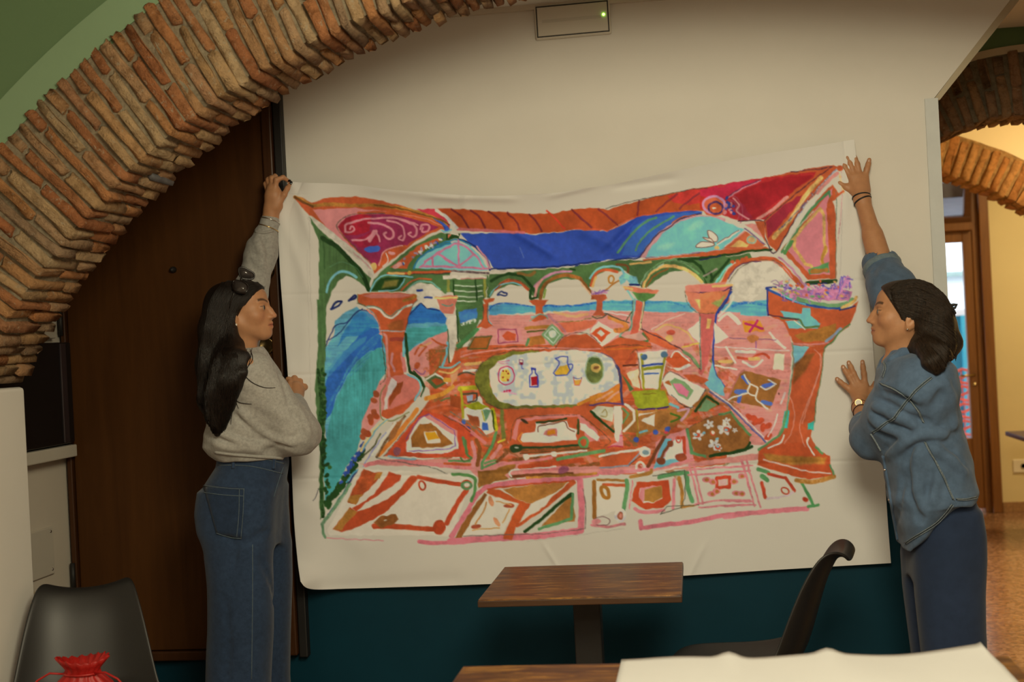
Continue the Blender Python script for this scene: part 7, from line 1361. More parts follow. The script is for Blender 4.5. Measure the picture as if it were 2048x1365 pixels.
meA, coA = FA.mesh('body'); set_col(meA, skin_colors(coA, HA).astype(np.float32), 'tone'); bodyA = own(link('body', meA, M_SKIN), PA)
before = set(COL.objects)
eyeballs(HA, None)
M_NAILB = surf('black_nail_varnish', (0.004, 0.004, 0.005), 0.12, 0.1, 10)
nail(None, P3(578.5, 361.5, 4.613), (0.1, -0.8, 0.6), M_NAILB, .0052, (0.9, 0.2, -0.35)); nail(None, P3(582, 366, 4.619), (0.3, -0.9, 0.1), M_NAILB, .0050, (0.5, 0.2, 0.8))
# sweatshirt
FS = Field(axis((-1.80, -1.08, .0052)), axis((4.08, 4.74, .0056)), axis((1.06, 1.98, .0054)))
FS.stack(rows_from([(696, 464, 522, .058, .01), (708, 450, 530, .085, .01), (726, 436, 540, .135), (752, 426, 556, .160), (790, 424, 570, .165), (830, 424, 572, .160), (865, 416, 572, .165), (890, 414, 573, .165), (905, 424, 571, .150), (917, 440, 569, .140)], YA), 0.03)
FS.cap(SRa + np.array((0, 0.025, -0.018)), ERa, .072, .074, 0.05); FS.cap(ERa + np.array((.004, 0, .004)), WRa + (ERa - WRa) * 0.22, .070, .046, 0.03); FS.cap(WRa + (ERa - WRa) * 0.18, WRa + (ERa - WRa) * -0.02, .037, .033, 0.010)
FS.ell(ERa + np.array((.005, .05, -.010)), (.066, .09, .055), None, 0.03)
FS.cap(SLa, ELa, .076, .055, 0.04); FS.chain([ELa, ELa + (WLa - ELa) * .55, WLa + (ELa - WLa) * .24], [.055, .051, .043], 0.03); FS.cap(WLa + (ELa - WLa) * .20, WLa + (ELa - WLa) * .04, .0355, .033, 0.008)
# folds pressed into the jersey
def folds(F, bvh_pts, r=0.006, k=0.012, sub=True):
    for p in bvh_pts: F.chain(p, [r] * len(p), k, 'sub' if sub else 'add')
_me0, _c0 = FS.mesh('tmp'); _b0 = bvh_of(_me0)
def surfpts(bvh, pts, off): return [np.array(q_) for q_ in (on_surface(bvh, p[0], p[1], off) for p in spl(pts, 4)) if q_ is not None]
for a in ([(438, 856), (470, 872), (512, 884), (540, 878)], [(432, 876), (470, 888), (505, 893)], [(476, 832), (505, 858), (545, 882), (580, 894)], [(560, 748), (574, 790), (578, 812)], [(520, 700), (545, 722), (562, 752)], [(500, 520), (512, 545)], [(526, 470), (533, 500), (536, 522)], [(588, 826), (604, 850), (612, 876)], [(590, 870), (576, 884), (556, 890)], [(448, 830), (462, 850)]):
    folds(FS, [surfpts(_b0, a, 0.003)], 0.0045, 0.014)
for a in ([(436, 864), (470, 880), (510, 890), (545, 886)], [(430, 886), (470, 897), (520, 902)], [(482, 826), (515, 856), (550, 876), (590, 888)], [(595, 820), (611, 845), (618, 874)], [(512, 475), (521, 500), (526, 535)]):
    folds(FS, [surfpts(_b0, a, -0.003)], 0.006, 0.016, False)
FS.ripple(lambda X, Y, Z_: 0.0016 * np.sin(X * 60 + Z_ * 33) * np.sin(Y * 50 + Z_ * 41) + 0.0010 * np.sin(Z_ * 120 + X * 70), (-2, 4, 1.0), (-1, 4.8, 2.0))
meS, coS = FS.mesh('sweatshirt'); swA = link('sweatshirt', meS, M_SWEAT); bvS = bvh_of(meS)
bracelet('collar', neckA + np.array((0.012, 0, -0.006)), (0.25, 0, 1), 0.064, 0.011, M_RIB, swA)
drape('cuff', bvS, [(505, 462), (525, 466), (546, 462)], 0.005, M_RIB, swA, 0.0); drape('hem', bvS, [(430, 905), (470, 910), (520, 914), (565, 917)], 0.006, M_RIB, swA, 0.0)
# jeans
FJ = Field(axis((-1.80, -1.20, .0055)), axis((4.08, 4.66, .0065)), axis((0.0, 1.18, .0068)))
hipt = [(903, 441, 571, .118), (930, 437, 574, .128), (965, 415, 568, .145), (1000, 406, 563, .152), (1035, 408, 561, .152), (1065, 416, 560, .150), (1090, 428, 560, .150)]
FJ.stack(rows_from(hipt, YA), 0.02)
for dy, sh in ((-0.082, 0), (0.080, 6)):
    rr = rows_from([(975, 412 + sh * .3, 562, .075, dy * .9), (1020, 408 + sh * .5, 560 + sh * .2, .080, dy), (1060, 414 + sh, 560 + sh * .6, .085, dy), (1095, 428 + sh, 560 + sh, .085, dy), (1160, 434 + sh, 561 + sh, .086, dy), (1250, 435 + sh, 560 + sh, .088, dy), (1365, 432 + sh, 556 + sh, .090, dy)], YA); z_, x_, y_, hx, hy = rr[-1]
    FJ.stack(rr + [(0.02, x_, y_, hx * 1.03, hy * 1.04)], 0.02)
FJ.ripple(lambda X, Y, Z_: 0.0022 * np.sin(X * 46 + Y * 20 + Z_ * 5) * np.sin(Z_ * 9 + 1) * (Z_ < 0.9) + 0.0016 * np.sin(Z_ * 55 + X * 25) * np.exp(-((Z_ - 0.86) / 0.05) ** 2), (-2, 4, 0.0), (-1, 4.8, 1.2))
_mj, _ = FJ.mesh('tmp'); _bj = bvh_of(_mj)
for a in ([(470, 1088), (500, 1080), (535, 1062)], [(455, 1070), (470, 1095), (466, 1140)], [(520, 1120), (545, 1180), (548, 1260)], [(452, 1200), (458, 1290), (452, 1360)]): folds(FJ, [surfpts(_bj, a, 0.004)], 0.005, 0.016)
meJ, _ = FJ.mesh('jeans'); jeA = link('jeans', meJ, M_JEANS); bvJ = bvh_of(meJ)
patch('back_pocket', bvJ, [(408, 972), (489, 978), (484, 1077), (434, 1068)], M_JEANSD, jeA, 0.003)
for pts in ([(409, 973), (450, 978), (489, 980)], [(410, 987), (450, 991), (487, 993)], [(488, 979), (486, 1030), (482, 1076)], [(479, 980), (478, 1030), (474, 1074)], [(434, 1067), (455, 1074), (483, 1077)]): drape('pocket_seam', bvJ, pts, 0.0014, M_STITCH, jeA, 0.0048, 4)
for pts in ([(440, 916), (500, 914), (568, 928)], [(437, 931), (500, 933), (565, 948)], [(566, 935), (556, 965), (547, 995)], [(436, 931), (430, 960)]): drape('waist_seam', bvJ, pts, 0.0016, M_STITCH, jeA, 0.001, 4)
for px_ in (470, 549): drape('belt_loop', bvJ, [(px_, 909), (px_ - 2, 922), (px_ - 3, 938)], 0.0062, M_JEANS, jeA, 0.002, 6)
drape('side_seam', bvJ, [(505, 1090), (505, 1200), (503, 1360)], 0.0016, M_STITCH, jeA, 0.0005, 4)
# hair: mass, then strands lying on it
FH = Field(axis((-1.82, -1.26, .0042)), axis((4.06, 4.54, .0046)), axis((1.10, 1.78, .0042)))
hair_cap(FH, HA, 0.011, ((0.080, 0.080), (-0.030, -0.042)))
hp = lambda a, b, y=0.0: P3(a, b, YA + y)
FH.ell(HL(HA, -0.078, 0, 0.0), np.array((0.055, 0.078, 0.090)), HA['M'], 0.02)
for y_ in (-0.055, -0.012, 0.035, 0.07): FH.chain([hp(452, 600, y_), hp(432, 660, y_ * 1.15), hp(424, 730, y_ * 1.3), hp(424, 800, y_ * 1.3), hp(436, 858, y_ * 1.1)], [.046, .050, .048, .042, .020], 0.03)
FH.chain([hp(452, 630, -.062), hp(456, 668, -.080), hp(468, 698, -.088)], [.022, .026, .024], 0.025)
sp_ = lambda *pp: [np.array(on_surface(bvS, p[0], p[1], p[2])) for p in pp]
FH.chain([hp(468, 694, -.088)] + sp_((474, 722, .012), (466, 760, .010), (454, 806, .008), (448, 852, .004)), [.024, .030, .032, .026, .010], 0.03)
FH.chain([hp(456, 690, -.09)] + sp_((452, 730, .012), (440, 780, .012), (434, 830, .008), (436, 868, .004)), [.026, .032, .034, .028, .010], 0.03)
FH.chain([hp(480, 688, -.085)] + sp_((490, 716, .004), (486, 746, .004), (474, 790, .004)), [.010, .012, .012, .005], 0.02)
meH, _ = FH.mesh('hair'); hrA = link('hair', meH, M_HAIR1); bvH = bvh_of(meH)
rh = random.Random(12); strands = []
GL = [[(500, 556), (452, 560), (422, 610), (408, 680), (400, 770), (412, 862)], [(516, 560), (470, 570), (440, 630), (425, 700), (416, 790), (428, 880)], [(528, 572), (490, 590), (462, 650), (448, 720), (436, 800), (440, 878)], [(526, 582), (492, 602), (460, 640), (460, 710), (452, 800), (448, 870)], [(502, 604), (474, 618), (458, 650), (472, 710), (474, 770), (458, 850)]]
for k in range(520):
    t_ = rh.random() * (len(GL) - 1); i = min(int(t_), len(GL) - 2); f_ = t_ - i; e_ = 1 - 0.28 * rh.random() ** 2
    P = [(a[0] * (1 - f_) + b_[0] * f_ + 3 * (rh.random() - .5) * j, a[1] * (1 - f_) + b_[1] * f_ + (3 * rh.random() - 1.5) * (j > 0)) for j, (a, b_) in enumerate(zip(GL[i], GL[i + 1]))]
    Q = [on_surface(bvH, x_, y_, 0.0008 + 0.0030 * rh.random()) for x_, y_ in spl(P, 5)]; Q = [q_ for q_ in Q if q_ is not None][:int(26 * e_)]
    Q = [Q[0]] + [b_ for a, b_ in zip(Q, Q[1:]) if (a - b_).length < 0.05] if len(Q) > 3 else []; strands.append(Q)
ribbons('strands', strands, M_HAIR1, hrA, 0.0013)
stray = []
for pts in ([(494, 700, -.13), (486, 740, -.165), (500, 762, -.175), (526, 775, -.18), (550, 776, -.175)], [(505, 690, -.09), (498, 730, -.15), (478, 770, -.175), (473, 800, -.18), (478, 818, -.18)], [(455, 800, -.16), (468, 796, -.175), (480, 805, -.18), (504, 808, -.175)], [(430, 840, -.12), (442, 848, -.15), (455, 843, -.16)], [(500, 700, -.10), (505, 720, -.15), (490, 745, -.17), (470, 800, -.18), (462, 850, -.17)], [(480, 700, -.10), (476, 760, -.17), (468, 815, -.175), (476, 795, -.18)]):
    stray.append([q_ for q_ in (on_surface(bvS, p[0], p[1], 0.003) for p in spl([(p[0], p[1]) for p in pts], 7)) if q_ is not None])
ribbons('stray_strands', stray, M_HAIR1, hrA, 0.0013)
# sunglasses pushed up on the hair
M_FRAME = surf('dark_tortoise_frame', (0.010, 0.007, 0.006), 0.2, 0.3, 40); m, nt, b = new_mat('smoked_lens'); b.inputs['Base Color'].default_value = (0.045, 0.038, 0.036, 1); b.inputs['Roughness'].default_value = 0.08; M_LENS = m
SG = empty('sunglasses', tuple(HL(HA, 0.03, 0, 0.13))); tag(SG, 'dark sunglasses pushed up on the long black hair', 'sunglasses')
def lens(c):
    pts = [Vector(P3(*p)) for p in c]; cen = sum(pts, Vector()) / len(pts); rim = spl([tuple(p) for p in pts], 5, True)
    own(tube('rim', [Vector(p) for p in rim], 0.0028, M_FRAME, None, 6, True), SG)
    bm = bmesh.new(); vv_ = [bm.verts.new(Vector(p)) for p in rim]; cc = bm.verts.new(cen + Vector((0, -0.004, 0.002)))
    for i in range(len(vv_)): bm.faces.new((vv_[i], vv_[(i + 1) % len(vv_)], cc))
    o = bm_to('lens', bm, M_LENS, None, smooth=True); s_ = o.modifiers.new('thick', 'SOLIDIFY'); s_.thickness = 0.0015; own(o, SG)
zS = Z(380, 530, 3.4115)
l1 = zS(332, 28, 358, 16, 400, 36, 437, 62, 430, 95, 388, 98, 345, 84); l2 = zS(296, 112, 330, 108, 372, 124, 392, 146, 384, 186, 340, 190, 298, 168)
lens([(p[0], p[1], YA + 0.015 + 0.0006 * (p[0] - 490)) for p in l1]); lens([(p[0], p[1], YA - 0.088 - 0.0006 * (p[1] - 565)) for p in l2])
own(tube('bridge', [P3(*zS(348, 88)[0], YA + 0.005), P3(*zS(345, 100)[0], YA - 0.04), P3(*zS(350, 112)[0], YA - 0.082)], 0.0026, M_FRAME), SG)
own(tube('temple_arm', [P3(*zS(300, 168)[0], YA - 0.094), P3(*zS(298, 200)[0], YA - 0.097), P3(*zS(278, 245)[0], YA - 0.099), P3(*zS(268, 300)[0], YA - 0.097)], 0.0022, M_FRAME), SG)
# jewellery
M_GOLD = surf('gold', (0.75, 0.52, 0.22), 0.2, 0.05, 10, metal=1.0); M_SILVER = surf('silver', (0.75, 0.72, 0.68), 0.2, 0.05, 10, metal=1.0); M_PEARL = surf('pearl', (0.8, 0.75, 0.66), 0.2, 0.03, 10)
for s in (-1,):
    bm = bmesh.new(); bmesh.ops.create_uvsphere(bm, u_segments=14, v_segments=10, radius=0.0042); o = bm_to('earring', bm, M_PEARL, None, smooth=True); o.location = HL(HA, -0.010, -0.0785, -0.055)
wd = WLa - ELa; bracelet('bangle', WLa + (ELa - WLa) * .03, wd + np.array((0.0, 0, -0.03)), .0365, .0016, M_SILVER, None); bracelet('bangle', WLa + (ELa - WLa) * .13, wd + np.array((0.01, 0, -.04)), .0385, .0016, M_GOLD, None)
bracelet('ring', P3(545.5, 367, 4.605), (0.05, 0, 1), .0115, .0014, M_SILVER, None, 16)
for o in (swA, jeA, hrA): own(o, PA)
for o in [o for o in COL.objects if o not in before and o.parent is None and o is not SG and o is not PA and o.name.split('.')[0] in ('eye', 'nail', 'earring', 'bangle', 'ring')]: own(o, PA)
def shoe(root, x, y, d, mat):
    F_ = Field(axis((x - .2, x + .2, .006)), axis((y - .09, y + .09, .006)), axis((-0.02, 0.16, .006)))
    F_.chain([(x - .07 * d, y, .040), (x + .02 * d, y, .042), (x + .12 * d, y, .030)], [.042, .040, .032], .03); F_.cap((x - .05 * d, y, .05), (x - .05 * d, y, .10), .04, .038, .02)
    sl, X, Y, Z_ = F_.block((-9, -9, -9), (9, 9, 9)); F_.v = np.maximum(F_.v, 0.003 - Z_); me_, _ = F_.mesh('shoe'); own(link('shoe', me_, mat), root)
for dy in (-0.082, 0.080): shoe(PA, on_y(502, 1365, YA).x, YA + dy, 1, M_SHOE)

# ---------------------------------------------------------------- the person pressing the sheet to the wall
YBp = 4.26
PB = empty('person', (on_y(1885, 1200, YBp).x, YBp, 0)); tag(PB, 'person in loose blue denim shirt and navy trousers with both palms on the wall', 'person')
HB = head_frame(P3(1809, 627, YBp), -1, 0.11, 0.13)
neckB = P3(1812, 722, YBp + 0.01)
SLb, ELb, WLb = P3(1852, 768, YBp - 0.13), P3(1742, 884, 4.33), P3(1720, 815, 4.62)
SRb, ERb, WRb = P3(1812, 640, YBp + 0.19), P3(1764, 535, 4.60), P3(1724, 398, 4.690)
ysh = 4.695
FB = Field(axis((0.25, 0.38, .004), (0.38, 0.86, .0026), (0.86, 1.12, .009)), axis((4.02, 4.16, .008), (4.16, 4.40, .003), (4.40, 4.60, .006), (4.60, 4.76, .0026)), axis((0.02, 1.18, .012), (1.18, 1.46, .003), (1.46, 1.70, .0023), (1.70, 1.84, .006), (1.84, 2.12, .0026)))
build_head(FB, HB)
FB.cap(HL(HB, -0.028, 0, -0.045), neckB, 0.050, 0.054, 0.03); FB.cap(HL(HB, -0.008, 0, -0.085), neckB + np.array((-0.026, 0, -0.01)), 0.032, 0.040, 0.022)
FB.stack(rows_from([(722, 1770, 1868, .08), (770, 1765, 1885, .13), (850, 1790, 1895, .12), (950, 1800, 1910, .11), (1060, 1830, 1940, .13)], YBp), 0.03)
FB.chain([SLb, ELb, WLb], [.043, .036, .0235], 0.02); FB.chain([SRb, ERb, WRb], [.043, .0335, .0245], 0.02); FB.cap(ERb + (WRb - ERb) * 0.02, ERb + (WRb - ERb) * .45, .034, .0315, 0.02)
for dy in (-0.07, 0.085): FB.chain([P3(1885, 1060, YBp + dy), P3(1888, 1280, YBp + dy), np.array((on_y(1888, 1280, YBp).x, YBp + dy, 0.08))], [.052, .046, .035], 0.03)
# left hand spread on the sheet
fy = 4.683
FB.chain([WLb, P3(1719, 792, 4.662)], [.0235, .023], 0.02); FB.chain([P3(1712, 792, 4.668), P3(1707, 776, 4.674)], [.016, .014], 0.014); FB.chain([P3(1720, 792, 4.664), P3(1718, 772, 4.672)], [.017, .0145], 0.014); FB.chain([P3(1728, 794, 4.664), P3(1729, 772, 4.672)], [.017, .0145], 0.014)
for a in ([(1705, 786, 4.672), (1690, 772, 4.676), (1681, 765, fy), (1674, 758.5, fy + .002)], [(1708, 772, 4.672), (1698, 754, 4.674), (1691, 743, fy), (1686, 734, fy + .002)], [(1717, 767, 4.672), (1707, 747, 4.674), (1702, 735, fy), (1697.5, 725.5, fy + .002)], [(1730, 768, 4.672), (1728, 748, 4.674), (1726, 735, fy), (1725, 724, fy + .002)], [(1735, 792, 4.660), (1744, 778, 4.668), (1750, 766, 4.678)]): finger(FB, [P3(*p) for p in a], .0098, .0074, .006)
# right hand spread flat, high up
gy = 4.716
FB.chain([WRb, P3(1721, 378, 4.704)], [.0245, .0235], 0.02)
for a in ([(1712, 380), (1703, 356)], [(1719, 380), (1711, 354)], [(1726, 380), (1720, 354)], [(1730, 380), (1730, 358)]): FB.chain([P3(a[0][0], a[0][1], 4.704), P3(a[1][0], a[1][1], 4.712)], [.0165, .0138], 0.014)
for a in ([(1699, 352), (1689, 334), (1682, 323), (1677, 314.5)], [(1708, 348), (1700, 327), (1695, 316), (1691.5, 306.5)], [(1719, 348), (1714, 328), (1710, 318), (1707, 308.5)], [(1731, 352), (1734, 338), (1736.5, 329), (1738.5, 320)]): finger(FB, [P3(p[0], p[1], gy - 0.004 + .003 * i) for i, p in enumerate(a)], .0102, .0074, .006)
finger(FB, [P3(1708, 384, 4.704), P3(1693, 375, 4.710), P3(1678, 366, gy), P3(1664, 362, gy + .003)], .0125, .0078, .010)
meB, coB = FB.mesh('body'); set_col(meB, skin_colors(coB, HB).astype(np.float32), 'tone'); bodyB = own(link('body', meB, M_SKIN), PB)
before = set(COL.objects)
eyeballs(HB, None)
M_NAILP = surf('natural_nail', (0.56, 0.32, 0.22), 0.25, 0.05, 10)
for p in ((1675, 760, fy - .006), (1687, 736, fy - .006), (1698, 727.5, fy - .006), (1725, 726, fy - .006), (1678, 316.5, gy - .003), (1692, 308.5, gy - .003), (1707.3, 310.5, gy - .003), (1738, 322, gy - .003)): nail(None, P3(*p), (0, -1, 0.1), M_NAILP, .0046)
# denim shirt
FT = Field(axis((0.36, 1.08, .0052)), axis((3.98, 4.74, .0056)), axis((0.74, 1.86, .0054)))
FT.stack(rows_from([(700, 1776, 1862, .070), (716, 1762, 1878, .120), (735, 1754, 1896, .165), (765, 1750, 1906, .185), (810, 1750, 1914, .185), (860, 1756, 1922, .180), (910, 1764, 1938, .180), (960, 1772, 1949, .185), (985, 1776, 1953, .188), (1003, 1781, 1950, .190)], YBp), 0.03)
FT.stack(rows_from([(985, 1776, 1950, .186), (1010, 1783, 1912, .186), (1035, 1790, 1878, .175), (1060, 1797, 1852, .160), (1080, 1801, 1828, .145), (1094, 1803, 1812, .125)], YBp), 0.012)
FT.chain([SLb, SLb + (ELb - SLb) * .5, ELb + np.array((0, 0.0, .01))], [.090, .082, .064], 0.05); FT.cap(ELb + np.array((.004, .0, .012)), ELb + (WLb - ELb) * .36, .060, .049, 0.02); FT.cap(ELb + (WLb - ELb) * .10, ELb + (WLb - ELb) * .40, .0565, .054, 0.006)
FT.chain([SRb + np.array((.02, 0, -.03)), ERb + (SRb - ERb) * .45, ERb + (SRb - ERb) * .06], [.095, .072, .058], 0.04); FT.cap(ERb + (SRb - ERb) * .24, ERb + (SRb - ERb) * -.05, .060, .060, 0.006)
FT.cap(ELb + (WLb - ELb) * .50, ELb + (WLb - ELb) * .34, .020, .036, .003, 'sub')
FT.cap(ERb + (WRb - ERb) * .25, ERb + (WRb - ERb) * -.02, .046, .046, .003, 'sub')
# open collar at the front of the neck
FT.cap(P3(1768, 700, YBp), P3(1776, 742, YBp - .01), .030, .020, 0.012, 'sub')
_m0, _ = FT.mesh('tmp'); _b0 = bvh_of(_m0)
for a in ([(1752, 800), (1790, 818), (1822, 840), (1856, 845)], [(1746, 826), (1784, 848), (1816, 862)], [(1740, 850), (1772, 872), (1800, 872)], [(1770, 905), (1800, 880), (1838, 866)], [(1880, 860), (1840, 880), (1800, 920)], [(1925, 930), (1902, 905), (1870, 885)], [(1830, 1010), (1815, 960), (1820, 900)], [(1900, 770), (1880, 790), (1868, 812)], [(1920, 860), (1890, 880), (1860, 880)], [(1790, 1060), (1800, 1000), (1806, 950)], [(1762, 555), (1790, 575), (1800, 592)], [(1746, 545), (1756, 560)], [(1862, 950), (1850, 1000), (1838, 1040)], [(1766, 780), (1800, 790), (1826, 806)]): folds(FT, [surfpts(_b0, a, 0.003)], 0.006, 0.018)
for a in ([(1750, 812), (1790, 832), (1826, 850)], [(1742, 838), (1776, 860), (1806, 868)], [(1776, 914), (1806, 888), (1850, 870), (1890, 868)], [(1846, 1020), (1832, 960), (1836, 900)], [(1928, 945), (1900, 918), (1866, 896)], [(1756, 770), (1800, 778), (1840, 800)], [(1890, 765), (1905, 800), (1908, 850)], [(1878, 960), (1866, 1000)]): folds(FT, [surfpts(_b0, a, -0.004)], 0.008, 0.02, False)
FT.ripple(lambda X, Y, Z_: 0.0020 * np.sin(X * 50 + Z_ * 27) * np.sin(Y * 42 + Z_ * 36) + 0.0012 * np.sin(Z_ * 75 - X * 60), (0, 3.9, 0.7), (1.2, 4.8, 1.9))
meT, _ = FT.mesh('denim_shirt'); shB = link('denim_shirt', meT, M_SHIRT); bvT = bvh_of(meT)
def seam(pts, w=0.0036):
    drape('seam', bvT, pts, w, M_SEAMD, shB, 0.0002, 5); drape('seam_stitch', bvT, [(p[0] - 1.6, p[1] - 1.2) for p in pts], 0.0011, M_SEAM, shB, 0.0040, 4); drape('seam_stitch', bvT, [(p[0] + 1.6, p[1] + 1.2) for p in pts], 0.0011, M_SEAM, shB, 0.0040, 4)
seam([(1762, 768), (1792, 780), (1818, 798), (1838, 824), (1847, 846)]); seam([(1863, 756), (1836, 778), (1812, 806), (1790, 836)]); seam([(1790, 836), (1766, 852), (1746, 866)], 0.004)
seam([(1850, 884), (1868, 918), (1884, 950), (1898, 980), (1906, 1000)]); seam([(1912, 999), (1932, 999), (1952, 995)], .003); seam([(1904, 1010), (1876, 1042), (1846, 1064), (1812, 1088)], .003)
for pts in ([(1767, 912), (1776, 960), (1786, 1020), (1798, 1088)],): drape('placket', bvT, pts, 0.006, M_SHIRT, shB, 0.001, 6)
seam([(1766, 722), (1772, 736), (1766, 756)], .003)
drape('cuff_edge', bvT, [(1742, 868), (1752, 884), (1762, 902)], 0.003, M_SEAM, shB, 0.001); drape('cuff_edge', bvT, [(1716, 872), (1736, 876)], 0.002, M_SEAM, shB, 0.001)
ad_ = SRb - ERb; cf = bracelet('turned_cuff', ERb + ad_ * .02, ad_, .050, .016, M_SHIRTL, shB); bracelet('turned_cuff', ERb + ad_ * .16, ad_ + np.array((.02, 0, 0)), .054, .012, M_SHIRT, shB); ad2 = WLb - ELb; bracelet('turned_cuff', ELb + ad2 * .37, ad2, .044, .011, M_SHIRTL, shB)
# collar leaf
FC = Field(axis((0.40, 0.78, .005)), axis((4.08, 4.44, .005)), axis((1.26, 1.46, .005)))
cpts = [(1775, 742, -.055), (1784, 722, -.075), (1806, 708, -.085), (1838, 704, -.075), (1862, 712, -.02)]
FC.chain([P3(a, b_, YBp + y_) for a, b_, y_ in cpts], [.008, .015, .017, .016, .012], .01); FC.chain([P3(a, b_, YBp - y_ * .9) for a, b_, y_ in cpts], [.008, .015, .017, .016, .012], .01)
meC, _ = FC.mesh('collar'); own(link('collar', meC, M_SHIRT), shB); 
for o in shB.children:
    if o.name.startswith('collar'): o.matrix_parent_inverse = Matrix.Identity(4)
for p in ((1769, 940), (1778, 1000)):
    q_ = on_surface(bvT, p[0] + 4, p[1], 0.005)
    if q_: bm = bmesh.new(); bmesh.ops.create_uvsphere(bm, u_segments=10, v_segments=8, radius=0.0045); o = bm_to('snap_button', bm, M_SILVER, shB, smooth=True); o.location = q_
# trousers
FR = Field(axis((0.46, 1.12, .0058)), axis((3.98, 4.56, .0066)), axis((0.0, 1.02, .0068)))
FR.stack(rows_from([(985, 1826, 1944, .135), (1030, 1820, 1956, .150), (1070, 1814, 1960, .155), (1110, 1814, 1959, .155), (1150, 1816, 1957, .150)], YBp), 0.02)
for dy, sh in ((-0.078, 2), (0.085, -4)):
    rr = rows_from([(1020, 1822, 1952, .075, dy * .9), (1065, 1815 + sh * .5, 1958 + sh * .5, .082, dy), (1110, 1814 + sh, 1958 + sh, .088, dy), (1180, 1818 + sh, 1956 + sh, .088, dy), (1250, 1826 + sh, 1958 + sh, .088, dy), (1330, 1836 + sh, 1962 + sh, .088, dy)], YBp); z_, x_, y_, hx, hy = rr[-1]
    FR.stack(rr + [(0.03, x_, y_, hx * 1.02, hy * 1.05)], 0.02)
FR.ripple(lambda X, Y, Z_: 0.0030 * np.sin(X * 44 + Y * 22 + Z_ * 4) * (0.4 + 0.6 * np.sin(Z_ * 7 + 2)) * (Z_ < 0.95), (0, 3.9, 0), (1.3, 4.7, 1.1))
meR, _ = FR.mesh('trousers'); trB = link('trousers', meR, M_TROU)
# hair: half up, shoulder length
FK = Field(axis((0.46, 1.02, .0040)), axis((3.98, 4.46, .0046)), axis((1.20, 1.72, .0040)))
hair_cap(FK, HB, 0.012, ((0.066, 0.066), (-0.006, -0.045)))
kp = lambda a, b_, y=0.0: P3(a, b_, YBp + y)
FK.ell(kp(1858, 626, 0), (.050, .082, .062), None, 0.03); FK.ell(kp(1876, 654, 0), (.046, .080, .060), None, 0.03)
for y_ in (-0.075, -0.03, 0.03, 0.075): FK.chain([kp(1872, 640, y_), kp(1876, 690, y_ * 1.1), kp(1872, 728, y_ * 1.1)], [.045, .042, .022], 0.03)
FK.chain([kp(1852, 660, -.080), kp(1842, 692, -.095), kp(1856, 716, -.125), kp(1872, 742, -.13)], [.024, .028, .030, .012], 0.025); FK.chain([kp(1890, 656, -.02), kp(1904, 686, -.03), kp(1906, 712, -.03)], [.034, .028, .010], 0.02); FK.chain([kp(1890, 656, .05), kp(1904, 690, .05), kp(1900, 716, .05)], [.034, .028, .010], 0.02)
sq_ = lambda *pp: [np.array(on_surface(bvT, p[0], p[1], p[2])) for p in pp]
FK.chain([kp(1856, 690, -.10)] + sq_((1856, 712, .014), (1862, 730, .010), (1872, 748, .004)), [.026, .028, .024, .008], 0.02); FK.chain([kp(1872, 690, -.11)] + sq_((1876, 716, .012), (1882, 738, .006)), [.026, .026, .010], 0.02)
FK.chain([kp(1840, 692, -.085), kp(1822, 702, -.085), kp(1806, 712, -.085)], [.018, .010, .004], 0.015)
meK, _ = FK.mesh('hair'); hrB = link('hair', meK, M_HAIR2); bvK = bvh_of(meK)
strands = []
GK = [[(1780, 580), (1800, 566), (1850, 560), (1890, 594), (1900, 612)], [(1786, 578), (1822, 562), (1856, 566), (1884, 592), (1902, 620)], [(1782, 588), (1818, 584), (1856, 596), (1884, 612), (1904, 632)], [(1788, 606), (1820, 614), (1856, 624), (1886, 636), (1908, 656)], [(1800, 628), (1826, 640), (1856, 650), (1888, 664), (1914, 690)], [(1806, 648), (1836, 652), (1860, 676), (1888, 704), (1902, 728)], [(1846, 672), (1856, 690), (1866, 712), (1878, 730), (1884, 744)], [(1830, 684), (1836, 698), (1848, 714), (1862, 732), (1872, 750)]]
for k in range(520):
    t_ = rh.random() * (len(GK) - 1); i = min(int(t_), len(GK) - 2); f_ = t_ - i
    P = [(a[0] * (1 - f_) + b_[0] * f_ + 2.5 * (rh.random() - .5), a[1] * (1 - f_) + b_[1] * f_ + 2.5 * (rh.random() - .5)) for a, b_ in zip(GK[i], GK[i + 1])]
    Q = [on_surface(bvK, x_, y_, 0.0006 + 0.0024 * rh.random()) for x_, y_ in spl(P, 5)]; Q = [q_ for q_ in Q if q_ is not None]; Q = [Q[0]] + [b_ for a, b_ in zip(Q, Q[1:]) if (a - b_).length < 0.05] if len(Q) > 3 else []; strands.append(Q)
ribbons('strands', strands, M_HAIR2, hrB, 0.0012)
fl = []
for k in range(60):
    a = 1886 + 12 * rh.random(); b_ = 650 + 56 * rh.random(); y_ = .12 * (rh.random() - .5); ang = 0.25 + 1.1 * rh.random(); L_ = 10 + 13 * rh.random()
    fl.append([Vector(q_) for q_ in spl([kp(a, b_, y_), kp(a + L_ * .5 * math.cos(ang * .5), b_ + L_ * .5 * math.sin(ang), y_), kp(a + L_ * math.cos(ang), b_ + L_ * math.sin(ang) * 1.1, y_ - .01), kp(a + L_ * 1.35 * math.cos(ang + .25), b_ + L_ * 1.45 * math.sin(ang + .25), y_ - .01)], 4)])
for k in range(40):
    a = 1856 + 30 * rh.random(); b_ = 720 + 12 * rh.random(); y_ = -.13 + .2 * rh.random(); fl.append([Vector(q_) for q_ in spl([kp(a - 4, b_ - 16, y_), kp(a, b_, y_), kp(a + 3, b_ + 12, y_), kp(a + 6 * rh.random(), b_ + 20 * rh.random() + 8, y_)], 4)])
ribbons('loose_strands', fl, M_HAIR2, hrB, 0.0014)
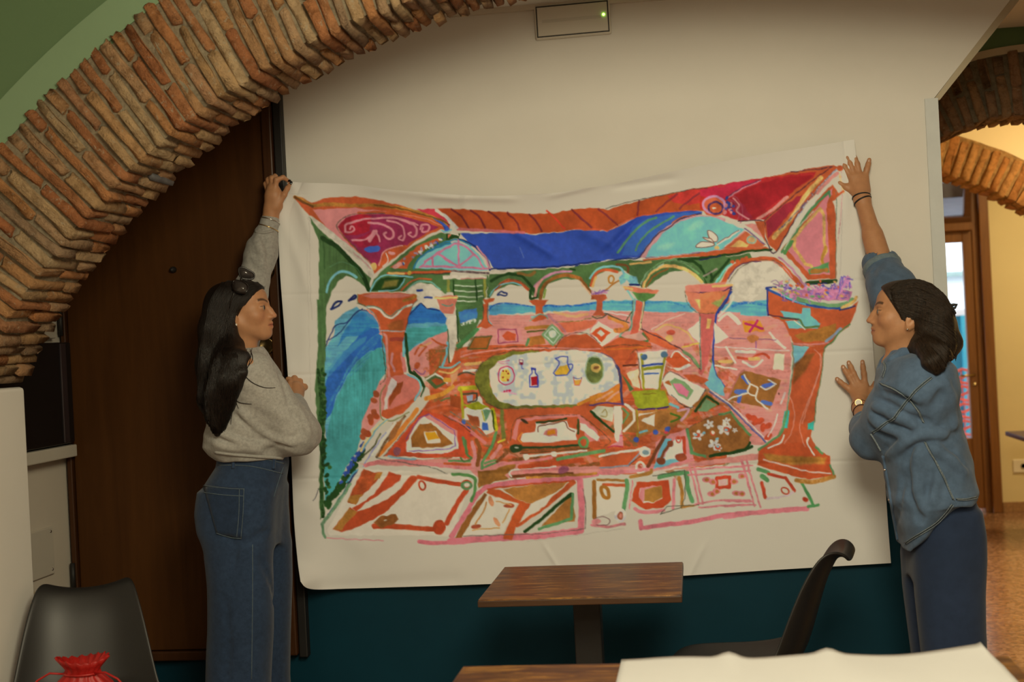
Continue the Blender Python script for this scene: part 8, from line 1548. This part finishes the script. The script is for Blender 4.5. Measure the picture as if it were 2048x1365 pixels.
# hair claw
CL = empty('hair_claw', tuple(kp(1903, 612))); tag(CL, 'small black claw clip in the half-up brown hair', 'hair clip')
own(tube('claw_spine', [kp(1884, 592, 0), kp(1892, 602, -.02), kp(1902, 614, -.03), kp(1909, 628, -.02)], .006, M_BLACKM), CL)
own(tube('claw_wing', [kp(1898, 612, -.03), kp(1908, 610, -.035), kp(1914, 609, -.03), kp(1910, 616, -.03), kp(1902, 618, -.03)], [.005, .0045, .003, .004, .005], M_BLACKM), CL)
own(tube('claw_wing', [kp(1892, 628, -.06), kp(1900, 620, -.065), kp(1908, 622, -.06), kp(1909, 634, -.055)], [.003, .004, .004, .003], M_BLACKM), CL)
# watch, hair ties
wax = WLb - ELb; wc = WLb + (ELb - WLb) * .02
WT = empty('wristwatch', tuple(wc)); tag(WT, 'small gold wristwatch with brown strap on the wrist of the denim shirt wearer', 'watch')
own(bracelet('strap', wc, wax, .0255, .0042, surf('brown_leather', (0.05, 0.02, 0.012), 0.5), None), WT)
dl = Vector(P3(1717, 806, 4.585)); bm = bmesh.new(); bmesh.ops.create_cone(bm, segments=20, radius1=.0125, radius2=.0115, depth=.005, cap_ends=True); o = bm_to('case', bm, M_GOLD, None); o.location = dl; o.rotation_euler = (math.radians(78), 0, -0.2); own(o, WT)
bm = bmesh.new(); bmesh.ops.create_cone(bm, segments=20, radius1=.0098, radius2=.0098, depth=.0062, cap_ends=True); o = bm_to('dial', bm, M_PEARL, None); o.location = dl + Vector((0, -0.0008, 0)); o.rotation_euler = (math.radians(78), 0, -0.2); own(o, WT)
tie = bracelet('hair_tie', WLb + (ELb - WLb) * .16, wax, .0272, .0016, surf('dark_brown_elastic', (0.03, 0.01, 0.008), 0.6), None); tag(tie, 'thin dark elastic below the gold wristwatch', 'hair tie')
wr = WRb - ERb; tie2 = empty('hair_tie', tuple(WRb)); tag(tie2, 'black elastic wound twice round the raised wrist', 'hair tie')
own(bracelet('loop', WRb + wr * .030, wr + np.array((0.02, 0, 0)), .0285, .0030, M_BLACKM, None), tie2); own(bracelet('loop', WRb - wr * .035, wr + np.array((-0.05, 0, 0)), .0290, .0030, M_BLACKM, None), tie2)
bm = bmesh.new(); bmesh.ops.create_uvsphere(bm, u_segments=12, v_segments=8, radius=0.003); o = bm_to('earring', bm, M_SILVER, None, smooth=True); o.location = HL(HB, -0.010, 0.0785, -0.057)
for o in (shB, trB, hrB): own(o, PB)
for o in [o for o in COL.objects if o not in before and o.parent is None and o.name.split('.')[0] in ('eye', 'nail', 'earring')]: own(o, PB)
for dy in (-0.078, 0.085): shoe(PB, on_y(1892, 1330, YBp).x, YBp + dy, -1, M_SHOEB)
